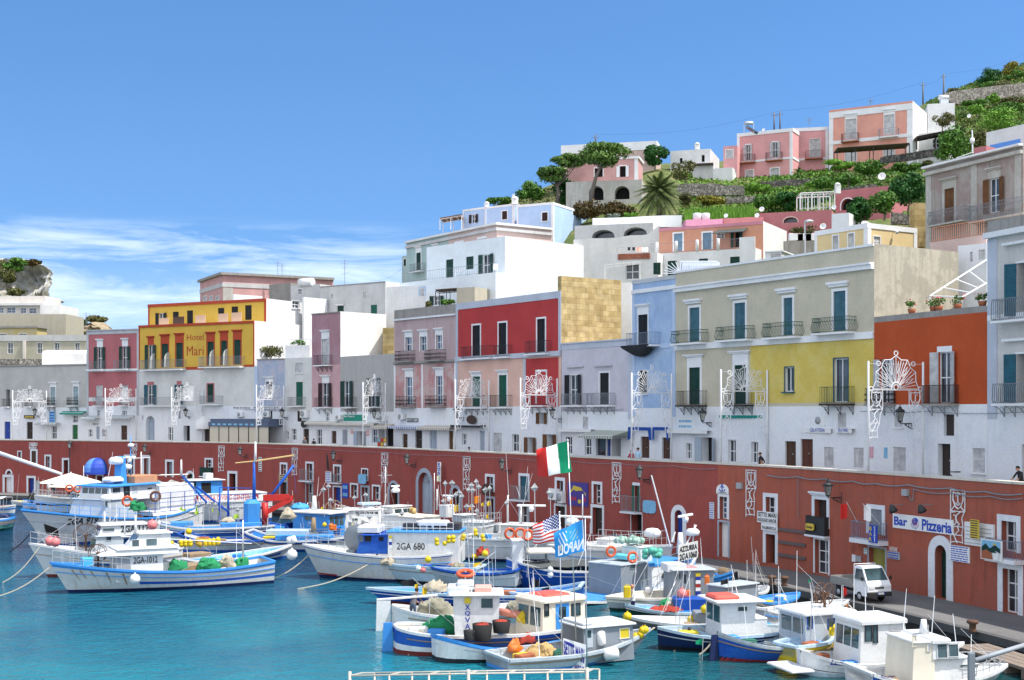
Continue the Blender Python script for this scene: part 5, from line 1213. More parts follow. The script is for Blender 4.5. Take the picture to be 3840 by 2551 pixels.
h.band(h.z1-.3,.3,.05,TRIM,'roof_edge',gable=1);h.Sr(h.pl.L-.25,h.pl.L,h.z0,h.z1-.3,TRIM);h.Sr(0,.2,h.z0,h.z1-.3,TRIM);mb=MB();pbox(mb,h.gp,0,.3,h.z0,h.z1-.3,0,.045);pbox(mb,h.gp,h.gp.L-.3,h.gp.L,h.z0,h.z1-.3,0,.045);mb.bu('pilaster',TRIM,h.rt);h.fi()
h=Uo('blue_house','middle part of the light blue house with one brown shutter',('D0',1300,402),('D0',1040),('D0',1345),31,164,36,P_SKY)
h.w('D0',1183,470,1230,548,'G',BROWN,Fm=.12,sill=.1);h.band(h.z1-.25,.25,.05,TRIM,'roof_edge',gable=1);h.Sr(h.pl.L-.4,h.pl.L,h.z0,h.z1+1.2,TRIM);h.fi()
h=Uo('blue_house','left part of the light blue house with a wide brown shuttered window',('D0',1038,430),('D0',822),('D0',1090),31,168,40,P_SKY)
h.w('D0',868+15,502,980-15,580,'O',BROWN,Fm=.06);h.band(h.z1-.25,.25,.05,TRIM,'roof_edge',gable=1);h.Sr(h.pl.L-.25,h.pl.L,h.z0,h.z1-.25,TRIM);h.Sr(0,.2,h.z0,h.z1-.25,TRIM);h.fi()
def chimney(lb,c,x,y0,y1,Y,w=.6):
 a=cat_(c,x,y1,Y);b=cat_(c,x,y0,Y);m=MB();m.rbox((a+b)/2,w,w,b.z-a.z,.05);m.la(b,[(w*.62,0),(w*.5,w*.35),(w*.2,w*.5)],8);Th('chimney',m,WHITE,lb,'chimney')
chimney('white chimney at the left corner of the light blue house','D0',1042,405,440,167);chimney('tall white chimney between the two blue house parts','D0',1300,365,410,163,.8)
h=Uo('arcade_house','pale house front with two low terrace arches right of the light blue house',('D1',610,920),('D1',-110),('D1',740),30,150,16,WW,zones=[P_GREYW],gable=WHITE)
h.w('D1',48,985,256,1062,'A',None,dep=1.5);h.w('D1',340,962,554,1042,'A',None,dep=1.5);h.fi()
for cx_,ws in(((150,300)),((450,310))):pass
Sw('curving grey terrace wall with arches below the pale arcade','D1',[(-120,1080,1500),(300,1052,1500),(560,1030,1500),(668,950,1500)],143,P_GREYW,.4,'garden_wall')
Sw('long white garden wall below the big palm','D1',[(55,882,960),(875,850,960)],157,WW,.4,'garden_wall')
h=Uo('white_house','white house with a small awning frame and brick red parapet below the arches',('D1',648,1190),('D1',40),None,10,128,18,WHITE)
h.w('D1',358,1302,482,1440,'W',Fm=.05);h.w('D1',612,1287,678,1395,'G',GREEN);
ua,ub=h.pl.u_of(sxc('D1',290)),h.pl.u_of(sxc('D1',582));mb=MB();pbox(mb,h.pl,ua,ub,h.zc('D1',430,1255),h.zc('D1',430,1205),0.,.2);mb.bu('brick_parapet',sn('brick_red',(.36,.10,.05),(.30,.09,.05),(.45,.4,.36),1.6,.5,.25),h.rt);h.fi()
pergola('white bent awning frame on the white house terrace','D1',((165,1310),(490,1275)),126.5,at(*px('D1',300,1460),126).z,PW,2.,'pipe_awning',posts=2,r=.045)
for i,(x,w_,hh,m,lab)in En(((390,24,30,(.02,.02,.025),'black garment on the washing line, the left one'),(432,24,30,(.02,.02,.025),'black garment on the washing line, the right one'),(480,50,40,(.75,.42,.33),'salmon towel on the washing line'),(535,60,40,(.75,.74,.72),'white towel on the washing line'))):
 a=cat_('D1',x-w_/2,1145,130);b=cat_('D1',x+w_/2,1145+hh,130);mb=MB();k=4
 for j in range(k):
  x0,x1=a.x+(b.x-a.x)*j/k,a.x+(b.x-a.x)*(j+1)/k;s0,s1=.06*ma.sin(j*2.1),.06*ma.sin((j+1)*2.1);mb.obox((x0,a.y+s0,b.z),(x1-x0,s1-s0,0),(0,.02,0),(0,0,a.z-b.z))
 Th('laundry',mb,Pt('laundry_%d'%i if i else 'laundry_black',m,.9,.15),lab,'laundry','washing hung above the brick parapet')
a,b=cat_('D1',280,1150,130.1),cat_('D1',600,1140,130.1);mb=MB();mb.tu([a,b],.012,4);mb.tu([a,a-Ve((0,0,1.6))],.03,4);mb.tu([b,b-Ve((0,0,1.6))],.03,4);Th('washing_line',mb,IL,'thin washing line on two posts above the brick parapet','washing line')
h=Uo('coral_house','coral orange house with pale blue shutters and a railed white balcony',('D1',1622,905),('D1',665),('D1',1838),('D1',1300),128,28,P_CORAL,gable=WHITE)
for a,b,c,d in((803,1020,880,1185),(1068,1012,1147,1165)):h.w('D1',a,b,c,d,'G',lv('shutter_sky',(.22,.36,.50)),Fm=.16)
h.w('D1',1200,1018,1260,1065,'W',Fm=.08);h.w('D1',1305+20,1000,1455-20,1145,'OV',GREEN);mb=MB();ua,ub=h.pl.u_of(sxc('D1',1200)),h.pl.u_of(sxc('D1',1480));za=h.zc('D1',1340,985);N_=h.pl.norm();mb.obox(h.pl.P(ua,za),h.pl.P(ub,za)-h.pl.P(ua,za),N_*1.6+Ve((0,0,-.5)),Ve((0,0,.06)));mb.bu('awning',Pt('awning_dark',(.07,.08,.08),.8,.3),h.rt);h.band(h.z1-.3,.3,.06,Pl('roof_edge_pink',(.60,.26,.32),.2));h.fi()
coral=h
pl=h.pl;n=pl.norm();o=Plane((pl.P(-.4,0)+n*2.).xy,(pl.P(pl.L,0)+n*2.).xy);zt=o.z_of(*px('D1',1100,1178))
h=House('white_house','white storey carrying the railed balcony of the coral house',Plane(o.P(0,0).xy,o.P(o.u_of(sxc('D1',1550)),0).xy),10,zt,9,WHITE)
h.w('D1',744,1270,828,1420,'G',GREEN);h.w('D1',1030,1250,1114,1330,'G',GREEN);h.w('D1',1318,1232,1406,1310,'G',GREEN);h.fi()
z=zt+.003;railp(h.rt,o.P(.2,z),o.P(o.u_of(sxc('D1',1400)),z),1.,IL,pitch=.2)
for x in(645,822,1015,1208):mb=MB();mb.la(o.P(o.u_of(sxc('D1',x)),z),[(.16,0),(.17,1.1),(.1,1.15)],8);mb.bu('baluster_post',WHITE,h.rt)
mb=MB();pbox(mb,o,o.u_of(sxc('D1',1402)),o.u_of(sxc('D1',1545)),z,z+1.1,-.15,0.);mb.bu('parapet',WHITE,h.rt)
h=Uo('white_house','small white roof room with double shutters behind the beige roof',('D1',1792,1175),('D1',1640),('D1',1945),10,112,28,WHITE);h.w('D1',1692,1205,1782,1252,'G',WSHUT);h.band(h.z1-.1,.1,.15,TRIM,gable=1);h.fi()
A=cat_('D1',860,1385,104);B=cat_('D1',1200,1360,104);zt=cat_('D1',1000,1275,104).z;m=MB();R=Em('roof_shelter',A,'white ribbed half round shelter on the roof of the beige house','shelter');d=(B-A);d.z=0;H=zt-A.z
for i in range(16):
 q=A+d*(i/15);m.tu([q,q+Ve((0,0,H))],.03,4)
for i in range(7):
 a=PI/2*i/6;m.tu([A,A+Ve((-1.4*ma.cos(a),0,H*ma.sin(a)))],.035,4)
m.tu([A+Ve((0,0,H)),A+d+Ve((0,0,H))],.05,4);m.bu('rib',SASH,R);m=MB();m.obox(A+Ve((.2,.1,-.5)),d,Ve((0,2,0)),Ve((0,0,H+.45)));m.bu('screen',WW,R)
h=Uo('white_house','long plain white house with three small windows behind the old pink house',('A1',1190,380),('A1',588),('A1',1443),7,150,37,P_GREYW,gable=WHITE)
h.w('A1',690,500,712,535,'W');h.w('A1',985,478,1012,535,'G',WSHUT);h.w('A1',748,605,806,690,'G',GREEN,head=.15);h.w('A1',1055,597,1112,680,'G',GREEN2);h.band(h.z1-.1,.1,.1,CONC);h.fi()
h=Uo('white_house','low white house with a barrel roof vent between the hotel and the long white house',('A1',588,405),('A1',318),None,7,158,30,P_GREYW);h.w('A1',388,450,425,500,'W',Fm=.06)
mb=MB();mb.la(h.pl.P(h.pl.L*.32,h.z1+.3),[(.5,0),(.5,2.)],12,h.pl.dirv());mb.bu('barrel_vent',WHITE,h.rt);h.fi()
h=Uo('white_house','white block with a tiled band right of the long white house',('A1',1560,415),('A1',1195),('A1',1640),7,141,30,WHITE);h.w('A1',1505,440,1552,515,'G',WSHUT,Fm=.12,fmat=P_SKY);h.fi()
h=Uo('roof_room','worn concrete roof room with air conditioners beside the hotel',('A1',318,395),('A1',120),('A1',345),16,168,35,CONC);h.fi()
h=Uo('palazzo','large rose ochre palazzo with grey cornices behind the yellow hotel',('A0',2048,298),('A0',1838),('A1',712),10,180,62,P_OCHP)
for a in(1885,1940,1998):h.w('A0',a-14,520,a+14,600,'G',WSHUT,Fm=.1)
h.band(h.z1-.35,.35,.4,CONC,gable=1);h.band(h.z1-2.,.6,.08,P_GREYW,gable=1);mb=MB();pbox(mb,h.gp,0,1.4,h.z0,h.z1-2.1,0,.05);mb.bu('pilaster',P_STONEW,h.rt);h.fi();ros=h
h=Uo('white_house','small white stair house in front of the rose ochre palazzo',('A0',2150,500),('A0',2138),('A1',60),10,160,50,WHITE);h.fi()
h=Uo('roof_room','crumbling cream roof terrace wall above the weathered pink house',('A1',2010,432),('A1',1845),('A1',2285),12,131,30,P_OLDY);h.fi()
h=Uo('roof_room','white roof room with green shutters behind the cane pergola',('A1',1840,470),('A1',1560),None,12,138,30,WW);h.w('A1',1600,515,1728,600,'O',GREEN,ajar=.2);h.fi()
pergola('thin iron pergola with a cane roof over the weathered pink house','A1',((1650,470),(1850,455)),133,at(*px('A1',1700,600),133).z,IR,2.5,roofm=CANE,r=.05)
a,b=cat_('A1',1305,645,134),cat_('A1',1548,640,134);R=Em('roof_railing',a,'pale picket railing on the roof of the weathered pink house','railing');railp(R,a,b,2.2,ALU,pitch=.35,r=.03)
bush('potted_plants','leafy pot plants on the left of the roof over the weathered pink house','A1',1540,560,1640,640,132,LO,400,.16,'plant',None,8,.6)
bush('potted_plants','leafy pot plants under the cane pergola on the roof','A1',1700,540,1830,605,132,LM,450,.16,'plant',None,8,.6)
mb=MB();a=cat_('A1',1165,1052,139);b=cat_('A1',1268,808,139);mb.obox(Ve((a.x,a.y,a.z)),(b.x-a.x+.6,-.6,0),(0,4,0),(0,0,b.z-a.z));Th('wall_stub',mb,TUFF,'yellow tuff wall stub between the white gable and the pink house','wall')
mb=MB();a=cat_('A2',1004,915,117);b=cat_('A2',1100,392,117);mb.obox((a.x,a.y,9),(b.x-a.x,0,0),(1,6,0),(0,0,b.z-9));Th('wall_slab',mb,WHITE,'tall blank white wall right of the tuff gable','wall')
mb=MB();a=cat_('A1',270,1085,146);b=cat_('A1',505,970,146);mb.obox((a.x,a.y,9),(b.x-a.x,-1,0),(1,5,0),(0,0,b.z-9));Th('terrace_wall_block',mb,WHITE,'white roof terrace wall over the narrow pale grey house','wall')
a,b=cat_('A1',280,1083,143),cat_('A1',500,1080,143);R=Em('roof_railing',a,'pale railing on the roof of the narrow pale grey house','railing');railp(R,a,b,2.,ALU,pitch=.5,r=.025)
bush('roof_garden','dry creeper along the roof of the faded blue house','A1',10,960,270,1090,147,LO,700,.16,'plant',None,10,1.)
bush('roof_garden','small plants on the roof near the narrow white gable','A1',310,920,490,975,147,LM,300,.14,'plant',None,8,.8)
h=Uo('yellow_house','butter yellow house with white corner bands above the beige roof',('D3',912,335),('D3',430),('D3',1368),18,103,58,P_BUTT)
for a,b,c,d in((597,452,648,600),(738,432,792,580)):h.w('D3',a,b,c,d,'G',WSHUT,Fm=.1)
h.w('D3',970,460,1030,560,'G',WSHUT,g=1,Fm=.08);h.band(h.z1-.4,.4,.06,TRIM,'roof_edge',gable=1);h.Sr(h.pl.L-.35,h.pl.L,h.z0,h.z1-.4,TRIM);h.Sr(0,.3,h.z0,h.z1-.4,TRIM);mb=MB();pbox(mb,h.gp,0,.4,h.z0,h.z1-.4,0,.05);pbox(mb,h.gp,h.gp.L-.4,h.gp.L,h.z0,h.z1-.4,0,.05);mb.bu('pilaster',TRIM,h.rt)
mb=MB();mb.ball(h.gp.P(h.gp.L*.52,h.z1-.55,.35),.16,8);mb.tu([h.gp.P(h.gp.L*.52,h.z1-.45,0),h.gp.P(h.gp.L*.52,h.z1-.45,.35)],.03,4);mb.bu('wall_lamp',ALU,h.rt);h.fi()
Sw('orchid pink roof wall above the coral house','D1',[(910,890,950),(1250,882,945)],137,P_ORCH,3.,'roof_wall');Sw('dusty magenta roof wall above the coral house','D1',[(1255,880,935),(1625,868,930)],137.5,P_MAG,3.,'roof_wall')
h=Uo('magenta_house','low magenta house with a pale arched recess behind the coral roof',('D1',2250,800),('D1',1588),None,26,136,20,P_MAG);h.w('D1',1808,870,1938,920,'A',None,dep=.6,Fm=.1,fmat=P_DPINK);h.fi()
h=Uo('magenta_house','magenta dome house with a white arched recess beside the dark tree',('D2',1120,1215),('D2',620),None,26,139,35,P_MAG);h.w('D2',672,1335,790,1440,'AV',None,Fm=.12);h.fi()
h=Uo('white_house','white domed roofs in front of the magenta house',('D3',745,240),('D3',585),None,24,126,30,WW);h.fi()
chimney('white chimney block at the left end of the magenta dome house','D2',640,1215,1290,136,.55)
pergola('white pergola frame with a pale railing on the magenta house','D2',((300,1285),(612,1272)),138,at(*px('D2',400,1440),138).z,PW,3.,posts=4)
a,b=cat_('D2',290,1440,136.5),cat_('D2',590,1432,136.5);R=Em('terrace_railing',a,'pale picket railing under the white pergola','railing');railp(R,a,b,1.6,ALU,pitch=.3,r=.03)
h=Uo('salmon_house','salmon pink house with two tall windows and iron balconies on the crest',('D1',1893,50),('D1',1382),('D1',1948),36,190,28,P_SALM)
h.w('D1',1452-10,205,1512+10,348,'O',WSHUT,Fm=.14);h.w('D1',1695-12,180,1765+12,320,'O',WSHUT,Fm=.14);h.Bc('D1',1398,292,1550,362,IR,.9,slab=TERRA);h.Bc('D1',1642,262,1800,342,IR,.9,slab=TERRA)
h.w('D1',1462,440,1530,522,'G',WSHUT,Fm=.14);h.w('D1',1690,420,1768,510,'G',WSHUT,Fm=.14);h.band(h.zc('D1',1640,355),.3,.08,TRIM,gable=1);h.band(h.z1-.5,.5,.1,TRIM,gable=1);h.Sr(0,.4,h.z0,h.z1-.5,TRIM);h.Sr(h.pl.L-.45,h.pl.L,h.z0,h.z1-.5,TRIM);h.fi()
h=Uo('salmon_house','salmon pink house with a single shuttered balcony door between two crest houses',('D1',2222,38),('D1',1900),None,36,193,14,P_SALM)
h.w('D1',2048,150,2145,318,'G',WSHUT,Fm=.05);h.Bc('D1',2008,250,2168,325,IR,.9,slab=TERRA);h.band(h.zc('D1',2060,345),.3,.08,TRIM);h.band(h.z1-.5,.5,.1,TRIM);h.Sr(h.pl.L-.45,h.pl.L,h.z0,h.z1-.5,TRIM);h.fi()
h=Uo('salmon_annex','small salmon pink annex with one white shuttered window at the left crest',('D1',1384,210),('D1',1256),None,36,191,20,P_SALM);h.w('D1',1280,252,1345,330,'G',WSHUT,Fm=.1);h.fi()
h=Uo('white_house','tiny white scalloped entrance house beside the salmon annex',('D1',1340,412),('D1',1160),('D1',1375),36,188,20,WHITE);h.fi()
h=Uo('salmon_house','tall salmon orange house with white quoins and a blank white side on the crest',('D2',1330,437),('D2',562),('D2',1468),36,185,30,P_SALO,gable=WHITE)
h.w('D2',712,605,812,785,'G',WSHUT,Fm=.1,hgap=.5,head=.1);h.w('D2',1068,565,1162,745,'G',WSHUT,Fm=.1,hgap=.5,head=.1);h.Bc('D2',672,722,838,805,IR,.9,slab=TERRA);h.Bc('D2',1012,688,1202,762,IL,.9)
h.w('D2',708,905,815,1000,'G',WSHUT,Fm=.05);h.w('D2',1062,880,1165,960,'G',WSHUT,Fm=.05);h.band(h.zc('D2',940,805),.5,.1,TRIM);h.band(h.z1-.3,.3,.12,P_SALO);h.band(h.z1-1.2,.9,.1,TRIM);h.Sr(0,.6,h.z0,h.z1-1.2,TRIM);h.Sr(h.pl.L-.8,h.pl.L,h.z0,h.z1-1.2,TRIM);h.fi();sal=h
pergola('long brown awning pergola in front of the salmon orange house','D2',((635,880),(1300,835)),181,at(*px('D2',900,985),181).z,IR,2.8,roofm=CANE,posts=5)
h=Uo('white_house','white cube house on the crest right of the salmon orange house',('D2',1716,455),('D2',1466),('D2',1832),40,192,12,WHITE);h.fi()
h=Uo('white_house','low white house under a dark pergola roof on the crest',('D2',1620,720),('D2',1360),None,40,187,22,WHITE);h.w('D2',1512,788,1578,868,'W',Fm=.12);h.fi()
pergola('dark flat pergola roof over the low white crest house','D2',((1365,775),(1800,690)),183.5,at(*px('D2',1500,885),183.5).z,DOORB,3.,roofm=DOORB,posts=3,r=.12)
h=Uo('white_house','small white flat roofed house with a dark lean-to on the crest',('D1',1135,240),('D1',770),('D1',1218),36,194,18,WHITE);h.w('D1',855,325,882,375,'B',Fm=.03);h.w('D1',1055,295,1085,362,'B',Fm=.03);h.fi()
h=Uo('lean_to','grey lean-to with a dark flat roof in front of the small white house',('D1',1165,375),('D1',975),None,36,189,15,P_GREYW);h.band(h.z1-.25,.25,.6,DOORB);h.fi()
chimney('white chimney on the small white crest house','D1',1015,205,250,195,.7)
h=Uo('pink_villa','pink villa with white frames behind the umbrella pines',('D1',472,310),('D1',-180),('D1',515),34,178,14,P_OCHP);h.w('D1',275,400,388,500,'OV',SASH,Fm=.15);h.w('D1',72,418,148,500,'B',Fm=.12);h.band(h.z1-.3,.3,.2,TRIM,gable=1);h.Sr(h.pl.L-.5,h.pl.L,h.z0,h.z1-.3,TRIM);h.fi()
h=Uo('white_house','long white upper storey behind the pink villa',('D1',640,168),('D1',-235),('D1',680),40,196,14,P_DPINK);h.band(h.z1-1.3,1.3,.1,TRIM,gable=1);h.fi()
h=Uo('villa_terrace','mouldy limewashed terrace front with two arched loggias below the pink villa',('D1',505,522),('D1',-190),('D1',560),32,173,12,P_STONEW);h.w('D1',18,582,155,715,'AV',None,dep=1.5);h.w('D1',255,582,394,705,'AV',None,dep=1.5);h.fi()
h=Uo('weathered_house','mouldy grey brown house with pilasters and brown shutters at the upper right',('D2',2345,830),('D2',1448),None,20,92,66,P_MOUL)
h.w('D2',1622,1242,1712,1550,'G',WOOD,Fm=.22,hgap=.4,head=.15,fmat=P_STONEW);h.w('D2',1985,1128+20,2178,1462,'O',WOOD,Fm=.1,hgap=.5,head=.2,fmat=P_STONEW)
h.Bc('D2',1470,1425,1860,1550,IL,.8,'curvy',slab=P_STONEW);h.Bc('D2',1850,1325,2420,1500,IL,.8,'curvy',slab=P_STONEW)
h.band(h.z1-.7,.25,.3,P_STONEW);h.band(h.z1-.15,.15,.45,TRIM)
for a in(1452,1868,2270):u=h.pl.u_of(sxc('D2',a));h.Sr(u,u+.6,h.z0,h.z1-.7,P_STONEW)
h.fi();wea=h
h=Uo('weathered_annex','white curved stair wall and pink railed terrace below the weathered house',('D3',2005,440),('D3',1490),None,12,87,60,P_DPINK);h.fi();R=h.rt
pl=h.pl;railp(R,pl.P(.2,h.z1+.002),pl.P(pl.L-.2,h.z1+.002),1.,P_CORAL,pitch=.18,r=.02)
h=Uo('white_house','white house front under a slatted shade behind the orange roof terrace',('D3',2010,520),('D3',1745),None,12,84,45,WW);h.w('D3',1855,600,1880,690,'G',WSHUT);h.w('D3',1935,580,1992,670,'G',WSHUT);h.fi()
h=Uo('blue_panel_house','white house top with a bright blue panel at the right edge',('D2',2400,640),('D2',2005),None,30,110,60,WHITE);ua,ub=h.pl.u_of(sxc('D2',2040)),h.pl.u_of(sxc('D2',2320));h.Sr(ua,ub,h.zc('D2',2180,905),h.zc('D2',2180,815),Pt('blue_panel',(.12,.30,.72),.7,.1),'painted_panel',.03);h.fi()
h=Uo('pink_roof_room','small pink gabled roof room with a white chimney hood left of the blue panel',('D2',2005,850),('D2',1890),None,28,106,50,P_MAG);h.fi()
r=Em('pipe_awning',cat_('D3',1490,1090,80),'white bent pipe awning frame on the orange house terrace','awning frame');m=MB()
A=cat_('D3',1488,1090,79);B=cat_('D3',1488,1005,79);C=cat_('D3',2005,675,84);A2=cat_('D3',1785,1110,76);B2=cat_('D3',1785,1015,76);C2=cat_('D3',2010,885,78)
m.tu([A,B,C],.055,6);m.tu([A2,B2,C2],.055,6)
for t in(0,.22,.45,.68):m.tu([B.lerp(C,t),B2.lerp(C2,t*1.4)if t*1.4<1 else B2.lerp(C2,1)],.04,5)
m.bu('pipe',SASH,r)
for x,y,lab in((1290,1150,'small leafy pot plant, first from the left on the orange roof edge'),(1490,1128,'pink flowering pot left of the awning frame on the orange roof edge'),(1540,1122,'red flowering pot right of the awning frame post'),(1710,1105,'big red flowering trough in the middle of the orange roof edge'),(1938,1075,'flower trough at the right end of the orange roof edge')):
 u=org13.pl.u_of(sxc('D3',x));b=org13.pl.P(u,org13.z1,-.25);r=Em('flower_pot',b,lab,'flower pot','flower pots on the orange roof edge');m=MB();m.la(b,[(.18,0.),(.26,.28)],8);m.bu('pot',TERRA,r);f=MB();blob(f,b+Ve((0,0,.5)),.45,.3,.3,90,.09,6);f.bu('leaves',LM,r);f=MB()
 for k in range(14):leaf(f,b+Ve((rnd.uniform(-.45,.45),rnd.uniform(-.3,.3),.5+rnd.uniform(0,.35))),.07)
 f.bu('blossom',Pt('blossom_red',(.62,.05,.10),.7,.1),r)
h=Uo('white_house','white house with blue windows and a roof terrace below the far cliff',('A0',420,515),('A0',-300),('A0',560),12,225,4,Pl('render_shell',(.72,.66,.60),.3));
for a,b,c,d in((-20,622,32,672),(62,622,142,672),(190,625,240,675),(268,628,335,675)):h.w('A0',a,b,c,d,'WB',Fm=.12)
h.band(h.zc('A0',200,605),.4,.9,WHITE);h.fi()
h=Uo('white_house','white stair wall block beside the terraced house at the far left',('A0',550,598),('A0',370),None,12,221,4,WHITE);h.fi()
h=Uo('long_wall','big plain beige plastered wall below the white terraced house',('A0',606,682),('A0',-300),None,8,212,2,P_OLDY,cat='wall');h.fi()
h=Uo('yellow_house','low faded yellow house with a flat grey roof edge at the far left',('A0',342,790),('A0',-300),('A0',430),8,204,6,Pl('render_faded_yellow',(.60,.48,.22),.8,(.35,.3,.2),(.5,.44,.3)));h.w('A0',175,862,245,900,'W',Fm=.1);h.w('A0',0,862,60,900,'W',Fm=.1);h.band(h.z1-.3,.3,.3,CONC,gable=1);h.fi()
h=Uo('old_row_house','long peeling cream row house with dark broken windows at the far left',('A0',800,872),('A0',-300),None,7,190,3,P_OLDY)
for a,b,c,d in((70,945,120,1045),(342,945,388,1045),(500,945,548,1045),(690,945,732,1045)):h.w('A0',a,b,c,d,'W',Fm=.05)
h.band(h.z1-.9,.9,.12,P_GREYW);mb=MB();u=h.pl.u_of(sxc('A0',228));mb.tu([h.pl.P(u,h.z0,.2),h.pl.P(u,h.z1-.9,.2)],.3,6);mb.bu('drain_pipe',CONC,h.rt);h.fi()
mb=MB();a,b=cat_('A0',385,1150,168),cat_('A0',793,1010,168);L_v=b.x-a.x;H=b.z-a.z
mb.obox((a.x,a.y,a.z-2),(L_v,0,0),(0,6,0),(0,0,H*.75+2));ps=[Ve((a.x,a.y+3-3*ma.cos(PI*i/8),a.z+H*.75+H*.3*ma.sin(PI*i/8)))for i in range(9)];mb.prism(ps,(L_v,0,0));Th('vaulted_roof',mb,WHITE,'bright white vaulted roof block over the pale grey house','roof block')
Sw('rubble stone wall on the roof of the pale grey house','A0',[(-100,1095,1165),(380,1095,1160)],170,DRY,.5,'rubble_wall')
# roof gear
def antenna(lb,c,x,y0,y1,Y,bars=4):
 a,b=cat_(c,x,y1,Y),cat_(c,x,y0,Y);m=MB();m.tu([a,b],.035,4);H=b.z-a.z
 for i in range(bars):
  z=b.z-H*.06-i*H*.11;w=.5-.07*i;m.tu([(b.x-w,b.y,z),(b.x+w,b.y,z)],.018,4);m.tu([(b.x,b.y-w*.6,z-.1),(b.x,b.y+w*.6,z-.1)],.015,4)
 m.tu([(b.x-.2,b.y,a.z+H*.4),(b.x+.55,b.y,a.z+H*.5)],.02,4);Th('roof_antenna',m,IL,lb,'antenna','television antennas on the roofs')
for a in(('A1',200,200,320,182,'forked antenna on the left of the rose ochre palazzo roof'),('A1',240,215,318,182.5,'slim antenna on the rose ochre palazzo roof'),('A1',815,180,405,150,'tall antenna on the long white house'),('A0',790,665,830,200,'antenna left of the dusty rose house'),('D2',378,590,690,193,'antenna on the middle salmon pink house'),('D2',942,425,480,186,'short antenna on the salmon orange house')):antenna(a[-1],*a[:-1])
def dish(lb,c,x,y,r,Y,aim=(-.4,-.9,.3)):
 p=cat_(c,x,y,Y);R=r*CR[c][2]/F*Y;ax=Ve(aim).normalized();q=Em('satellite_dish',p-Ve((0,0,R*1.4)),lb,'satellite dish','satellite dishes');m=MB();m.la(p-ax*R*.25,[(.01,0),(R*.5,R*.06),(R*.85,R*.18),(R,R*.28),(R*.98,R*.24),(R*.5,R*.02),(.01,-.03)],14,ax,cap=0);m.bu('reflector',SASH,q)
 m=MB();m.tu([p-ax*R*.2,p-ax*R*.3-Ve((0,0,R*1.4))],R*.06,5);m.tu([p-Ve((0,0,R*.9)),p+ax*R*.9],R*.04,4);m.ball(p+ax*R*.9,R*.1,6);m.bu('mount',IL,q)
for a in(('D2',1046,1130,36,150,'large white satellite dish on the terraces'),('D1',1608,795,24,139,'grey satellite dish at the left of the magenta house roof'),('D1',1565,852,22,136,'grey satellite dish at the right end of the coral roof'),('D1',1280,855,20,136,'small dish on the coral roof'),('D2',605,1415,22,134,'dish beside the railing of the white pergola'),('D3',505,365,30,118,'dish in the dark plants left of the butter yellow house'),('D2',1848,575,18,190,'small white dish on the white cube house'),('D1',1625,65,14,191,'tiny dish on the salmon roof edge')):dish(a[-1],*a[:-1])
def pole(lb,c,x,y0,y1,Y,r=.14,lamp=None):
 a,b=cat_(c,x,y1,Y),cat_(c,x,y0,Y);m=MB();m.tu([a,b],r,6,r2=r*.7);m.tu([b-Ve((.5,0,.5)),b+Ve((.5,0,-.5))],.05,4)
 if lamp:m.tu([b-Ve((0,0,lamp)),b+Ve((1.2,-.4,-lamp+.4)),b+Ve((1.8,-.5,-lamp+.4))],.05,4);m.la(b+Ve((1.8,-.5,-lamp+.25)),[(.1,0),(.32,.08),(.12,.25)],8)
 Th('utility_pole',m,Pt('pole_grey',(.14,.14,.15),.7,.3),lb,'utility pole','utility poles on the crest');return b
p1=pole('tall dark utility pole near the ridge wall','D2',1614,190,470,215,.17);p2=pole('utility pole with a street light behind the salmon orange house','D2',1424,268,470,205,.15,4.2);p3=pole('dark pole behind the left salmon roof','D2',56,540,720,200,.13);p4=pole('pale pole with a street light behind the left salmon roof','D2',110,530,720,202,.13,5.);p5=pole('thin pole behind the pink villa','D1',82,108,200,205,.13)
def cable(lb,pts,sag=.6,r=.011,name='overhead_cable',mat=None):
 m=MB()
 for a,b in zip(pts,pts[1:]):
  m.tu([a.lerp(b,t/8)-Ve((0,0,sag*ma.sin(PI*t/8)))for t in range(9)],r,3)
 return Th(name,m,mat or IR,lb,'cable')
cable('cable strung between the utility poles on the crest',[p3,p4,p2,p1,cat_('D2',2352,10,270)],.8)
cable('long cable sagging from the villa pole over the small white house',[cat_('D0',730,510,180),cat_('D0',1500,130,190),p5,p4],1.2)
cable('thin wires running down left of the sage green house',[cat_('A1',1130,372,150),cat_('A1',1335,265,165)],.3)
q=cat_('D2',1480,60,190)
m=MB();a=cat_('D1',1490,90,189);b=cat_('D1',1490,5,189);H=b.z-a.z;R=Em('solar_heater',a,'solar water heater on the left salmon roof','solar heater');m.la(b+Ve((-.6,0,0)),[(.26,0),(.26,1.2)],10,(1,0,0));m.bu('tank',ALU,R);m=MB();m.obox(b+Ve((-.4,-.3,-.5)),(1.7,0,-H*.75),(0,1.2,0),(.1,0,.12));m.bu('panel',GLASSB,R);m=MB()
for dx in(-.7,.7):m.tu([a+Ve((dx,0,0)),b+Ve((dx,0,0))],.07,4)
m.bu('leg',ALU,R)
m=MB();a=cat_('D2',1660,430,196);m.la(a+Ve((-1.5,0,.4)),[(.01,-.1),(.38,0),(.38,1.5),(.01,1.6)],12,(1,.1,0));m.box(a-Ve((.7,0,.3)),1.2,.6,.7);Th('water_tank',m,ALU,'horizontal steel water tank on the white cube house','water tank')
for x,lab in((1015,'white round tank on the coral roof, left one'),(1092,'white round tank on the coral roof, right one')):m=MB();a=cat_('D1',x,885,138.5);m.la(a-Ve((0,0,.2)),[(.45,-.1),(.46,.7),(.42,.78),(.1,.84)],14);Th('water_tank',m,WHITE,lab,'water tank','round white roof tanks')
m=MB();a=cat_('D2',1880,920,110);b=cat_('D2',1875,705,110);m.tu([a,b],.06,5);m.la(a.lerp(b,.6)+Ve((0,0,-.35)),[(.05,0),(.2,.08),(.2,.4),(.05,.5)],8)
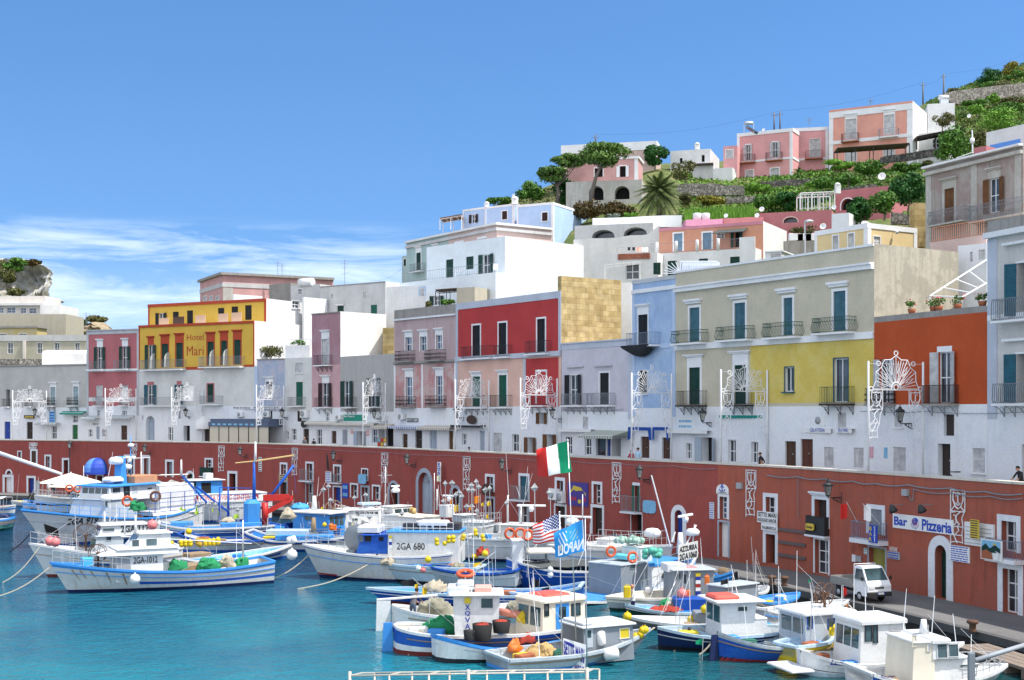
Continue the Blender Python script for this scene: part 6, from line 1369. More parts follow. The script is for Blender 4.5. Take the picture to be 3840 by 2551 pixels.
for s in(-1,1):m.tu([a+Ve((0,0,.1)),a+Ve((1.4*s,0,-.4))],.04,4)
Th('television_mast',m,SASH,'white television mast on the weathered house roof','mast')
m=MB();a=cat_('D3',340,610,112);b=cat_('D3',340,320,112);m.tu([a,b],.07,5);m.la(b+Ve((.3,-.2,-.15)),[(.08,0),(.42,.06),(.34,.2),(.08,.28)],10);Th('street_lamp',m,ALU,'white saucer street lamp left of the butter yellow house','street lamp')
for x,lab in((255,'white planter with orange flowers, left of the saucer lamp'),(330,'white planter behind the saucer lamp'),(398,'white planter right of the saucer lamp')):b=cat_('D3',x,495,116);r=Em('planter',b,lab,'planter','white planters on the grey retaining wall');m=MB();m.rbox(b+Ve((0,0,.3)),1.3,.5,.6,.05);m.bu('trough',WHITE,r);f=MB();blob(f,b+Ve((0,0,.95)),.8,.3,.45,140,.12,7);f.bu('leaves',LO,r)
h=Uo('white_house','white block with a blank lit wall behind the right end of the yellow hotel',('A1',440,525),('A1',425),('A1',655),7,152.5,40,WHITE);h.fi()
# boats
BW=Pl('boat_white',(.70,.71,.71),.38,(.38,.27,.15),None,.4);BWO=Pl('boat_white_old',(.60,.63,.63),.7,(.34,.22,.11),(.50,.51,.48),.5)
BCR=Pt('boat_cream',(.74,.68,.56),.45,.3,1.4);BLB=Pl('boat_pale_blue',(.46,.60,.69),.5,(.30,.30,.27),None,.45);BSK=Pt('boat_sky_blue',(.045,.27,.68),.4,.35,1.5)
BBL=Pl('boat_blue',(.014,.085,.43),.5,(.06,.10,.22),(.03,.13,.44),.4);BNV=Pt('boat_navy',(.008,.018,.085),.3,.35,1.2);BBK=Pt('boat_black',(.012,.013,.018),.4,.4,1.4)
BGR=Pt('boat_grey',(.22,.25,.28),.5,.35,1.4);BGL=Pl('boat_light_grey',(.44,.49,.53),.6,(.27,.22,.16),None,.5);BGN=Pt('boat_green',(.008,.055,.035),.45,.3);BRD=Pt('boat_red',(.33,.022,.02),.5,.4);BOR=Pt('antifoul_red',(.16,.02,.015),.7,.5)
BYL=Pt('boat_yellow',(.62,.48,.02),.45,.3);DW=Pt('deck_pale',(.60,.57,.50),.7,.5,2.5);DECKB=Pt('deck_blue',(.05,.26,.62),.6,.5,2.5);WOODD=Pt('deck_wood',(.30,.21,.12),.8,.5,3)
BGLASS=glassy('boat_glass',(.03,.06,.07),.05);STEEL=Pt('stainless',(.62,.62,.62),.3,.1,metal=.7);RUST=Pt('rusty_iron',(.12,.06,.035),.8,.6,5);BLK=Pt('lettering_black',(.02,.02,.022),.6,.1);LETB=Pt('lettering_blue',(.01,.03,.30),.5,.1);RUBB=Pt('rubber_black',(.015,.015,.015),.8,.2)
BOATS=[]
class Boat:
 def __init__(s,lb,bow,stern,B,tops,hull=BW,boot=BBL,cap=BSK,deck=DW,bands=(),inner=None,kind='transom',cat='fishing boat',name='fishing_boat',dz=.45,full=1.,bowline=1,group='boats moored in the harbour'):
  P0,P1=cz_(*stern,0.),cz_(*bow,0.);s.pl=Plane(P0.xy,P1.xy)if px(*stern[:2],0)[0]<px(*bow[:2],0)[0]else Plane(P1.xy,P0.xy)
  s.fwd=1 if s.pl.a==P0.xy else-1;s.L=(P1-P0).length;s.B=B
  d=(P1-P0);s.rz=ma.atan2(d.y,d.x);s.M=Matrix.Translation(P0)@Matrix.Rotation(s.rz,4,'Z')
  s.rt=Em(name,P0,lb,cat,group,s.rz);s.inner=inner or hull
  def zz(t):return t if isinstance(t,(int,float))else s.z(*t)
  bt,mt,st=tops;s.hb,s.hm,s.hs=zz(bt),zz(mt),zz(st);s.rake=(s.x(bt[0],bt[1])-s.L)if not isinstance(bt,(int,float))else .22*s.hb
  s.rake=max(.1,min(2.6,s.rake));s.kind=kind;s.full=full;s.dz=dz
  s.hullmesh(hull,boot,cap,deck,bands);BOATS.append(s)
 def x(s,c,x):
  u=s.pl.u_of(sxc(c,x));return u if s.fwd>0 else s.L-u
 def z(s,c,x,y):X,Y=px(c,x,y);return s.pl.z_of(X,Y)
 def side(s):
  n=s.M.to_3x3().inverted()@Ve((-s.M.translation.x,-s.M.translation.y,0));return 1 if n.y>0 else-1
 def w(s,x,y,z):return s.M@Ve((x,y,z))
 def sheer(s,t):
  z=s.hm
  if t>.4:z+=(s.hb-s.hm)*((t-.4)/.6)**1.8
  if t<.35:z+=(s.hs-s.hm)*((.35-t)/.35)**1.8
  return z
 def half(s,t,lv):
  pw=2.2+.5*s.full;f=1-max(0,(t-.42)/.58)**pw
  if s.kind=='transom':g=1-.22*max(0,(.45-t)/.45)**2
  elif s.kind=='round':g=ma.sqrt(max(0.,1-max(0,(.30-t)/.30)**2.6))
  else:g=1-max(0,(.45-t)/.45)**2.6
  fw=max(0.,1-max(0,(t-.34)/.66)**1.5)
  gw=g if s.kind=='transom' else(g if s.kind=='round' else max(0,1-max(0,(.5-t)/.5)**1.7))
  k=max(0.,min(1.15,lv));k=k**.75 if k>0 else 0
  return s.B/2*((.86*fw*gw)*(1-k)+f*g*k)
 def pt(s,t,lv,sg,z=None,ins=0.):
  h=s.sheer(t);z=lv*h if z is None else z;lv=z/h
  x=t*s.L+s.rake*max(0,lv)*max(0,t)**3
  if s.kind=='double':x-=s.rake*.55*max(0,lv)*(1-t)**4
  return Ve((x,sg*max(0.,s.half(t,lv)-ins),z))
 def hullmesh(s,hull,boot,cap,deck,bands):
  N=22;ts=[1-(1-i/N)**1.25 if i>N//2 else i/N for i in range(N+1)];ts=sorted(set([0.,.02,.05]+[t for t in ts if t>.03][:-1]+[.965,.985,1.]))
  zs=[-.35,0.,.19];fr=sorted({.22,.45,.65,.82,1.,*[b[0]for b in bands],*[b[1]for b in bands]})
  mats=[hull,boot]+[b[2]for b in bands];mb=MB();rows=[('z',z)for z in zs]+[('f',f)for f in fr]
  def P(t,r,sg):return s.pt(t,0,sg,z=r[1])if r[0]=='z' else s.pt(t,r[1],sg)
  for j in range(len(rows)-1):
   r0,r1=rows[j],rows[j+1]
   for sg in(-1,1):
    for i in range(len(ts)-1):
     tm=(ts[i]+ts[i+1])/2
     if r1[0]=='z':mb.mi=1
     else:
      m=0
      for bi,b in En(bands):
       lo=r0[1]if r0[0]=='f' else .14/s.sheer(tm)
       if b[0]-1e-6<=max(lo,0)and r1[1]<=b[1]+1e-6 and(len(b)<4 or b[3]<=tm<=b[4]):m=2+bi
      mb.mi=m
     a,b_,c,d=P(ts[i],r0,sg),P(ts[i+1],r0,sg),P(ts[i+1],r1,sg),P(ts[i],r1,sg)
     if j==2 and d.z<a.z:d.z=a.z
     if sg<0:mb.add([a,b_,c,d],[(0,1,2,3)],1)
     else:mb.add([d,c,b_,a],[(0,1,2,3)],1)
   mb.mi=1 if r1[0]=='z' else 0
   mb.quad(P(0,r0,1),P(0,r0,-1),P(0,r1,-1),P(0,r1,1))
  mb.bu('hull',mats,s.rt,lc=1)
  g=MB();
  for sg in(-1,1):
   ring=[]
   for t in ts:
    o=s.pt(t,1,sg);q=Ve((0,sg,0));ring.append([o+q*.05+Ve((0,0,-.07)),o+q*.05+Ve((0,0,.05)),o-q*.13+Ve((0,0,.05)),o-q*.13+Ve((0,0,-.07))])
    if o.y*sg<.14:ring[-1][2].y=ring[-1][3].y=0
   b=len(g.v);
   for r in ring:g.v.extend(r)
   for i in range(len(ring)-1):
    for k in range(4):
     f=[b+i*4+k,b+i*4+(k+1)%4,b+(i+1)*4+(k+1)%4,b+(i+1)*4+k];g.f.append(f if sg>0 else f[::-1]);g.m.append(0)
  a,b=s.pt(0,1,-1),s.pt(0,1,1)
  if b.y-a.y>.3:g.obox(a+Ve((-.06,0,-.06)),(.17,0,0),(0,b.y-a.y,0),(0,0,.105))
  g.bu('gunwale',cap,s.rt,lc=1)
  i_=MB();dk=MB()
  for i in range(len(ts)-1):
   t0,t1=ts[i],ts[i+1];q=[]
   for t in(t0,t1):
    z=max(.12,s.sheer(t)-s.dz)
    for sg in(-1,1):q.append((s.pt(t,1,sg,ins=.10),s.pt(t,1,sg,z=z,ins=.10)))
   (a,a2),(b,b2),(c,c2),(d,d2)=q
   i_.quad(a,c,c2,a2);i_.quad(d,b,b2,d2);dk.quad(a2,c2,d2,b2)
   if i==0:i_.quad(b,a,a2,b2)
  i_.bu('bulwark',s.inner,s.rt,lc=1);dk.bu('deck',deck,s.rt,lc=1)
 def Cb(s,c,x0,y0,x1,y1,wid=.6,wall=BW,roof=None,zb=None,over=.12,rf=0.,rb=0.,wins=(),door=None,Fo=0,name='cabin',fmat=None,rh_=.07,dy=0.,round_=0.,fwin=1):
  xs=sorted((s.x(c,x0),s.x(c,x1)));zt=s.z(c,(x0+x1)/2,y0);zb_=s.z(c,(x0+x1)/2,y1)if zb is None else zb
  sd=s.side();W=s.B*wid;y=W/2;X0,X1=xs
  k=1-(y*.9)/max(30,s.M.translation.y);zt,zb_=CZ-(CZ-zt)*k,CZ-(CZ-zb_)*k
  if name in('cabin','deckhouse','deck_shelter','hardtop','cuddy','locker','engine_box','companionway','foredeck','funnel_casing')and zb_<s.hm+1.2:zb_=s.hm-s.dz-.02
  mb=MB();lo=[(X0,-y),(X1,-y),(X1,y),(X0,y)];hi=[(X0+rb,-y*.95),(X1-rf,-y*.95),(X1-rf,y*.95),(X0+rb,y*.95)]
  mb.add([Ve((a,b+dy,zb_))for a,b in lo]+[Ve((a,b+dy,zt))for a,b in hi],[(0,1,5,4),(1,2,6,5),(2,3,7,6),(3,0,4,7),(4,5,6,7)])
  cb=mb.bu(name,wall,s.rt,lc=1)
  r=MB();r.rbox(((X0+rb+X1-rf)/2,dy,zt+rh_/2+.002),X1-X0-rf-rb+2*over,W*.95+2*over,rh_,min(.06,rh_*.45)if not round_ else round_);r.bu('cabin_roof',roof or wall,cb,lc=1)
  def wp(xx,zz,e=.012):t=(zz-zb_)/(zt-zb_);return Ve((xx,sd*(y*(1-.05*t)+e)+dy,zz))
  for wi in wins:
   xa,xb=sorted((s.x(c,wi[0]),s.x(c,wi[2])));za,zc=CZ-(CZ-s.z(c,(wi[0]+wi[2])/2,wi[3]))*k,CZ-(CZ-s.z(c,(wi[0]+wi[2])/2,wi[1]))*k
   m=MB();A=[wp(xa,za),wp(xb,za),wp(xb,zc),wp(xa,zc)];m.prism(A,Ve((0,-sd*.02,0)));q=m.bu('window',wi[4]if len(wi)>4 else BGLASS,cb,lc=1)
   f=MB();f.tu([wp(xa,za,.016),wp(xb,za,.016),wp(xb,zc,.016),wp(xa,zc,.016)],.022,4,closed=1);f.bu('frame',fmat or wall,q,lc=1)
  if door:
   xa,xb=sorted((s.x(c,door[0]),s.x(c,door[2])));za,zc=CZ-(CZ-s.z(c,(door[0]+door[2])/2,door[3]))*k,CZ-(CZ-s.z(c,(door[0]+door[2])/2,door[1]))*k
   m=MB();m.prism([wp(xa,za,.02),wp(xb,za,.02),wp(xb,zc,.02),wp(xa,zc,.02)],Ve((0,-sd*.03,0)));q=m.bu('door',door[4],cb,lc=1)
   m=MB();h=zc-za;m.prism([wp(xa+.12*(xb-xa)*2,za+h*.52,.027),wp(xb-.12*(xb-xa)*2,za+h*.52,.027),wp(xb-.12*(xb-xa)*2,za+h*.9,.027),wp(xa+.12*(xb-xa)*2,za+h*.9,.027)],Ve((0,-sd*.006,0)));m.bu('window',BGLASS,q,lc=1)
  for e,xx,tilt in((1,X1,rf),(-1,X0,rb)):
   if not Fo or not fwin:break
   n=Fo;H=zt-zb_
   for i in range(n):
    ya=-y*.86+2*y*.86*(i+.08)/n;yb=-y*.86+2*y*.86*(i+.92)/n;z0,z1=zb_+H*.52,zb_+H*.9
    def fp(yy,zz):return Ve((xx-e*tilt*(zz-zb_)/H+e*.012,yy+dy,zz))
    m=MB();m.prism([fp(ya,z0),fp(yb,z0),fp(yb,z1),fp(ya,z1)],Ve((-e*.02,0,0)));m.bu('window',BGLASS,cb,lc=1)
  s.last=(X0,X1,y,zb_,zt,cb,k);return cb
 def text(s,txt,c,x0,y0,x1,y1,mat=BLK,off=None,bold=.015,shear=0.,parent=None,hs_=0,rows=None):
  sd=s.side();xa,xb=s.x(c,x0),s.x(c,x1)
  z1,z0=s.z(c,(x0+x1)/2,y0),s.z(c,(x0+x1)/2,y1);mb=MB()
  if hs_:
   def pos(xx,zz):
    t=xx/s.L
    for _ in range(5):t=min(.99,max(.01,t));h=s.pt(t,0,sd,z=zz);t+=(xx-h.x)/s.L
    return Ve((xx,h.y+sd*.05,zz))
   k=1-(abs(pos((xa+xb)/2,(z0+z1)/2).y)*.9)/s.M.translation.y;z0,z1=CZ-(CZ-z0)*k,CZ-(CZ-z1)*k
   vs,fs,_=textmesh(txt,0,shear,bold);mb.add([pos(xa+(xb-xa)*v.x,z0+(z1-z0)*v.y)for v in vs],fs)
  else:
   X0,X1,y,zb,zt,cb,k=s.last;z0,z1=CZ-(CZ-z0)*k,CZ-(CZ-z1)*k
   t=((z0+z1)/2-zb)/(zt-zb);yy=sd*(y*(1-.05*t)+.03);pt_(mb,txt,Ve((xa,yy,z0)),Ve((xb-xa,0,0)),Ve((0,-sd*.05*y*(z1-z0)/(zt-zb),z1-z0)),Ve((0,sd*.012,0)),shear,bold);parent=cb
  mb.bu('registration',mat,parent or s.rt,lc=1)
 def rail(s,t0,t1,h=.6,mat=STEEL,n=7,sides=(-1,1),r=.022,mid=1):
  m=MB()
  for sg in sides:
   pts=[s.pt(t0+(t1-t0)*i/n,1,sg,ins=.06)for i in range(n+1)]
   for p in pts:m.tu([p,p+Ve((0,0,h))],r*.8,4,cap=0)
   m.tu([p+Ve((0,0,h))for p in pts],r,4)
   if mid:m.tu([p+Ve((0,0,h*.5))for p in pts],r*.7,4)
  m.bu('guard_rail',mat,s.rt,lc=1)
 def pole(s,c,x,y0,y1,r=.05,mat=BW,name='mast',lean=(0,0),stays=0,cross=0.,y=0.):
  xx=s.x(c,x);zb,zt=s.z(c,x,y1),s.z(c,x,y0);a=Ve((xx,y,zb));b=Ve((xx+lean[0],y+lean[1],zt));m=MB();m.tu([a,b],r,6,r2=r*.55)
  if cross:m.tu([b.lerp(a,.2)-Ve((cross,0,0)),b.lerp(a,.2)+Ve((cross,0,0))],r*.5,4)
  if stays:
   for q in(Ve((xx-s.L*.25,0,s.hm)),Ve((xx+s.L*.25,0,s.hm))):m.tu([b.lerp(a,.1),q],.012,3)
  m.bu(name,mat,s.rt,lc=1);return b
 def whip(s,c,pts):
  m=MB()
  for x0,y0,x1,y1 in pts:m.tu([Ve((s.x(c,x1),.1,s.z(c,x1,y1))),Ve((s.x(c,x0),.1,s.z(c,x0,y0)))],.022,4,r2=.01);m.bu('whip_aerial',SASH,s.rt,lc=1);m=MB()
 def radar(s,c,x,y,w=1.3,mat=SASH):
  p=Ve((s.x(c,x),0,s.z(c,x,y)));m=MB();m.la(p,[(.1,-.35),(.16,-.3),(.2,-.08),(.12,0)],8);m.rbox(p+Ve((0,0,.08)),w,.14,.13,.04,.3);m.bu('radar',mat,s.rt,lc=1)
 def dome(s,c,x,y,r=.3):
  p=Ve((s.x(c,x),0,s.z(c,x,y)));m=MB();m.la(p,[(r*.5,-r*.6),(r,-r*.5),(r*1.05,r*.1),(r*.7,r*.45),(.02,r*.55)],12);m.bu('radome',SASH,s.rt,lc=1)
 def drum(s,c,x,y,r,mat=STEEL,name='net_hauler',spokes=14,yy=0.):
  p=Ve((s.x(c,x),yy,s.z(c,x,y)));ax=Ve((.25,s.side(),0.)).normalized();m=MB()
  m.la(p-ax*.12,[(r*.35,0),(r*.95,.03),(r,.06),(r*.3,.09),(r*.3,.16),(r,.2),(r*.95,.23),(r*.3,.25)],18,ax);m.tu([p,Ve((p.x,p.y,s.hm-.2))],.07,6)
  u=ax.orthogonal().normalized();v=ax.cross(u)
  for i in range(spokes):a=2*PI*i/spokes;d=u*ma.cos(a)+v*ma.sin(a);m.tu([p+d*r*.9+ax*.14,p+d*r*1.22+ax*.2],.015,4)
  m.bu(name,mat,s.rt,lc=1)
 def wheel(s,c,x,y,r,mat=RUST,name='winch_wheel'):
  p=Ve((s.x(c,x),0,s.z(c,x,y)));ax=Ve((.5,s.side(),0)).normalized();m=MB()
  for o in(-.18,.18):
   m.torus(p+ax*o,r,.025,ax,14,4);u=ax.orthogonal().normalized();v=ax.cross(u)
   for i in range(6):a=2*PI*i/6;m.tu([p+ax*o,p+ax*o+(u*ma.cos(a)+v*ma.sin(a))*r],.018,4)
  m.tu([p-ax*.22,p+ax*.22],.06,6);m.tu([p,Ve((p.x,0,s.hm-.1))],.06,5);m.bu(name,mat,s.rt,lc=1)
 def awning(s,c,pts,wid,mat,posts=1,th=.04,sag=.08,name='awning'):
  (xa,ya),(xb,yb)=pts;A=Ve((s.x(c,xa),0,s.z(c,xa,ya)));B=Ve((s.x(c,xb),0,s.z(c,xb,yb)));y=s.B*wid/2;m=MB();n=8;vs=[]
  for i in range(n+1):
   for j in range(5):
    p=A.lerp(B,i/n);k=(j-2)/2;vs.append(p+Ve((0,y*k,-sag*abs(ma.sin(i*PI/2))-.12*k*k)))
  b=[(i*5+j,i*5+j+1,(i+1)*5+j+1,(i+1)*5+j)for i in range(n)for j in range(4)];m.add(vs,b,1);m.add([v-Ve((0,0,th))for v in vs],[f[::-1]for f in b],1)
  o=m.bu(name,mat,s.rt,lc=1)
  if posts:
   for p in(A,A.lerp(B,.5),B):
    for k in(-1,1):q=MB();q.tu([Ve((p.x,y*k*.96,s.hm-.3)),p+Ve((0,y*k*.96,-.15))],.025,4);q.bu('awning_post',STEEL,o,lc=1)
 def box(s,c,x0,y0,x1,y1,wid,mat,name='hatch',dy=0.,r=.04):
  xs=sorted((s.x(c,x0),s.x(c,x1)));z1,z0=s.z(c,(x0+x1)/2,y0),s.z(c,(x0+x1)/2,y1);m=MB();m.rbox(((xs[0]+xs[1])/2,dy,(z0+z1)/2),xs[1]-xs[0],s.B*wid,max(.08,z1-z0),r);return m.bu(name,mat,s.rt,lc=1)
 def thwarts(s,ts,mat,z=-.18):
  m=MB()
  for t in ts:
   h=s.half(t,.9)-.1;m.box((t*s.L,0,s.sheer(t)+z),.28,2*h,.05);m.bu('thwart',mat,s.rt,lc=1);m=MB()
 def W(s,c,x,y,dy=0.):return s.w(s.x(c,x),dy,s.z(c,x,y))
 def gear(s,k):
  q=random.Random(k)
  for sg in(-1,1):m=MB();m.tu([s.pt(t/12,.7,sg)+Ve((0,sg*.025,0))for t in range(13)],.03,4);m.bu('rubbing_strake',q.choice((BW,BGL,BSK,WOODD)),s.rt,lc=1)
  for i in range(q.randint(4,7)):
   t=q.uniform(.1,.85);h=s.half(t,.9)*.6;p=Ve((t*s.L,q.uniform(-h,h),s.sheer(t)-s.dz));m=MB();a=q.random()
   if a<.34:m.rbox(p+Ve((0,0,.25)),q.uniform(.4,.9),q.uniform(.35,.6),.5,.04,q.uniform(-.3,.3));m.bu('deck_locker',q.choice((BSK,BW,BGR,WOODD,TERRA,BYL,GREEN2)),s.rt,lc=1)
   elif a<.55:[m.torus(p+Ve((0,0,.05+.06*j)),.26-.03*j,.04,(.1*j,0,1),12,4)for j in range(4)];m.bu('rope_coil',q.choice((DW,WOODD,BSK,BYL)),s.rt,lc=1)
   else:H=q.uniform(1.6,3.6);m.tu([p,p+Ve((q.uniform(-.3,.3),q.uniform(-.2,.2),H))],.022,4,r2=.012);m.tu([p+Ve((0,0,H*.8)),s.pt(min(.97,t+.2),1,s.side())],.007,3);m.bu('aerial',SASH if q.random()<.6 else STEEL,s.rt,lc=1)
b=Boat('white fishing boat with blue rails and rust streaks, number 2GA 1012 on its cabin',('C0',632,768),('C1',108,655),3.7,(('C0',455,488),('C0',1300,560),('C1',130,452)),BWO,BNV,BSK,DW,[(.34,.48,BBL,0.,.66),(.86,1.,BSK)],BW,'transom');A1=b
b.Cb('C0',1030,415,1460,558,.62,BW,rf=.1,wins=[(1040,425,1168,555,Pt('cabin_opening',(.30,.31,.33),.8))],over=.25);b.text('2GA-1012','C0',1190,432,1408,492)
b.Cb('C0',880,368,1600,415,.7,BW,rf=1.,rb=.1,name='cabin_top',over=.1);b.Cb('C0',1150,225,1535,368,.5,BW,rf=.7,wins=[(1182,278,1248,342),(1312,268,1410,335)],Fo=3,over=.12,name='wheelhouse')
b.pole('C0',1245,50,225,.09);b.pole('C0',1145,45,230,.05,STEEL,'roof_frame');b.whip('C0',[(1525,-120,1525,230),(1140,-20,1145,200)]);b.rail(.70,.99,.7,STEEL,8)
b.wheel('C0',900,400,.5);b.box('C0',750,440,850,512,.2,Pt('crate_skyblue',(.06,.42,.75),.5,.2),'fish_box');b.box('C0',1462,470,1540,555,.4,BW,'locker');b.box('C0',1550,500,1830,548,.4,WOODD,'hatch_cover');b.pole('C0',2232,95,520,.07,STEEL,'stern_post')
m=MB()
for z_ in(.75,):m.tu([b.pt(.05,1,-1)+Ve((0,.1,.9)),b.pt(.7,1,-1)+Ve((0,.3,1.7))],.035,4)
m.bu('boom',SASH,b.rt,lc=1)
m=MB();sd=b.side()
for t,l in((.93,.5),(.90,.45),(.80,.98),(.735,1.),(.86,.35)):
 A=b.pt(t,.84,sd);B_=b.pt(t-.01,.84*(1-l)+.02,sd)
 for w_ in(.07,):
  q=Ve((0,sd*.012,0));m.add([A+q-Ve((w_,0,0)),A+q+Ve((w_,0,0)),b.pt(t-.005,.84-.42*l,sd)+q+Ve((w_*.6,0,0)),B_+q,b.pt(t-.005,.84-.42*l,sd)+q-Ve((w_*.6,0,0))],[(0,1,2,3,4)])
m.bu('rust_streak',Pt('rust_stain',(.33,.20,.075),.8,.5,4),b.rt,lc=1)
b=Boat('white fishing boat with a grey blue wheelhouse, behind number 2GA 1012',('C0',440,622),('C0',1640,560),3.6,(('C0',262,312),('C0',900,395),1.6),BW,BOR,BW,DW,[],BW)
b.Cb('C0',830,250,1110,385,.62,BGL,rf=.25,wins=[(952,248,1000,285)],Fo=2,over=.1);b.Cb('C0',880,145,1330,240,.55,BW,rf=.25,wins=[(905,140,992,152),(925,172,1028,200)],Fo=3,name='wheelhouse');b.text('2GA 117','C0',1088,145,1345,205,bold=.03)
b.pole('C0',960,20,150,.08,BW);b.pole('C0',1010,-190,140,.05);b.dome('C0',975,-110,.35);b.wheel('C0',790,240,.75,RUST);b.rail(.74,.99,.75,STEEL,6);b.whip('C0',[(1140,-60,1145,140)])
b=Boat('largest white fishing boat with blue rails, 2GA 919 on its bow',('C0',432,345),('E1',760,1130),5.2,(('C0',98,5),('C0',900,95),2.4),BW,BBL,BSK,DECKB,[(.93,1.,BSK),(.30,.33,BBL,.55,.84)],BSK,full=.8);B3=b
b.text('2GA 919','C0',510,80,720,142,hs_=1,bold=.025)
m=MB();sd=b.side();ps=[b.pt(t,l,sd)+Ve((0,sd*.03,0))for t,l in((.955,.64),(.915,.52),(.925,.22),(.968,.36))];m.prism(ps,Ve((0,sd*.04,0)));m.bu('anchor_plate',RUBB,b.rt,lc=1)
b.rail(.45,.985,.75,BSK,12);b.Cb('E0',1230,690,1760,985,.72,BGL,rf=.7,wins=[(1285,700,1325,800)],name='deckhouse');b.Cb('E0',1380,480,2090,690,.6,BW,BSK,rf=.15,over=.3,rh_=.12,wins=[(1440,515,1555,588),(1955,510,2025,540),(1725,500,1810,590,BGL)],Fo=4,door=(1605,490,1695,690,BBK),name='wheelhouse')
b.Cb('E1',110,480,620,830,.8,BW,name='engine_casing',over=.02);b.Cb('E1',-30,850,640,905,.9,BW,name='upper_deck',over=.05)
m=MB();X_=b.x('E0',1770);m.rbox((X_,0,b.z('E0',1770,280)),.7,.9,2.6,.05,taper=.75);m.bu('funnel_mast',BSK,b.rt,lc=1)
b.radar('E0',1700,100,1.);b.dome('E0',1705,105,.55);b.dome('E0',1860,195,.4);b.radar('E0',1900,72,2.2);b.pole('E0',1920,-260,420,.07,BSK);b.pole('E0',2075,-20,420,.09,BW,cross=1.);b.dome('E0',1205*0+1925,-120,.25)
b.box('E0',1565,345,1755,410,.25,BW,'life_raft',r=.2);b.box('E0',1840,320,2175,425,.4,Pt('net_terracotta',(.52,.25,.13),.9,.5,6),'crate_stack');b.whip('E0',[(1645,-20,1580,330),(1455+600,-20,2065,350)]);b.pole('E1',25,555,830,.04,BBL,'rail_post')
m=MB();zt=b.z('E1',300,560);zb=b.z('E1',300,830)
for xx in(0,230,440,610):
 q=b.x('E1',xx);m.tu([Ve((q,b.side()*2.3,zb)),Ve((q,b.side()*2.3,zt))],.03,4)
for zz in(zt,(zt+zb)/2,zb+.3):m.tu([Ve((b.x('E1',-100),b.side()*2.3,zz)),Ve((b.x('E1',620),b.side()*2.3,zz))],.025,4)
m.bu('side_rail',BBL,b.rt,lc=1)
b=Boat('open blue and white boat, bow right, behind number 2GA 1012',('C1',262,448),('C0',1420,560),2.9,(('C1',328,325),('C0',2150,435),1.25),BW,BBL,BW,DECKB,[(.42,.78,BBL,0.,.9)],BSK);b.thwarts((.3,.5,.7),BSK);b.box('C0',1700,395,1900,430,.4,WOODD,'hatch_cover')
b=Boat('grey white boat with a blue gunwale and two white fenders at its bow',('E1',2215,1430),('E1',700,1430),2.9,(('E1',2290,1240),('E1',1600,1275),1.35),BGL,BBL,BBL,DW,[(.86,1.,BBL)],BW);b.box('E1',1920,1215,2130,1262,.4,BYL,'hatch_cover')
b=Boat('long fishing boat with a dark blue band and white rails in the left group',('E1',2020,1260),('E1',380,1300),3.3,(('E1',2080,1060),('E1',1200,1085),1.5),BLB,BBL,BW,DW,[(.40,.80,BBL)],BSK)
b.box('E1',1280,1010,1880,1075,.5,BSK,'hatch_cover');b.box('E1',550,1005,880,1060,.4,DECKB,'hatch_cover')
m=MB();X_=b.x('E1',1745);m.rbox((X_,0,b.z('E1',1745,890)),1.3,1.4,2.3,.3);m.bu('winch_house',BSK,b.rt,lc=1);b.pole('E1',1775,130,800,.17,BBL,'crane_mast');b.pole('E1',1795,-170,130,.12,SASH,'topmast',cross=0.)
m=MB();A=Ve((b.x('E1',1795),0,b.z('E1',1795,115)));m.tu([A,Ve((b.x('E2',400)-0.,0,b.z('E2',410,-165)))],.07,5);m.tu([A,Ve((b.x('E1',1500),0,b.z('E1',1500,145)))],.05,5);m.bu('yard',Pt('spar_yellow',(.60,.42,.18),.6,.3),b.rt,lc=1)
m=MB();A=Ve((b.x('E1',1880),-.2,b.z('E1',1880,820)));B_=Ve((b.x('E2',395),-.2,b.z('E2',395,-20)));m.tu([A,B_],.11,6);m.tu([B_,Ve((b.x('E2',430),-.2,b.z('E2',425,390)))],.012,3);m.bu('crane_boom',BBL,b.rt,lc=1)
m=MB();pts=[(1920,1010),(1935,690),(1960,640)]
def bp(c,x,y,dy=-.4):return Ve((b.x(c,x),dy,b.z(c,x,y)))
m.tu([bp('E1',1935,1040),bp('E1',1925,720)],.26,6);m.obox(bp('E1',1905,700),bp('E1',2290,690)-bp('E1',1905,700),(0,.35,0),(0,0,.5));m.obox(bp('E1',1960,900),bp('E1',2340,690)-bp('E1',1960,900),(0,.4,0),(0,0,.42));m.bu('knuckle_crane',Pt('crane_red',(.50,.02,.015),.4,.3),b.rt,lc=1)
for a in(('E1',1270,500,1010),('E1',1395,490,930)):b.pole(*a,.11,BBL,'gantry_post')
m=MB();m.tu([bp('E1',1270,505,0),bp('E1',1730,515,0)],.05,4);m.tu([bp('E1',720,330,0),bp('E1',1080,730,0)],.09,5);m.tu([bp('E1',920,490,0),bp('E1',1390,860,0)],.09,5);m.bu('gantry',BBL,b.rt,lc=1)
b=Boat('little pale boat with a blue gunwale beside the red crane',('E2',70,990),('E2',620,1060),2.,(('E2',8,822),('E2',260,905),.7),BGL,BBL,BBL,DW,[(.84,1.,BBL)],BSK,'transom');b.thwarts((.4,.65),BW)
b=Boat('blue decked boat with pale covers in front of the blue cabin boat',('E2',1190,1230),('E2',-260,1220),3.2,(('E2',1240,1030),('E2',500,1075),1.4),BW,BBL,BW,DECKB,[(.72,.94,BBL)],BSK);b.box('E2',20,925,630,1000,.45,BLB,'hatch_cover');b.box('E2',190,990,980,1058,.5,BSK,'hatch_cover',dy=-.6);b.pole('E2',690,750,1000,.25,WOODD,'bollard_post');b.rail(.55,.97,.6,STEEL,5)
b=Boat('blue cabin boat with white roof, mast and the number 938',('E2',1050,1100),('E2',400,1060),3.,(('E2',1090,900),('E2',700,960),1.3),BBL,BBL,BBL,DW,[],BBL)
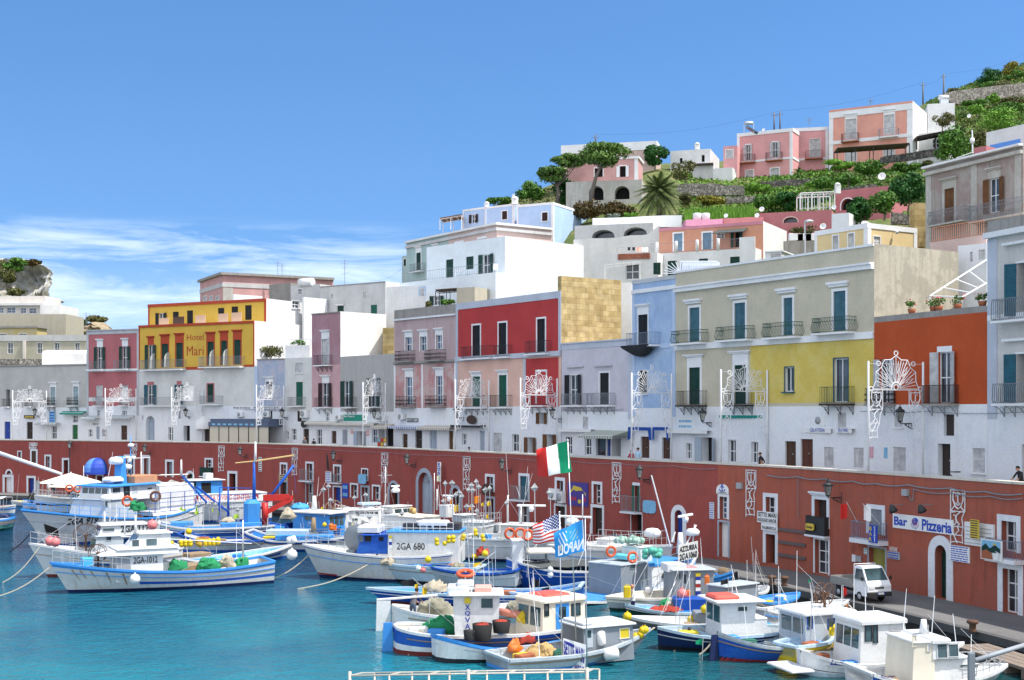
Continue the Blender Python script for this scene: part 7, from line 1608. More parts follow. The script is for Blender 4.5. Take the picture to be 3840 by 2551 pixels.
b.Cb('E2',510,690,1030,985,.72,BSK,BW,over=.25,wins=[(680,725,795,790)],Fo=3,rh_=.15);b.text('938','E2',738,812,800,850,SASH);b.pole('E2',700,430,660,.28,BW,'funnel');b.whip('E2',[(755,150,730,440),(890,150,760,430)])
# behind the left group
b=Boat('white dive centre boat with a sky blue cabin and red lettering along its rail',('E1',600,1020),('E1',1960,960),4.,(2.1,1.9,1.9),BW,BBL,BW,DW,[],BW);
b.Cb('E1',800,600,1870,715,.9,BW,name='upper_deck',over=.05);b.text('PONZA DIVING CENTER','E1',900,618,1620,690,Pt('lettering_red',(.55,.04,.03),.5,.1),bold=0.)
sd=b.side();X0,X1,y,zb,zt,cb,k=b.last
for xa,xb,i in((808,868,0),(1675,1740,1)):
 m=MB();A,B_=b.x('E1',xa),b.x('E1',xb);z0,z1=zb+(zt-zb)*.12,zb+(zt-zb)*.88;yy=sd*(y+.035);m.prism([Ve((A,yy,z0)),Ve((B_,yy,z0)),Ve((B_,yy,z1)),Ve((A,yy,z1))],Ve((0,sd*.01,0)));q=m.bu('dive_flag',BRD,cb,lc=1)
 m=MB();yy=sd*(y+.05);m.add([Ve((A,yy,z1)),Ve((A+(B_-A)*.25,yy,z1)),Ve((B_,yy,z0)),Ve((B_-(B_-A)*.25,yy,z0))],[(0,1,2,3)]);m.bu('stripe',SASH,q,lc=1)
b.Cb('E1',800,402,1250,600,.6,BSK,BW,over=.25,wins=[(940,430,1085,590,VOID),(810,420,870,560,GREEN)],Fo=2,name='wheelhouse');b.box('E1',1045,290,1150,385,.25,BW,'locker');b.pole('E1',705,95,330,.12,SASH);b.rail(0.,.5,.6,BBL,6);b.Cb('E1',830,760,1700,880,.8,BW,wins=[(835,780,900,860),(1510,750,1590,820)],name='deckhouse',over=.02)
m=MB();A=b.w(b.x('E1',330),0.,b.z('E1',600,720));B_=b.w(b.x('E1',770),0,b.z('E1',600,720));H=b.z('E1',600,360)-b.z('E1',600,760);d=B_-A;n_=14
vs=[]
for i in range(n_+1):
 for j in range(6):vs.append(A+d*(i/n_)+Ve((.12*ma.sin(i*1.9),-1.2*ma.sin(PI*i/n_)+.25*ma.sin(i*2.3),-.5+H*1.05*j/5*(.94+.06*ma.sin(i*.9)))))
m.add(vs,[(i*6+j,(i+1)*6+j,(i+1)*6+j+1,i*6+j+1)for i in range(n_)for j in range(5)],1);m.add([A+Ve((0,0,H*1.)),B_+Ve((0,0,H*1.)),B_+Ve((0,2,H)),A+Ve((0,2,H))],[(0,1,2,3)]);Th('canvas_cover',m,Pt('canvas_pale',(.66,.64,.58),.9,.5,1.2),'tall pale canvas cover standing behind the boat with the upper deck','canvas cover')
b=Boat('white motor yacht with flybridge behind the largest fishing boat',('E0',560,900),('E0',1460,860),4.2,(1.9,1.6,1.5),BW,BNV,BW,DW,[(.5,.6,BNV)],BW,name='motor_yacht',cat='yacht',full=.5)
b.Cb('E0',1000,600,1400,800,.75,BW,rf=.9,wins=[(1130,620,1250,690)],Fo=3,over=.05);b.Cb('E0',1100,490,1390,600,.6,BW,rf=.6,name='flybridge',over=.05);b.awning('E0',((890,425),(1210,400)),.8,SASH);b.rail(.5,.97,.6,STEEL,8);b.pole('E0',1230,180,490,.04,SASH)
b=Boat('small white cabin cruiser with a blue stripe and sun canopy at the left edge',('E0',215,905),('E0',-420,900),2.6,(('E0',235,760),('E0',-50,790),1.),BW,BSK,BW,DW,[(.55,.75,BSK)],BW,name='motor_boat',cat='motor boat');b.awning('E0',((-60,640),(118,632)),.75,SASH)
b=Boat('white motor boat with a green hull bottom at the left edge',('E0',190,1110),('E0',-560,1180),2.5,(('E0',240,935),('E0',-50,970),1.),BW,BGN,BSK,DW,[(0.,.5,Pt('boat_seagreen',(.10,.35,.30),.4,.2))],BW,name='motor_boat',cat='motor boat');b.box('E0',-40,905,80,950,.5,BNV,'hatch_cover');b.pole('E0',145,960,1030,.08,SASH,'fender')
b=Boat('flat white dinghy with a blue rim moored along the left quay',('E0',350,830),('E0',900,820),1.8,(.6,.55,.5),BW,BSK,BSK,DW,[],BSK,name='dinghy',cat='dinghy');b.thwarts((.35,.6),BW)
b=Boat('pale dinghy with an outboard against the left quay wall',('E0',180,780),('E0',560,775),1.7,(.6,.5,.5),BW,BSK,BW,DECKB,[],BW,name='dinghy',cat='dinghy');b.thwarts((.35,.6),BW)
m=MB();q=cat_('E0',470,640,140);m.rbox(q,.6,.9,.9,.15,taper=.8);m.tu([q,q-Ve((0,0,1.6))],.12,6);Th('outboard_motor',m,RUBB,'black outboard motor tilted up at the left quay','outboard motor')
# centre
b=Boat('white fishing boat with a blue and white deckhouse numbered 2GA 80',('C1',588,622),('C1',1830,640),3.9,(('C1',425,320),('C1',1250,405),1.7),BWO,BNV,BW,DW,[(.92,1.,BBL),(.10,.15,BRD,.86,1.)],BW);J=b
b.Cb('C1',965,240,1262,405,.70,BBL,rf=.35,wins=[(985,235,1032,298),(1040,238,1105,295,VOID),(1168,248,1215,290,VOID)],Fo=3,over=.06,name='wheelhouse');b.Cb('C1',1255,212,1890,440,.74,BW,BSK,over=.1,rh_=.08,name='deckhouse');b.text('2GA 680','C1',1335,305,1588,368,bold=.01)
m=MB();sd=b.side();X0,X1,y,zb,zt,cb,k=b.last
for i,mm in En((BYL,SASH,LETB,SASH)):
 q=MB();xx=b.x('C1',1280);z0=zt-.18-.19*(i+1);q.prism([Ve((xx-.09,sd*(y+.03),z0)),Ve((xx+.09,sd*(y+.03),z0)),Ve((xx+.09,sd*(y+.03),z0+.17)),Ve((xx-.09,sd*(y+.03),z0+.17))],Ve((0,sd*.012,0)));q.bu('signal_plate',mm,cb,lc=1)
b.rail(.72,.98,.7,STEEL,5);b.drum('C1',925,260,.85,BGR);m=MB();zt_=b.z('C1',1500,212)
for i in range(12):q=b.x('C1',1185+60*i);m.tu([Ve((q,sd*1.4,zt_)),Ve((q,sd*1.4,zt_+.75))],.02,4)
for h in(.4,.75):m.tu([Ve((b.x('C1',1185),sd*1.4,zt_+h)),Ve((b.x('C1',1845),sd*1.4,zt_+h))],.025,4)
m.bu('roof_rail',SASH,b.rt,lc=1)
b.pole('C1',1135,10,210,.14,BW,cross=1.2);b.box('C1',960,140,1160,200,.5,BW,'life_raft',r=.1)
for x0,x1 in((1365,1500),(1520,1600),(1640,1760),(1770,1880)):b.box('C1',x0,145 if x0>1500 and x0<1700 else 120,x1,205,.3,Pt('tub_dark',(.04,.035,.04),.7,.3)if x0!=1520 else BGR,'fish_tub')
b.box('C1',1500,100,1770,140,.34,BW,'tarpaulin',r=.1)
b=Boat('pale blue open boat with its bow to the left in front of number 2GA 80',('C1',1190,652),('C1',2060,690),2.6,(('C1',1068,472),('C1',1400,500),('C1',1900,520)),BLB,BBK,BLB,DECKB,[],BLB);b.thwarts((.25,.45),BLB);b.pole('C1',1112,365,470,.09,BGR,'stem_post')
b=Boat('grey blue open boat with nets beside the pale blue boat',('C1',1620,690),('C1',2420,720),2.5,(('C1',1545,510),('C1',1850,560),1.1),BGL,BNV,BBL,DECKB,[(.86,1.,BNV)],BLB);b.thwarts((.3,.5,.7),BGL)
b=Boat('bright blue open boat with a white rim and red bottom in the centre',('C1',1195,862),('C2',640,905),2.9,(('C1',1010,722),('C1',1700,752),1.2),BBL,BOR,BLB,DECKB,[(.86,1.,BSK)],BSK);b.thwarts((.35,.6),BSK);M5=b
b=Boat('white double ended boat with a tall rudder and grey nets on deck',('C2',430,1040),('C1',1245,1108),2.9,(('C2',520,830),('C1',1700,950),('C1',1240,885)),BW,BNV,BW,DW,[],BW,'round');N6=b
m=MB();x0=-.02;m.prism([Ve((-.05,.05,-.3)),Ve((-.75,.05,-.3)),Ve((-.7,.05,b.hs+.25)),Ve((-.05,.05,b.hs+.25))],Ve((0,-.1,0)));m.tu([Ve((-.7,0,b.hs+.3)),Ve((2.2,0,b.hs+.42))],.06,5);m.bu('rudder',BW,b.rt,lc=1)
b=Boat('blue over white double ended boat with a green net and white cabin',('C2',700,1290),('C1',1262,1300),3.1,(('C2',760,1060),('C1',1800,1115),('C1',1310,1062)),BW,BOR,BW,DW,[(.42,.93,BBL)],BCR,'round');O7=b
m=MB();m.prism([Ve((-.03,.06,-.3)),Ve((-.5,.06,-.3)),Ve((-.42,.06,b.hs+.1)),Ve((-.03,.06,b.hs+.1))],Ve((0,-.12,0)));m.bu('rudder',BSK,b.rt,lc=1)
b.Cb('C1',1835,790,2215,1095,.62,BW,rb=-.1,rf=-.1,over=.18,wins=[(2065,812,2175,905)],Fo=2);b.box('C1',1760,695,1960,782,.4,BW,'polystyrene_box');b.box('C1',1850,655,2000,695,.3,BW,'polystyrene_box');b.box('C1',2008,700,2165,772,.3,Pt('crate_pink',(.62,.36,.30),.7,.3),'fish_crate')
X0,X1,y,zb,zt,cb,k=b.last;sd=b.side();xx=b.x('C1',1942)
for i,(mm,ch)in En(((BYL,None),(LETB,'X'),(LETB,'Q'),(LETB,'V'),(LETB,'A'))):
 q=MB();z0=zt-.05-.27*(i+1)
 if ch:pt_(q,ch,Ve((xx-.1,sd*(y+.01),z0)),Ve((.22,0,0)),Ve((0,0,.23)),Ve((0,sd*.02,0)),bold=.02)
 else:q.prism([Ve((xx-.12,sd*(y+.01),z0)),Ve((xx+.14,sd*(y+.01),z0)),Ve((xx+.14,sd*(y+.01),z0+.25)),Ve((xx-.12,sd*(y+.01),z0+.25))],Ve((0,sd*.015,0)))
 q.bu('registration',mm,cb,lc=1)
b.whip('C1',[(2000,480,2000,780),(1995,0,2000,500)])
b=Boat('round sterned white boat, red inside, with a blue cabin door',('C2',760,1210),('C1',1655,1395),3.3,(('C2',700,1010),('C2',-60,1215),('C1',1700,1155)),BW,BBK,BSK,WOODD,[(.86,1.,BSK)],BRD,'round');P8=b
b.Cb('C2',150,850,545,1165,.62,BCR,BCR,rb=.08,over=.12,wins=[(175,868,213,985),(420,868,500,978)],door=(278,870,398,1160,BSK),Fo=2,fmat=BBK,round_=.12,rh_=.2)
b.drum('C2',540,915,.42,WOODD,'line_hauler');b.box('C2',225,760,460,830,.42,Pt('raft_red',(.60,.10,.07),.6,.3),'life_raft',r=.08);b.whip('C2',[(205,560,215,800),(180,700,190,820)]);m=MB();q=b.Cb
b=Boat('nearest pale grey boat with a grey cabin and flared bow',('C2',1108,1345),('C1',2215,1470),2.8,(('C2',1272,1095),('C2',700,1268),('C2',80,1325)),BGL,BSK,BGL,DW,[],BGL,'transom');Q9=b
b.Cb('C2',560,1075,1015,1275,.66,BGR,BW,rf=.05,over=.12,wins=[(885,1095,970,1185,BYL)],Fo=0,fmat=SASH,door=(575,1095,640,1270,BGL));b.Cb('C2',560,1060,640,1240,.62,BGL,BW,name='companionway',over=.02)
# centre back
b=Boat('white fishing boat with the name Tania on its wheelhouse and grey bow',('E2',990,1060),('E2',1800,1020),3.6,(('E2',960,740),('E2',1500,850),1.6),BW,BNV,BW,DW,[(0.,.75,BGR,.62,1.)],BW);
b.Cb('E2',1050,640,1700,840,.66,BW,BW,over=.15,rf=.3,wins=[(1180,760,1260,800)],Fo=0);b.text('TANIA 2GA 584','E2',1235,668,1575,720,bold=.03);b.box('E2',1365,525,1650,560,.3,BLB,'life_raft');b.rail(.1,.9,1.2,SASH,10);b.dome('E2',1505,610,.5);b.pole('E2',1745,0,640,.07,STEEL,stays=1,cross=.6);b.radar('E2',1890,300,.9);b.dome('E2',1895,345,.35);b.wheel('E2',985,620,.7,WOODD)
b=Boat('white sport cruiser stern on to the red wall, centre back',('E2',2200,1060),('E2',1860,1030),3.2,(1.5,1.3,1.3),BW,BNV,BW,DW,[],BW,name='motor_boat',cat='motor boat');b.Cb('E2',1820,600,2060,800,.7,BW,rf=.6,wins=[(1880,680,1980,730)],Fo=2)
b=Boat('white fishing boat with striped tarpaulins and many marker poles, centre back',('E3',820,1160),('E3',-420,1030),3.8,(('E3',880,860),('E3',300,880),1.7),BW,BNV,BW,DW,[],BW);b.Cb('E3',-60,740,420,860,.7,BW,BCR,over=.1);b.box('E3',640,560,745,740,.25,BW,'funnel');b.Cb('E3',880,720,1010,920,.4,BGL,BW,name='locker');b.pole('E3',545,330,640,.08);b.pole('E3',505,95,640,.05,STEEL,'aerial');b.radar('E3',725,445,1.2)
b=Boat('white launch with stainless rails behind the green awning',('E3',1480,1270),('E3',860,1250),3.3,(('E3',1500,830),('E3',1200,870),1.5),BW,BNV,BW,DW,[],BW,name='motor_boat',cat='motor boat');b.Cb('E3',1010,830,1310,960,.65,BLB,BW,wins=[(1180,900,1290,1010)],over=.1);b.rail(.3,.97,.8,STEEL,8)
b=Boat('white fishing boat with a green awning and orange life rings, centre back',('E3',2420,1400),('E3',920,1330),4.,(2.1,1.5,1.5),BW,BNV,BW,DW,[],BW);b.awning('E3',((900,1110),(1880,1095)),.75,Pt('awning_green',(.02,.22,.15),.8,.3));b.Cb('E3',1290,1170,1650,1340,.6,BW,over=.1);b.Cb('E3',1560,870,1960,1060,.5,BW,BW,name='wheelhouse',Fo=3,over=.15,wins=[(1690,900,1760,960)]);b.pole('E3',1585,420,880,.09,BW,stays=1);b.pole('E3',1775,560,900,.14,BW);b.radar('E3',1930,590,2.);b.whip('E3',[(1550,-200,1590,440),(1870,0,1830,420),(1940,100,1800,560),(1700,290,1750,440)])
b=Boat('royal blue fishing boat with a long black shade awning over its deck',('C2',-40,700),('C2',860,690),3.6,(('E3',1590,1340),('C2',400,540),('C2',800,560)),BBL,BBL,BW,DW,[],BSK);S12=b
b.awning('C2',((115,480),(1075,455)),.95,Pt('shade_net',(.075,.085,.085),.9,.3));b.Cb('E3',1640,1100,1790,1260,.4,BW,over=.05);b.box('E4',100,1090,510,1140,.4,BCR,'canvas_roll',r=.1);b.wheel('E3',1760,1215,.5,BGL);b.drum('C2',460,710,.75,BGL,'net_hauler',16);b.pole('C2',312,400,700,.09,BGR,'post');b.box('C2',530,600,715,680,.35,RUBB,'fish_tub',r=.12);b.box('C2',655,560,728,670,.25,RUST,'winch')
b=Boat('white fishing boat with heaped green floats behind the shade awning',('E4',2150,1560),('E4',620,1400),3.8,(2.2,1.7,1.7),BW,BSK,BW,DW,[(.8,1.,BW)],BW);b.Cb('E4',1230,960,1395,1180,.4,BW,over=.08);b.Cb('E4',990,1060,1500,1190,.7,BW,over=.1);b.text('1045','E4',985,1000,1082,1040,bold=.03);b.pole('E4',920,290,640,.05,SASH);b.radar('E4',770,635,2.6);b.dome('E4',770,690,.45);b.dome('E4',1945,850,.5);b.rail(.2,.9,.9,STEEL,10)
b=Boat('white fishing boat marked AZZURRA 2GA1060 with pale blue stripes',('E5',1130,735),('C2',110,900),4.2,(('E5',1240,290),('C2',900,775),('C2',100,780)),BW,BSK,BW,DECKB,[(.80,.98,BSK,.55,1.)],BSK,dz=.9);R13=b
b.Cb('E5',270,470,830,850,.74,BW,BSK,over=.05,rh_=.18);sd=b.side();X0,X1,y,zb,zt,cb,k=b.last;q=MB();q.la(Ve((b.x('E5',432),sd*(y*.97+.05),zb+(zt-zb)*.76)),[(.16,0),(.16,.05),(.11,.06)],12,(0,sd,0));q.bu('porthole',RUBB,cb,lc=1)
q=MB();q.obox(Ve((b.x('E5',615),sd*(y+.12),zt+.12)),Ve((b.x('E5',905)-b.x('E5',615),0,.12)),(0,sd*.03,0),(0,0,.95));bd=q.bu('name_board',BW,b.rt,lc=1)
for tx,a,c_ in(('AZZURRA',.55,.88),('2GA1060',.06,.46)):
 q=MB();x0,x1=b.x('E5',632),b.x('E5',890);z0=zt+.12;pt_(q,tx,Ve((x0,sd*(y+.15),z0+a*.95)),Ve((x1-x0,0,.1)),Ve((0,0,(c_-a)*.95)),Ve((0,sd*.02,0)),bold=.03);q.bu('registration',BLK,bd,lc=1)
b.Cb('E5',-130,470,270,760,.6,BGR,BGL,wins=[(5,465,110,530)],name='deck_shelter',over=.05);b.Cb('E5',260,215,430,470,.35,BW,over=.05,name='funnel_casing');b.pole('E5',985,-10,300,.25,BW,'mast');b.radar('E4',2352+80,620,2.2);b.dome('E5',1165,-20,.4);b.whip('E5',[(1560-1500,0,100,200)]);b.rail(.5,.95,.8,STEEL,9);b.box('E5',80,310,225,370,.3,Pt('tarp_cyan',(.12,.50,.62),.7,.3),'fish_box')
m=MB()
for x0,y0,x1,y1 in((1060,190,1220,-120),(1160,230,1195,-130),(860,130,910,-20),(840,200,560,-850)):m.tu([Ve((b.x('E5',x0),0,b.z('E5',x0,y0))),Ve((b.x('E5',x1),0,b.z('E5',x1,y1)))],.04,4)
m.bu('mast_stay',SASH,b.rt,lc=1)
# right
b=Boat('cream and grey open boat with a tall grey steel cabin',('C2',900,930),('C2',1900,900),3.,(('C2',855,805),('C2',1200,790),('C2',1800,800)),BGL,BGN,BCR,DW,[(.60,.85,BCR)],BCR,'double');b.Cb('C2',1440,560,1800,800,.62,BGR,BGL,over=.12,wins=[(1455,585,1500,640)],door=(1515,575,1560,790,BGR));T14=b
b.box('C2',1395,490,1570,560,.4,BW,'polystyrene_box',r=.03);X0,X1,y,zb,zt,cb,k=b.last;sd=b.side();xx=b.x('C2',1655)
for i,mm in En((BYL,LETB,SASH,BRD,SASH,LETB)):q=MB();z0=zt-.12-.3*(i+1)*.62;q.prism([Ve((xx-.13,sd*(y+.01),z0)),Ve((xx+.13,sd*(y+.01),z0)),Ve((xx+.13,sd*(y+.01),z0+.18)),Ve((xx-.13,sd*(y+.01),z0+.18))],Ve((0,sd*.015,0)));q.bu('signal_plate',mm,cb,lc=1)
b.box('C2',1575,520,1680,555,.3,Pt('crate_redpink',(.60,.22,.22),.7,.4),'fish_crate');b.whip('C2',[(1725,260,1745,560)])
b=Boat('small boat with a dark green bottom and blue inside, a man standing in its bow',('C2',1075,985),('C2',1900,985),2.3,(('C2',1035,872),('C2',1400,925),('C2',1850,925)),BGN,BGN,BLB,DECKB,[(.66,1.,BGL)],BSK,'double');b.box('C2',1480,805,1830,912,.5,BBL,'cuddy');U15=b
b=Boat('long low grey open boat behind the black hulled boat',('C2',1120,1085),('C2',1960,1080),2.3,(('C2',1060,985),('C2',1400,1030),('C2',1850,1040)),BGL,BGR,BW,DW,[(.3,.7,BGR)],BGL,'double');b.thwarts((.3,.5,.7),BGL);b.box('C2',1670,935,1840,1020,.5,BGR,'cuddy')
b=Boat('black hulled boat with a pale rim and white wheelhouse carrying a red raft',('C3',280,1230),('C2',1345,1285),3.,(('C3',300,1085),('C2',1800,1125),('C2',1305,1085)),BNV,BBK,BLB,DW,[],BGL,'double');V16=b
b.Cb('C2',1850,850,2110,1110,.62,BW,BW,rf=-.35,over=.3,wins=[(2000,890,2085,935)],Fo=2);b.Cb('C2',2110,1010,2270,1110,.6,BW,over=.02,name='engine_box');b.box('C2',1820,775,2045,835,.42,Pt('raft_red',(.60,.10,.07),.6,.3),'life_raft',r=.08);b.drum('C2',2015,980,.38,WOODD,'line_hauler');b.pole('C2',1630,1080,1130,.1,BBK,'bitt');b.whip('C2',[(2020,510,2085,800)])
X0,X1,y,zb,zt,cb,k=b.last;b.thwarts((.25,.35),BLB)
b=Boat('dark blue boat with a pale rim and a white roofed cabin beside the yellow dinghy',('C3',660,1300),('C2',1905,1385),3.1,(('C3',690,1150),('C3',0,1215),('C2',1860,1130)),BBL,BBK,BGL,DECKB,[(0.,.12,BRD),(.84,1.,BGL)],BLB,'double');X17=b
b.Cb('C3',222,965,655,1215,.66,BGL,BW,over=.15,wins=[(240,955,285,1095),(425,1005,485,1095),(510,1005,640,1070)],Fo=2,fmat=BBL,rh_=.14,round_=.06);b.wheel('C3',520,770,.45,RUST);b.whip('C3',[(805,640,800,960)])
m=MB();m.prism([Ve((-.1,.05,-.3)),Ve((-.5,.05,-.3)),Ve((-.35,.05,b.hs-.1)),Ve((-.1,.05,b.hs-.1))],Ve((0,-.1,0)));m.bu('rudder',BNV,b.rt,lc=1)
b=Boat('yellow dinghy with a pale blue inside wedged between two boats',('C3',560,1360),('C3',160,1420),1.7,(.95,.8,('C3',200,1240)),BYL,BYL,BLB,DECKB,[],BLB,name='dinghy',cat='dinghy')
b=Boat('white cabin cruiser Lucia with a swim platform and dark side windows',('C3',1640,1420),('C3',300,1505),2.9,(('C3',1800,1225),('C3',900,1365),('C3',285,1300)),BW,BLB,BW,DW,[(.93,1.,BNV),(.30,.34,BNV)],BW,'round',name='motor_boat',cat='motor boat');Z18=b
b.Cb('C3',715,1050,1190,1350,.70,BW,BW,rf=.3,rb=.1,over=.1,wins=[(768,1045,828,1210),(840,1060,880,1225),(990,1120,1085,1230),(1095,1120,1190,1225),(1030,1280,1105,1320)],Fo=3,round_=.07,rh_=.2,fmat=BBK);b.Cb('C3',1185,1210,1560,1340,.6,BW,rf=.8,name='foredeck',over=.02)
b.text('Lucia','C3',430,1378,540,1428,LETB,hs_=1,shear=.3,bold=.02);m=MB();m.rbox((-.45,0,.28),1.,b.B*.7,.08,.03);m.bu('swim_platform',BW,b.rt,lc=1);b.pole('C3',840,940,1010,.12,SASH,'roof_light');b.whip('C3',[(905,720,912,1040),(690,700,690,900)])
b=Boat('white cabin cruiser Azzurra with a blue rail stripe, nearest at the lower right',('C3',2060,1600),('C3',830,1660),2.9,(('C3',2200,1425),('C3',1400,1530),('C3',800,1465)),BW,BSK,BW,DW,[(.72,.94,BBL)],BW,'transom',name='motor_boat',cat='motor boat');AA=b
b.Cb('C3',1190,1225,1400,1490,.72,BCR,BW,rb=.12,over=.06,wins=[(1200,1155,1235,1260,BCR),(1330,1210,1362,1300,BW)],name='hardtop',fwin=0);b.Cb('C3',1380,1225,1690,1370,.72,BW,BW,rf=.75,wins=[(1420,1235,1510,1362),(1522,1235,1610,1350)],Fo=2,over=.1,name='wheelhouse',round_=.07,rh_=.18);b.Cb('C3',1390,1365,1850,1470,.66,BW,rf=.6,name='foredeck',over=.02,wins=[(1640,1420,1800,1455)])
b.text('Azzurra','C3',880,1510,980,1545,LETB,hs_=1,shear=.3,bold=.01);b.rail(.6,.97,.5,STEEL,7);b.whip('C3',[(1285,730,1255,1100)]);b.pole('C3',1430,1010,1150,.2,BW,'radar_arch')
b=Boat('small bright blue open boat with its bow to the right below the truck',('C3',235,895),('C2',2130,960),2.,(('C3',292,765),('C3',0,835),.85),BGL,BGN,BSK,DECKB,[(.72,1.,BLB)],BSK);b.thwarts((.3,.5,.7),BSK);b.Cb('C2',1880,700,2200,960,.6,BGR,BGL,rf=.2,over=.1,name='cuddy')
b=Boat('grey white open boat with its curved bow to the right near the quay',('C3',640,960),('C2',2200,1080),2.3,(('C3',752,830),('C3',200,925),.95),BGL,BGR,BW,DW,[(.35,.7,BGR)],BGL);b.thwarts((.25,.45,.65),BGL);b.wheel('C3',470,860,.5,RUST)
b=Boat('narrow white open boat moored between grey boats and the navy hull',('C3',250,1090),('C2',2060,1150),1.9,(('C3',270,1010),('C3',50,1060),.8),BW,BNV,BW,DW,[(.3,.7,BNV)],BGL);b.thwarts((.3,.6),BW)
b=Boat('bright blue rowing boat with its bow raised against the quay',('E5',1690,830),('E5',1200,800),2.,(('E5',1765,560),('E5',1450,640),1.),BSK,BBL,BSK,DECKB,[(.3,.5,BW)],BSK);b.thwarts((.4,.7),BSK);b.drum('E5',1620,590,.35,WOODD,'line_hauler')
b=Boat('white dinghy with its bow to the right tight under the quay',('E5',2230,935),('E5',1880,960),1.8,(('E5',2280,770),('E5',2080,850),.7),BW,BW,BW,DW,[],BW,name='dinghy',cat='dinghy');b.thwarts((.5,),BW)
for i,b in En(BOATS):b.gear(i+5)
# signs
SB=Pt('sign_white',(.76,.76,.75),.5,.15);SBL=Pt('sign_blue',(.015,.06,.42),.5,.1);SLB=Pt('sign_pale_blue',(.20,.45,.66),.6,.4,4);SYL=Pt('sign_yellow',(.62,.45,.05),.5,.2);SGN=Pt('sign_green',(.01,.24,.16),.5,.15);SBR=Pt('sign_brown',(.06,.03,.02),.6,.2);SRD=Pt('sign_red',(.55,.03,.03),.5,.1);SPU=Pt('sign_purple',(.055,.035,.24),.5,.25,5);SBK=Pt('sign_black',(.02,.02,.02),.5,.1);SGY=Pt('sign_grey',(.35,.36,.37),.5,.3)
def sign(pl,c,x0,y0,x1,y1,mat,lb,tx_=(),d=.06,shape=None,c1=None,name='sign',lines=0,lm=None,proj=0.):
 X0,Y0=px(c,x0,y0);X1,Y1=px(c1 or c,x1,y1);u0,u1=pl.u_of(X0),pl.u_of(X1);xm=(X0+X1)/2;z1,z0=pl.z_of(xm,Y0),pl.z_of(xm,Y1);n=pl.norm((u0+u1)/2)
 A=pl.P(u0,z0,.02+proj);R=pl.P(u1,z0,.02+proj)-A;U=Ve((0,0,z1-z0));r=Em(name,A+R/2,lb,'sign');m=MB()
 if shape=='round':m.prism([A+R*(.5+.5*ma.cos(t*PI/8))+U*(.5+.5*ma.sin(t*PI/8))for t in range(16)],n*d)
 elif shape=='arch':m.prism([A,A+R]+[A+R*(.5+.5*ma.cos(t*PI/8))+U*(.35+.65*ma.sin(t*PI/8))for t in range(9)],n*d)
 elif shape=='wavy':m.prism([A+R*(.5+(.5+.02*ma.sin(t*2.3))*max(-1,min(1,1.25*ma.cos(t*PI/12))))+U*(.5+(.5+.03*ma.sin(t*3.1))*max(-1,min(1,1.25*ma.sin(t*PI/12))))for t in range(24)],n*d)
 else:m.obox(A,R,U,n*d)
 m.bu('board',mat,r);o=n*(d+.012)
 for t in tx_:
  q=MB();fx0,fy0,fx1,fy1=t[1]
  if t[0]=='|':
   w=t[3];k=len(w)
   for i,ch in En(w):h=(fy1-fy0)/k;pt_(q,ch,A+R*(fx0+(.2*(fx1-fx0)if ch=='I' else 0))+U*(fy1-h*(i+.9)),R*(fx1-fx0)*(.6 if ch=='I' else 1),U*h*.78,o,bold=.03)
  else:pt_(q,t[0],A+R*fx0+U*fy0,R*(fx1-fx0),U*(fy1-fy0),o,bold=t[3]if len(t)>3 else .02)
  q.bu('lettering',t[2],r)
 if lines:
  q=MB()
  for i in range(lines):
   x=.08;rr=random.Random(i*7+lines)
   while x<.9:w=rr.uniform(.06,.22);w=min(w,.94-x);q.obox(A+o*.8+R*x+U*(1-(i+.75)/lines),R*w*.8,U*(.45/lines),n*.01);x+=w
  q.bu('small_print',lm or SBL,r)
 return r,A,R,U,n,o
Z3=Ve((0,0,1))
r,A,R,U,n,o=sign(WALL,'B3',1157,1318,1713,1452,SB,'long white board with blue lettering Bar Pizzeria on the orange wall',[('Bar',(.025,.2,.255,.82),SBL,.03),('Pizzeria',(.50,.08,.98,.85),SBL,.03)])
m=MB();pts=[A+R*(.385+.055*ma.exp(-t*.045)*ma.cos(t*.55))+U*(.58+.30*ma.exp(-t*.045)*ma.sin(t*.55))+o for t in range(26)];m.tu(pts,.025,4);m.ball(A+R*.40+U*.7+o,.10,8,.4,n);m.bu('shell_emblem',SBL,r)
m=MB()
for i in range(9):a=2.6+i*.42;m.tu([A+R*.385+U*.58+o,A+R*(.385+.065*ma.cos(a))+U*(.58+.36*ma.sin(a))+o],.018,3)
m.bu('shell_ray',Pt('sign_rose',(.62,.25,.30),.5,.1),r);m=MB()
for i,ch in En('NAUTILUS'):a=PI*1.12+PI*.76*i/7;pt_(m,ch,A+R*(.378+.062*ma.cos(a))+U*(.42+.34*ma.sin(a)),R*.011,U*.12,o,bold=.03)
m.bu('lettering',SBL,r)
sign(WALL,'B3',1028,1392,1103,1552,SBL,'blue vertical sign with yellow BAR and white PIZZERIA at the balcony',[('|',(.08,.04,.42,.96),SYL,'BAR'),('|',(.68,.04,.86,.96),SB,'PIZZERIA')],proj=.68)
xa,xb=sxc('B2',2272),sxc('B3',104);y0=1400
sign(WALL,'S',xa,y0+1272*K1,xb,y0+1375*K1,SB,'white sign lettered SETTE MARI NOLEGGIO BARCHE over a window',[('SETTE MARI',(.04,.52,.97,.93),SBK),('NOLEGGIO BARCHE',(.04,.08,.97,.40),SBK)],proj=.1)
sign(WALL,'S',xa+15,y0+1380*K1,xb,y0+1445*K1,SB,'smaller white sign lettered PALMAROLA under the SETTE MARI sign',[('PALMAROLA',(.08,.15,.95,.6),SBK)],proj=.1)
sign(WALL,'B3',408,1378,482,1440,SYL,'yellow scalloped nameplate on the dark planted balcony',[('Enoteca',(.12,.28,.88,.72),SBK)],shape='wavy',proj=.42)
sign(WALL,'C3',1118,345,1195,385,SB,'white painted word CARTOLINE on the orange wall',[],d=.004)[0]
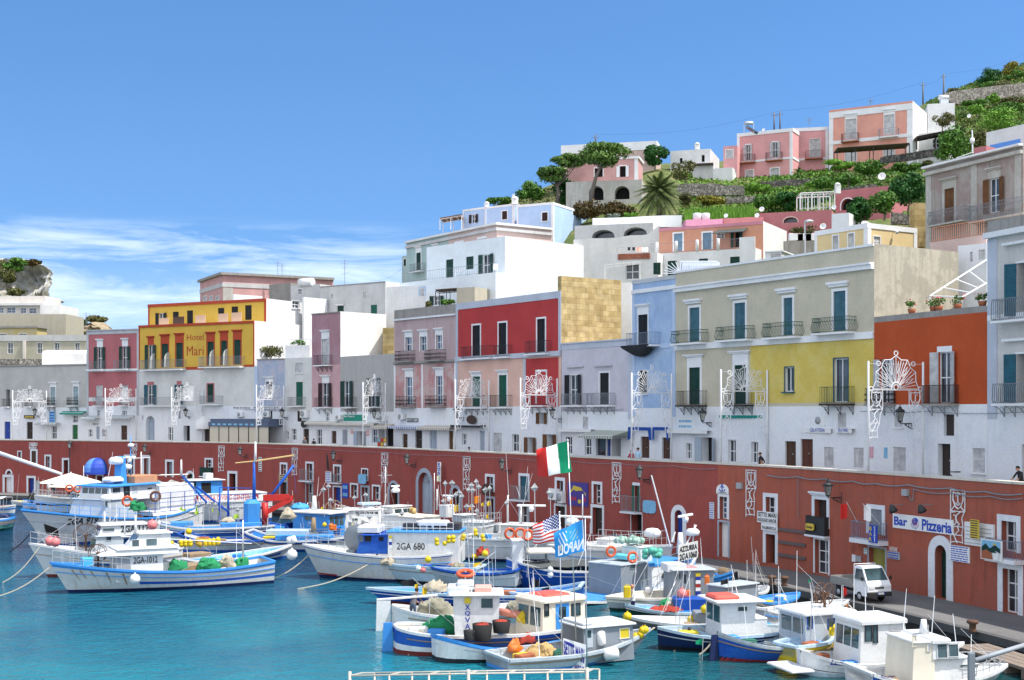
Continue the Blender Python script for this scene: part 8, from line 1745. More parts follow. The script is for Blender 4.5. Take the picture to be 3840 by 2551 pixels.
sign(WALL,'C3',1118,347,1195,383,M_OW,'dark lettering CARTOLINE over the white patch',[('CARTOLINE',(.02,.1,.98,.9),SB)],d=.012)
sign(WALL,'C3',1108,388,1218,455,SGY,'faded poster under the word CARTOLINE',lines=3);sign(WALL,'C3',1677,335,1862,480,SB,'white plaque with seven rows of small print right of the arched door',lines=7)
sign(WALL,'B3',1945,1342,2022,1516,SYL,'yellow hanging sign with dark small print near the right edge',lines=8,lm=SBK,proj=.5);sign(WALL,'C3',890,355,916,410,SB,'tiny white notice beside the olive door',lines=3,lm=SGN);sign(WALL,'C3',780,415,812,480,SB,'white meter box left of the olive door');sign(WALL,'C3',815,425,862,480,SGY,'grey meter box left of the olive door')
r,A,R,U,n,o=sign(WALL,'C3',2062,275,2258,462,SB,'painted landscape panel hung on the right balcony',proj=.62)
for nm,mm,ps in(('painted_sky',SLB,[(.05,.55),(.95,.55),(.95,.95),(.05,.95)]),('painted_hills',GREEN,[(.05,.35),(.95,.4),(.95,.6),(.7,.78),(.45,.58),(.25,.8),(.05,.6)]),('painted_sand',TERRA,[(.05,.05),(.6,.05),(.55,.35),(.3,.5),(.05,.4)]),('painted_river',SB,[(.62,.05),(.85,.05),(.92,.4),(.7,.5),(.84,.36)]),('painted_sun',SYL,[(.68+.08*ma.cos(t),.8+.07*ma.sin(t))for t in(0,1,2,3,4,5)])):
 m=MB();e={'painted_sky':0,'painted_hills':.006,'painted_sand':.012,'painted_river':.018,'painted_sun':.004}[nm];m.poly([A+R*x+U*y+o+n*e for x,y in ps]);m.bu(nm,mm,r)
r,A,R,U,n,o=sign(WALL,'C3',1826,125,2090,338,SB,'large white folded shutter board beside the hanging yellow sign',lines=0,d=.12)
m=MB();[m.obox(A+o+R*.04+U*(.1+.17*i),R*.9,U*.02,n*.03)for i in range(5)];m.bu('slat_line',SGY,r)
r,A,R,U,n,o=sign(WALL,'B2',1884,1018,1996,1108,SB,'white arched sign with a blue anchor above a grilled window',[('LA MARINA',(.14,.06,.86,.2),SBK)],shape='arch')
m=MB();C_=A+R*.5+U*.3+o;w=R.normalized();m.tu([C_,C_+U*.52],.035,4);m.tu([C_-w*.18+U*.4,C_+w*.18+U*.4],.03,4);m.torus(C_+U*.58,.07,.025,n,8,4);m.tu([C_-w*.26+U*.17]+[C_+w*.24*ma.cos(PI+t*PI/6)+U*(.12+.14*ma.sin(PI+t*PI/6))for t in range(7)]+[C_+w*.26+U*.17],.035,4);m.bu('anchor',SBL,r)
sign(WALL,'B2',1821,1186,1860,1338,SB,'narrow white vertical sign on the red wall left of the grilled window',lines=9)
r,A,R,U,n,o=sign(WALL,'B2',520,1003,704,1220,SPU,'purple board with a yellow island map on the red wall',lines=0)
m=MB();t_=[(.08,.52),(.2,.68),(.3,.86),(.5,.82),(.66,.8),(.8,.62),(.92,.42),(.9,.56),(.76,.66),(.6,.66),(.44,.62),(.3,.68),(.16,.55)]
for i in range(6):a,b=t_[i],t_[i+1];c_,d_=t_[12-i],t_[11-i];m.poly([A+R*q[0]+U*q[1]+o for q in(a,b,d_,c_)])
m.bu('island_map',SYL,r);m=MB();m.prism([A+R*(.6+.09*ma.cos(t*PI/6))+U*(.2+.09*ma.sin(t*PI/6))+o for t in range(12)],n*.01);m.bu('round_badge',SYL,r);m=MB()
for x in(.16,.26,.38,.74,.84):m.obox(A+R*x+U*.22+o,R*.06,U*.16,n*.01)
m.bu('lettering',SRD,r)
sign(WALL,'B2',1208,1168,1325,1286,SLB,'pale blue ragged edged plaque on the red wall',lines=0,shape='wavy');sign(WALL,'B1',1716,816,1746,992,SB,'narrow white vertical sign reading souvenir in blue',[('|',(.12,.03,.88,.97),SBL,'souvenir')],proj=.5);sign(WALL,'B1',2106,1012,2195,1118,SBR,'brown arched sign over a dark door in the red wall',shape='arch',lines=0,proj=.3)
sign(WALL,'B1',798,1012,850,1146,SBL,'tall blue poster beside the blue door',lines=2,lm=SLB);sign(WALL,'B1',968,926,1040,1015,SLB,'light blue wave shaped sign under a small window',shape='wavy',lines=0,proj=.3);sign(WALL,'B1',680,902,730,1000,SB,'white notice board hung on the balcony left of the blue door',lines=6,proj=.45)
sign(WALL,'B1',216,930,294,985,Pt('sign_cream',(.55,.47,.28),.6,.3),'cream painted sign between two grey doors behind the blue boom',lines=3,lm=SBR);sign(WALL,'B1',28,770,56,902,SB,'narrow pale vertical sign at the left of the white topmast',lines=7,lm=SBK);sign(WALL,'B0',333,987,368,1108,SGY,'tall grey cabinet beside the blue door at the far left');sign(WALL,'B0',474,1003,516,1083,SBK,'dark cabinet on the red wall left of the parasols')
sign(FAC,'B0',848,447,914,486,SB,'white sign reading TABACCHI under the striped awnings',[('TABACCHI',(.06,.25,.94,.75),SBR)]);sign(FAC,'B0',225,386,318,415,SBR,'dark wooden sign over a door at the far left',lines=1,lm=SYL);sign(FAC,'B0',456,350,505,450,SLB,'light blue banner sign on the pale grey house',lines=4)
sign(FAC,'B1',810,381,1012,440,SGN,'green sign with white lettering Bar Pizzeria on the grey house',[('Bar Pizzeria',(.03,.6,.5,.92),SB)],lines=0);sign(FAC,'B1',1392,415,1496,450,SBK,'black sign reading FOTO LIBRI under the pink house',[('FOTO LIBRI',(.04,.2,.96,.8),SB)]);sign(FAC,'B1',1964,385,2046,466,SBR,'large round brown sign on the crimson house',shape='round',lines=0,proj=.3);sign(FAC,'B1',2270,442,2326,515,SYL,'round yellow sign on the crimson house',shape='round',lines=0);sign(FAC,'B1',436,434,485,502,SBK,'dark oval sign beside the narrow pale grey house',shape='round',lines=0,proj=.3)
sign(FAC,'B2',1966,508,2065,590,SB,'white shop sign reading Calzature above a glass door',[('Calzature',(.06,.55,.94,.88),SRD)]);sign(FAC,'B2',1525,415,1665,512,SB,'white painted panel with pale blue scribbles',lines=2,lm=SLB,d=.01);sign(FAC,'B3',668,692,720,836,Pt('sign_sand',(.60,.52,.42),.6,.3),'tall rounded menu sign on the white front under the yellow house',lines=6,lm=SGN,shape='arch');sign(FAC,'B3',925,675,970,775,Pt('sign_pink',(.66,.36,.42),.6,.2),'pink notice on the white front',lines=0);sign(FAC,'B3',1074,682,1102,778,SLB,'small blue notice on the white front',lines=0);sign(FAC,'B3',195,556,217,582,SYL,'tiny yellow notice above the brown door',lines=2,lm=SBK);sign(FAC,'B3',78,688,104,775,SLB,'small pale blue notice left of the brown door',lines=4)
sign(FAC,'B0',1755,520,1783,580,SB,'framed white menu beside the dark doors of the hotel arcade',lines=5,lm=SRD);sign(FAC,'B0',1962,520,2010,600,SB,'white menu case right of the round awning',lines=5,lm=SBK);sign(FAC,'B0',1508,495,1545,615,SGN,'dark green menu board with pale sheets, left',lines=6,lm=SB);sign(FAC,'B0',1592,495,1626,615,SGN,'dark green menu board with pale sheets, right',lines=6,lm=SB);sign(FAC,'B1',872,515,905,560,SB,'white notice left of the souvenir shop door',lines=4,lm=SRD);sign(FAC,'B1',1016,515,1052,580,SB,'white notice right of the souvenir shop door',lines=5,lm=SRD)
# awnings, condensers and cables on the fronts
def awn(c,x0,y0,x1,y1,mat,lb,prot=1.2,drop=.25,c1=None,scal=1):
 X0,Y0=px(c,x0,y0);X1,Y1=px(c1 or c,x1,y1);u0,u1=FAC.u_of(X0),FAC.u_of(X1);xm=(X0+X1)/2;z1,z0=FAC.z_of(xm,Y0),FAC.z_of(xm,Y1);n=FAC.norm((u0+u1)/2);A,B=FAC.P(u0,0),FAC.P(u1,0);z0=max(z0,z1-1.2)
 zf=z0+drop;m=MB();k=max(4,int((B-A).length/.28));D=B-A;L_=D.length
 for i in range(k):
  a,b=A+D*(i/k),A+D*((i+1)/k);up=lambda z:Ve((0,0,z))
  m.quad(a+n*prot+up(zf),b+n*prot+up(zf),b+n*.03+up(z1),a+n*.03+up(z1));mid=(a+b)/2
  m.add([a+n*prot+up(zf),a+n*prot+up(z0+.06),mid+n*prot+up(z0 if scal else z0+.06),b+n*prot+up(z0+.06),b+n*prot+up(zf)],[(0,1,2,3,4)])
 m.add([A+n*prot+Ve((0,0,zf)),A+n*.03+Ve((0,0,z1)),A+n*.03+Ve((0,0,zf))],[(0,1,2)]);m.add([B+n*prot+Ve((0,0,zf)),B+n*.03+Ve((0,0,zf)),B+n*.03+Ve((0,0,z1))],[(0,1,2)])
 r=Em('awning',A+D/2+Ve((0,0,z0)),lb,'awning');dn=D.normalized();m.bu('cloth',mat,r,uvproj=lambda v:((v-A).dot(dn),v.z));f=MB();f.tu([A+n*prot+Ve((0,0,zf)),B+n*prot+Ve((0,0,zf))],.03,4);f.bu('front_bar',SASH,r);return r,A,B,n,zf,z0,prot
S1=stripes('awning_grey_stripe',(.62,.63,.62),(.24,.30,.33),.3);S2=stripes('awning_blue_stripe',(.70,.71,.72),(.03,.10,.38),.32);S3=stripes('awning_cream_stripe',(.66,.63,.56),(.36,.28,.20),.3);S4=stripes('awning_olive_stripe',(.55,.56,.48),(.22,.25,.20),.34);AB=Pt('awning_blue',(.012,.07,.33),.85,.25);AG=Pt('awning_teal',(.01,.25,.20),.85,.2);AC_=Pt('awning_beige',(.60,.56,.48),.85,.3)
for a in(('B0',585,348,797,382,AG,'green awning strip over a doorway at the far left',.8),('B0',350,452,552,478,S1,'short pale awning at the far left arch',.8),('B0',790,388,922,432,S1,'grey striped awning over the tobacco sign'),('B0',1015,383,1240,422,S1,'grey striped awning right of the tobacco sign'),('B1',490,440,765,474,AC_,'plain beige awning box left of the green bar sign',.7),('B1',765,452,1132,482,AC_,'long beige awning under the green bar sign',.7),('B1',1120,465,1270,515,S3,'beige fringed awning over the souvenir racks',.9),('B1',1282,483,1548,512,S2,'blue and white striped awning under the pink house',.9),('B1',1550,480,1845,522,S3,'cream striped awning under the pink house',.9),('B1',1850,480,2128,500,SBK,'thin black awning under the round brown sign',.8),('B2',760,525,1085,600,S4,'olive striped awning of the clothes shop under the lavender house',1.7),('B2',455,515,770,542,SB,'white awning box under the lavender house',.5),('B2',1470,525,1840,556,SB,'white awning box left of the net covered shop',.5),('B2',1935,382,2335,416,AG,'long green awning strip under the beige house',.35)):awn(*a[:5],a[5],a[6],*(a[7:]or(1.,)))
for c,x0,x1,t,l,ch in(('B3',385,632,'GELATERIA','white scalloped awning lettered GELATERIA',1),('B3',672,825,'BLU MARE','white scalloped awning lettered BLU MARE',1)):
 r,A,B,n,zf,z0,p=awn(c,x0,515,x1,552,SB,l,.5,.3);m=MB();D=B-A;pt_(m,t,A+n*(p+.015)+D*.22+Ve((0,0,z0+.10)),D*.56,Ve((0,0,zf-z0-.06)),n*.01);m.bu('lettering',SBL,r)
for x0,x1,l in((1100,1310,'blue cloth drapes hung on a frame over a brown door, left pair'),(1325,1468,'blue cloth drapes over a brown door, right pair')):
 pl=FAC;u0,u1=FAC.u_of(sxc('B2',x0)),FAC.u_of(sxc('B2',x1));xm=sxc('B2',(x0+x1)/2);zt,zm,zb=(FAC.z_of(xm,1400+y*K1)for y in(495,525,605));m=MB();D=.35
 def q(u,z,w=0.):return FAC.P(u,z,D+w)
 n_=8
 for i in range(n_):a,b=u0+(u1-u0)*i/n_,u0+(u1-u0)*(i+1)/n_;m.quad(q(a,zm,.05*ma.sin(i*2)),q(b,zm,.05*ma.sin(i*2+2)),q(b,zt),q(a,zt))
 for e,s_ in((u0,1),(u1,-1)):w=(u1-u0)*.13*s_;m.add([q(e,zt),q(e+w,zm),q(e+w*.75,zb),q(e-w*.2,zb-.1)],[(0,1,2,3)]);m.add([q(e,zt)+Ve((0,.03,0)),q(e-w*.2,zb-.1),q(e+w*.75,zb),q(e+w,zm)],[(0,1,2,3)])
 Th('cloth_drape',m,AB,l,'drape')
pl=Plane(FAC.P(FAC.u_of(sxc('B0',2052)),0).xy,FAC.P(FAC.u_of(sxc('B1',245)),0).xy);n=pl.norm();z2,z1=pl.z_of(sxc('B0',2200),1400+430*K1),pl.z_of(sxc('B0',2200),1400+488*K1);r=Em('veranda',pl.P(pl.L/2,ZP),'restaurant veranda with pale panels and a grey blue canopy under the faded blue house','veranda')
m=MB();m.obox(pl.P(0,z1)+n*.02,pl.d.to_3d()*pl.L,n*2.3,Ve((0,0,.5)));m.obox(pl.P(0,z1+.503)+n*.02,pl.d.to_3d()*pl.L,n*2.,Ve((0,0,.35)));m.bu('canopy',Pt('canopy_blue',(.10,.13,.20),.8,.3),r);f=MB();gl=MB();k=6
for i in range(k+1):u=pl.L*i/k;f.obox(pl.P(u-.04,ZP)+n*2.1,pl.d.to_3d()*.09,n*.09,Ve((0,0,z1-ZP)))
for i in range(k):u=pl.L*i/k;gl.obox(pl.P(u+.06,ZP)+n*2.12,pl.d.to_3d()*(pl.L/k-.12),n*.03,Ve((0,0,z1-ZP-.02)))
f.bu('post',SBK,r);gl.bu('panel',Pt('panel_sand',(.55,.50,.40),.5,.1),r);m=MB()
for i in range(9):m.obox(pl.P(.6+i*(pl.L-1.5)/9,z1+.14)+n*2.33,pl.d.to_3d()*.5,n*.01,Ve((0,0,.2)))
m.bu('canopy_print',SLB,r)
zs=pl.z_of(sxc('B0',2200),1400+328*K1);r,A,R,U,n,o=sign(FAC,'B0',2050,305,245+2352,330,SB,'long white strip sign over the restaurant veranda',[('AL POMPON DI NICO',(.03,.15,.47,.85),SBR),('RISTORANTE E BAR',(.53,.15,.95,.85),SBK)])
def hood(pl,c,x0,y0,x1,y1,mat,lb,prot):
 X0,Y0=px(c,x0,y0);X1,Y1=px(c,x1,y1);u0,u1=pl.u_of(X0),pl.u_of(X1);um=(u0+u1)/2;xm=(X0+X1)/2;zt,zb=pl.z_of(xm,Y0),pl.z_of(xm,Y1);n=pl.norm(um);d=pl.dirv(um);C=pl.P(um,zb);R=(u1-u0)/2;H=zt-zb;m=MB();vs=[]
 for j in range(6):
  e=PI/2*j/5
  for i in range(11):a=PI*i/10;vs.append(C+d*(-R*ma.cos(a))*ma.cos(e)**.8+n*(prot*ma.sin(a)*ma.cos(e)**.8+.02)+Ve((0,0,.25+(H-.25)*ma.sin(e))))
 for i in range(11):a=PI*i/10;vs.append(C-d*R*ma.cos(a)+n*(prot*ma.sin(a)+.02)+Ve((0,0,.05*ma.sin(i*PI))))
 ms=mat if isinstance(mat,tuple)else(mat,)
 for j in range(5):
  for i in range(10):m.mi=(i//3)%len(ms);m.add([vs[j*11+i],vs[j*11+i+1],vs[j*11+i+12],vs[j*11+i+11]],[(0,1,2,3)],1)
 m.mi=0
 for i in range(10):m.add([vs[66+i],vs[66+i+1],vs[i+1],vs[i]],[(0,1,2,3)])
 Th('hood_awning',m,ms,lb,'awning')
hood(FAC,'B0',1815,388,1956,512,SB,'white half dome awning of the hotel arcade',1.3);hood(WALL,'B0',815,775,992,925,(SBL,Pt('awning_sky',(.10,.25,.68),.8,.1),SBL,AB),'blue half dome awning on the red wall above the yacht',1.8)
def acunit(pl,c,x0,y0,x1,y1,lb):
 X0,Y0=px(c,x0,y0);X1,Y1=px(c,x1,y1);u0,u1=pl.u_of(X0),pl.u_of(X1);xm=(X0+X1)/2;z1,z0=pl.z_of(xm,Y0),pl.z_of(xm,Y1);n=pl.norm(u0);d=pl.dirv(u0);w=min(1.1,u1-u0);A=pl.P(u0,z0);r=Em('air_conditioner',A,lb,'air conditioner');m=MB();m.obox(A+n*.06,d*w,n*.36,Ve((0,0,z1-z0)));m.bu('casing',SB,r);m=MB();m.la(A+d*w*.38+n*.425+Ve((0,0,(z1-z0)/2)),[(0.,0.),((z1-z0)*.4,0.),((z1-z0)*.4,.02),(.02,.02)],14,n,cap=0);m.bu('fan_grille',SGY,r);m=MB();m.obox(A-Ve((0,0,.05))+n*.003,d*w,n*.4,Ve((0,0,.045)));m.bu('bracket',IL,r)
for a in(('B0',2198,355,2250,400,'air conditioner in the left arch over the veranda'),('B1',88,345,138,402,'air conditioner in the right arch over the veranda'),('B1',430,335,496,408,'air conditioner on the narrow pale grey house'),('B1',752,382,802,425,'air conditioner left of the green bar sign'),('B1',1155,388,1222,440,'air conditioner right of the green bar sign'),('B1',1330,370,1382,425,'air conditioner left of the black photo shop sign'),('B3',460,390,576,478,'large air conditioner under the yellow house')):acunit(FAC,*a)
for a in(('B2',372,1060,455,1160,'stacked condenser on the red wall left of the island map'),('B2',458,1088,500,1190,'pale blue box beside the stacked condenser')):acunit(WALL,*a)
def wires(pl,c,pts,lb,r=.022,d=.08):
 P=[pl.P(pl.u_of(px(c,x,y)[0]),pl.z_of(*px(c,x,y)),d)for x,y in pts];m=MB();o=[]
 for a,b in zip(P,P[1:]):o+=[a.lerp(b,t/6)-Ve((0,0,.10*ma.sin(PI*t/6)))for t in range(6)]
 m.tu(o+[P[-1]],r,4);Th('wall_cable',m,IL,lb,'cable')
wires(WALL,'B3',[(0,935),(280,950),(530,970),(790,990),(1000,1012),(1300,1025),(1690,1055),(2000,1085),(2352,1110)],'cable bundle sagging along the top of the orange wall',.04);wires(WALL,'B3',[(1350,1065),(1700,1100),(2060,1130),(2352,1150)],'second cable along the right part of the orange wall',.03);wires(WALL,'B2',[(0,780),(500,800),(1000,830),(1500,850),(1880,878)],'thin cable along the top of the red wall',.02);wires(WALL,'B1',[(0,680),(600,695),(1200,725),(1800,755),(2352,775)],'thin cable along the red wall in the centre',.018);wires(FAC,'B3',[(0,320),(480,325),(1000,345),(1420,350),(2352,358)],'thin cable along the white front under the orange house',.02);wires(FAC,'B2',[(460,330),(700,345),(1030,330)],'thin cable along the white front under the lavender house',.02);wires(WALL,'B3',[(285,960),(285,1330)],'thin drop cable left of the planted balcony',.02);wires(WALL,'B3',[(1300,1110),(1340,1170),(1350,1065)],'looped cable under the grey junction box',.025)
sign(WALL,'B3',1255,1065,1303,1125,SGY,'grey junction box on the orange wall',d=.2);sign(WALL,'B2',2080,1005,2125,1060,SGY,'small grey junction box left of the white light panel',d=.2)
def plank_marks():
 for x0,y0,x1,y1,c,c1,l in((2120,1380,350,1470,'B2','B3','upper'),):pass
for c,x0,x1,y,l in(('C3',105,352,195,'upper grey timber fender strip on the orange wall'),('C3',105,352,312,'middle grey timber fender strip on the orange wall'),('C3',105,352,432,'lower grey timber fender strip on the orange wall')):sign(WALL,c,x0,y-14,x1,y+14,RUST if 0 else Pt('timber_grey',(.13,.10,.10),.9,.5,4),l,d=.08,name='fender_strip')
for x,l in((1195,'left floodlight over the bar sign'),(1462,'right floodlight over the bar sign')):
 u=WALL.u_of(sxc('B3',x+60));z=WALL.z_of(sxc('B3',x+60),1400+1205*K1);n=WALL.norm(u);A=WALL.P(u,z);m=MB();r=Em('floodlight',A,l,'floodlight');m.tu([A,A+n*.9],.025,4);m.bu('arm',IL,r);m=MB();m.la(A+n*.9,[(.07,0.),(.2,.25),(.24,.4),(.02,.38)],10,(-n*.5+Ve((0,0,-1))));m.bu('lamp_head',LAMPB,r)
_c0=cat_
def cat_(c,x,y,Y):return _c0(c,x,y,Y*.94)
# people
SKIN=Pt('skin',(.48,.25,.16),.6,.1);HAIR=Pt('hair_dark',(.02,.013,.01),.7,.2)
def skin_mesh(vs,es,rs,sub=1):
 me=bpy.data.meshes.new('figure');me.from_pydata(vs,es,[]);o=bpy.data.objects.new('figure',me);COL.objects.link(o)
 md=o.modifiers.new('skin','SKIN');md.use_smooth_shade=1
 for v,r in zip(me.skin_vertices[0].data,rs):v.radius=(r,r)
 me.skin_vertices[0].data[0].use_root=1
 if sub:o.modifiers.new('sub','SUBSURF').levels=sub
 out=bpy.data.meshes.new_from_object(o.evaluated_get(bpy.context.evaluated_depsgraph_get()));COL.objects.unlink(o);bpy.data.objects.remove(o);return out
def Pn(lb,foot,face,shirt,trousers,H=1.72,pose='stand',hair=HAIR,bend=0.,group=None):
 k=H/1.72;r=Em('person',foot,lb,'person',group,ma.radians(face));hp=.93;sit=pose=='sit'
 if sit:hp=.50
 b=bend;ch=(.42*ma.sin(b),0,hp+.42*ma.cos(b));nk=(.50*ma.sin(b),0,hp+.51*ma.cos(b));V=[];E=[];Rr=[]
 def add(p,rad,par=None):
  V.append(tuple(x*k for x in p));Rr.append(rad*k)
  if par is not None:E.append((par,len(V)-1))
  return len(V)-1
 pel=add((0,0,hp),.125);ab=add((ch[0]*.45,0,hp+(ch[2]-hp)*.45),.118,pel);c=add(ch,.135,ab);n=add(nk,.06,c);
 hd=Ve(nk)+Ve((.06+.12*ma.sin(b),0,.05));h1=add((hd.x-.02,0,hd.z+.02),.062,n);h2=add((hd.x,0,hd.z+.09),.088,h1);h3=add((hd.x-.01,0,hd.z+.16),.078,h2)
 arms={'stand':((.02,.25,-.28),(.08,.27,-.52)),'hold':((.10,.22,-.26),(.34,.12,-.18)),'hip':((-.08,.34,-.24),(.06,.17,-.40)),'work':((.20,.22,-.24),(.42,.14,-.36)),'sit':((.08,.24,-.26),(.30,.16,-.34))}[pose]
 for s in(-1,1):
  sh=add((ch[0],s*.17,ch[2]+.02),.062,c);e=add((ch[0]+arms[0][0],s*arms[0][1],ch[2]+arms[0][2]),.046,sh);w=Ve((ch[0]+arms[1][0],s*arms[1][1],ch[2]+arms[1][2]));wi=add(w,.03,e);d=(w-Ve((ch[0]+arms[0][0],s*arms[0][1],ch[2]+arms[0][2]))).normalized();pm=add(w+d*.07,.034,wi)
  pp=w+d*.09;q=Ve((0,s,0)).cross(d).normalized()
  for f,L in((-.03,.06),(-.01,.075),(.01,.07),(.03,.055)):f1=add(pp+q*f+d*L*.5,.009,pm);add(pp+q*f*1.1+d*L+Ve((0,-s*.015,0)),.008,f1)
  t1=add(w+d*.05+Ve((.04,-s*.01,0)),.011,pm);add(w+d*.09+Ve((.055,-s*.015,0)),.009,t1)
  hj=add((0,s*.095,hp-.05),.092,pel)
  kn=add((.42,s*.12,hp)if sit else(.03,s*.11,.49),.062,hj);an=add((.44,s*.12,.08)if sit else(-.01,s*.12,.08),.042,kn);add((.60 if sit else .15,s*.13,.035),.036,an)
 me=skin_mesh(V,E,Rr);me.materials.clear()
 for m in(SKIN,shirt,trousers,SBK):me.materials.append(m)
 for p in me.polygons:
  z=p.center.z/k;x=p.center.x/k;y=abs(p.center.y/k)
  up=z>hp-.02 or(y>.19 and z>hp-.1 and not sit)
  if sit:up=z>hp+.02 and x<.3
  p.material_index=1 if up else(2 if z>.075 else 3)
  if z>nk[2]+.035 and y<.12:p.material_index=0
  ex=ch[2]+arms[0][2]
  if y>.1 and(Ve((x,y,z))-Ve((ch[0]+arms[1][0],arms[1][1],ch[2]+arms[1][2]))).length<.24 and z<ex+.16 and y>.07 and x>-.05 and not(pose=='stand' and z<hp-.3):p.material_index=0
 o=bpy.data.objects.new('body',me);COL.objects.link(o);o.parent=r
 g=MB();c_=Ve((hd.x,0,hd.z+.1))*k;g.la(c_+Ve((-.015,0,0.)),[(.098*k,0.),(.104*k,.04),(.088*k,.085),(.05*k,.112),(0.,.12)],10,(-.25,0,1));g.bu('hair',hair,r,lc=1)
 f=MB();
 for s in(-1,1):f.ball(c_+Ve((.083*k,s*.032*k,-.012)),.011*k,6);
 f.bu('eye',SBK,r,lc=1);f=MB();f.tu([c_+Ve((.082*k,0,0.)),c_+Ve((.108*k,0,-.035*k)),c_+Ve((.085*k,0,-.04*k))],.012*k,5);f.bu('nose',SKIN,r,lc=1);f=MB();f.tu([c_+Ve((.083*k,-.025*k,-.068*k)),c_+Ve((.09*k,0,-.07*k)),c_+Ve((.083*k,.025*k,-.068*k))],.007*k,4);f.bu('mouth',SRD,r,lc=1)
 for s in(-1,1):f=MB();f.ball(c_+Ve((-.01,s*.09*k,-.02*k)),.022*k,6);f.bu('ear',SKIN,r,lc=1)
 return r
def cloth(n,c):return Pt('cloth_'+n,c,.9,.2,6)
CN=cloth('navy',(.012,.016,.05));CW=cloth('white',(.72,.72,.72));CD=cloth('dark',(.02,.02,.024));CG=cloth('grey',(.13,.13,.14));CJ=cloth('jeans',(.06,.09,.15))
def prom(c,x,back=1.2):C=WALL.offset(-back);return C.P(C.u_of(sxc(c,x)),ZP)
q=U15.W('C2',1112,900);q.z=U15.hm-.45;Pn('bald man in a white T-shirt holding a yellow can on the green boat',q,190,CW,CN,1.75,'hold',SKIN);CANP=q
q=N6.W('C1',1440,900);q.z=N6.hm-.45;Pn('man in a grey sweater bending over nets on the white double ended boat',q,60,CG,CJ,1.72,'work',HAIR,.5)
Pn('woman in a red top with dark glasses on the promenade',prom('B2',1098),235,cloth('red',(.5,.03,.05)),CD,1.62,'hold');Pn('man in a pale blue shirt on the promenade beside the woman in red',prom('B2',1160,1.),235,cloth('paleblue',(.42,.58,.72)),CG,1.82,'stand');Pn('man in black with a hand on his hip in front of the net covered shop',prom('B2',2285,1.3),200,CD,CD,1.78,'hip');Pn('man in a black top at the right end of the promenade',prom('B3',2330,1.6),200,CD,CD,1.75,'work',HAIR,.3);Pn('bald man in a grey jacket walking on the promenade left of centre',prom('B1',447,1.),250,CG,CN,1.74,'stand',SKIN);Pn('dark haired person in black on the promenade left of centre',prom('B1',532,1.4),120,CD,CD,1.6,'stand');Pn('man in a grey shirt sitting at a cafe table under the crimson house',prom('B1',1962,1.5),190,CG,CD,1.75,'sit')
Pn('person in navy sitting against the red wall at the quay',WALL.P(WALL.u_of(sxc('B2',1015)),ZQ,.7),235,CN,CN,1.7,'sit');q=cat_('E0',715,745,158);q.z=ZQ;Pn('man in white on the quay near the left boats',q,250,CW,CD,1.7,'stand',cloth('cap',(.6,.6,.6)))
for a,l in((prom('B1',1962,1.5),'chair of the man sitting under the crimson house'),(WALL.P(WALL.u_of(sxc('B2',1015)),ZQ,.7),'low seat of the person in navy at the red wall')):
 m=MB();m.box(a+Ve((0,0,.40)),.42,.42,.04)
 for dx in(-.18,.18):
  for dy in(-.18,.18):m.box(a+Ve((dx,dy,.19)),.035,.035,.38)
 Th('chair',m,SASH,l,'chair')
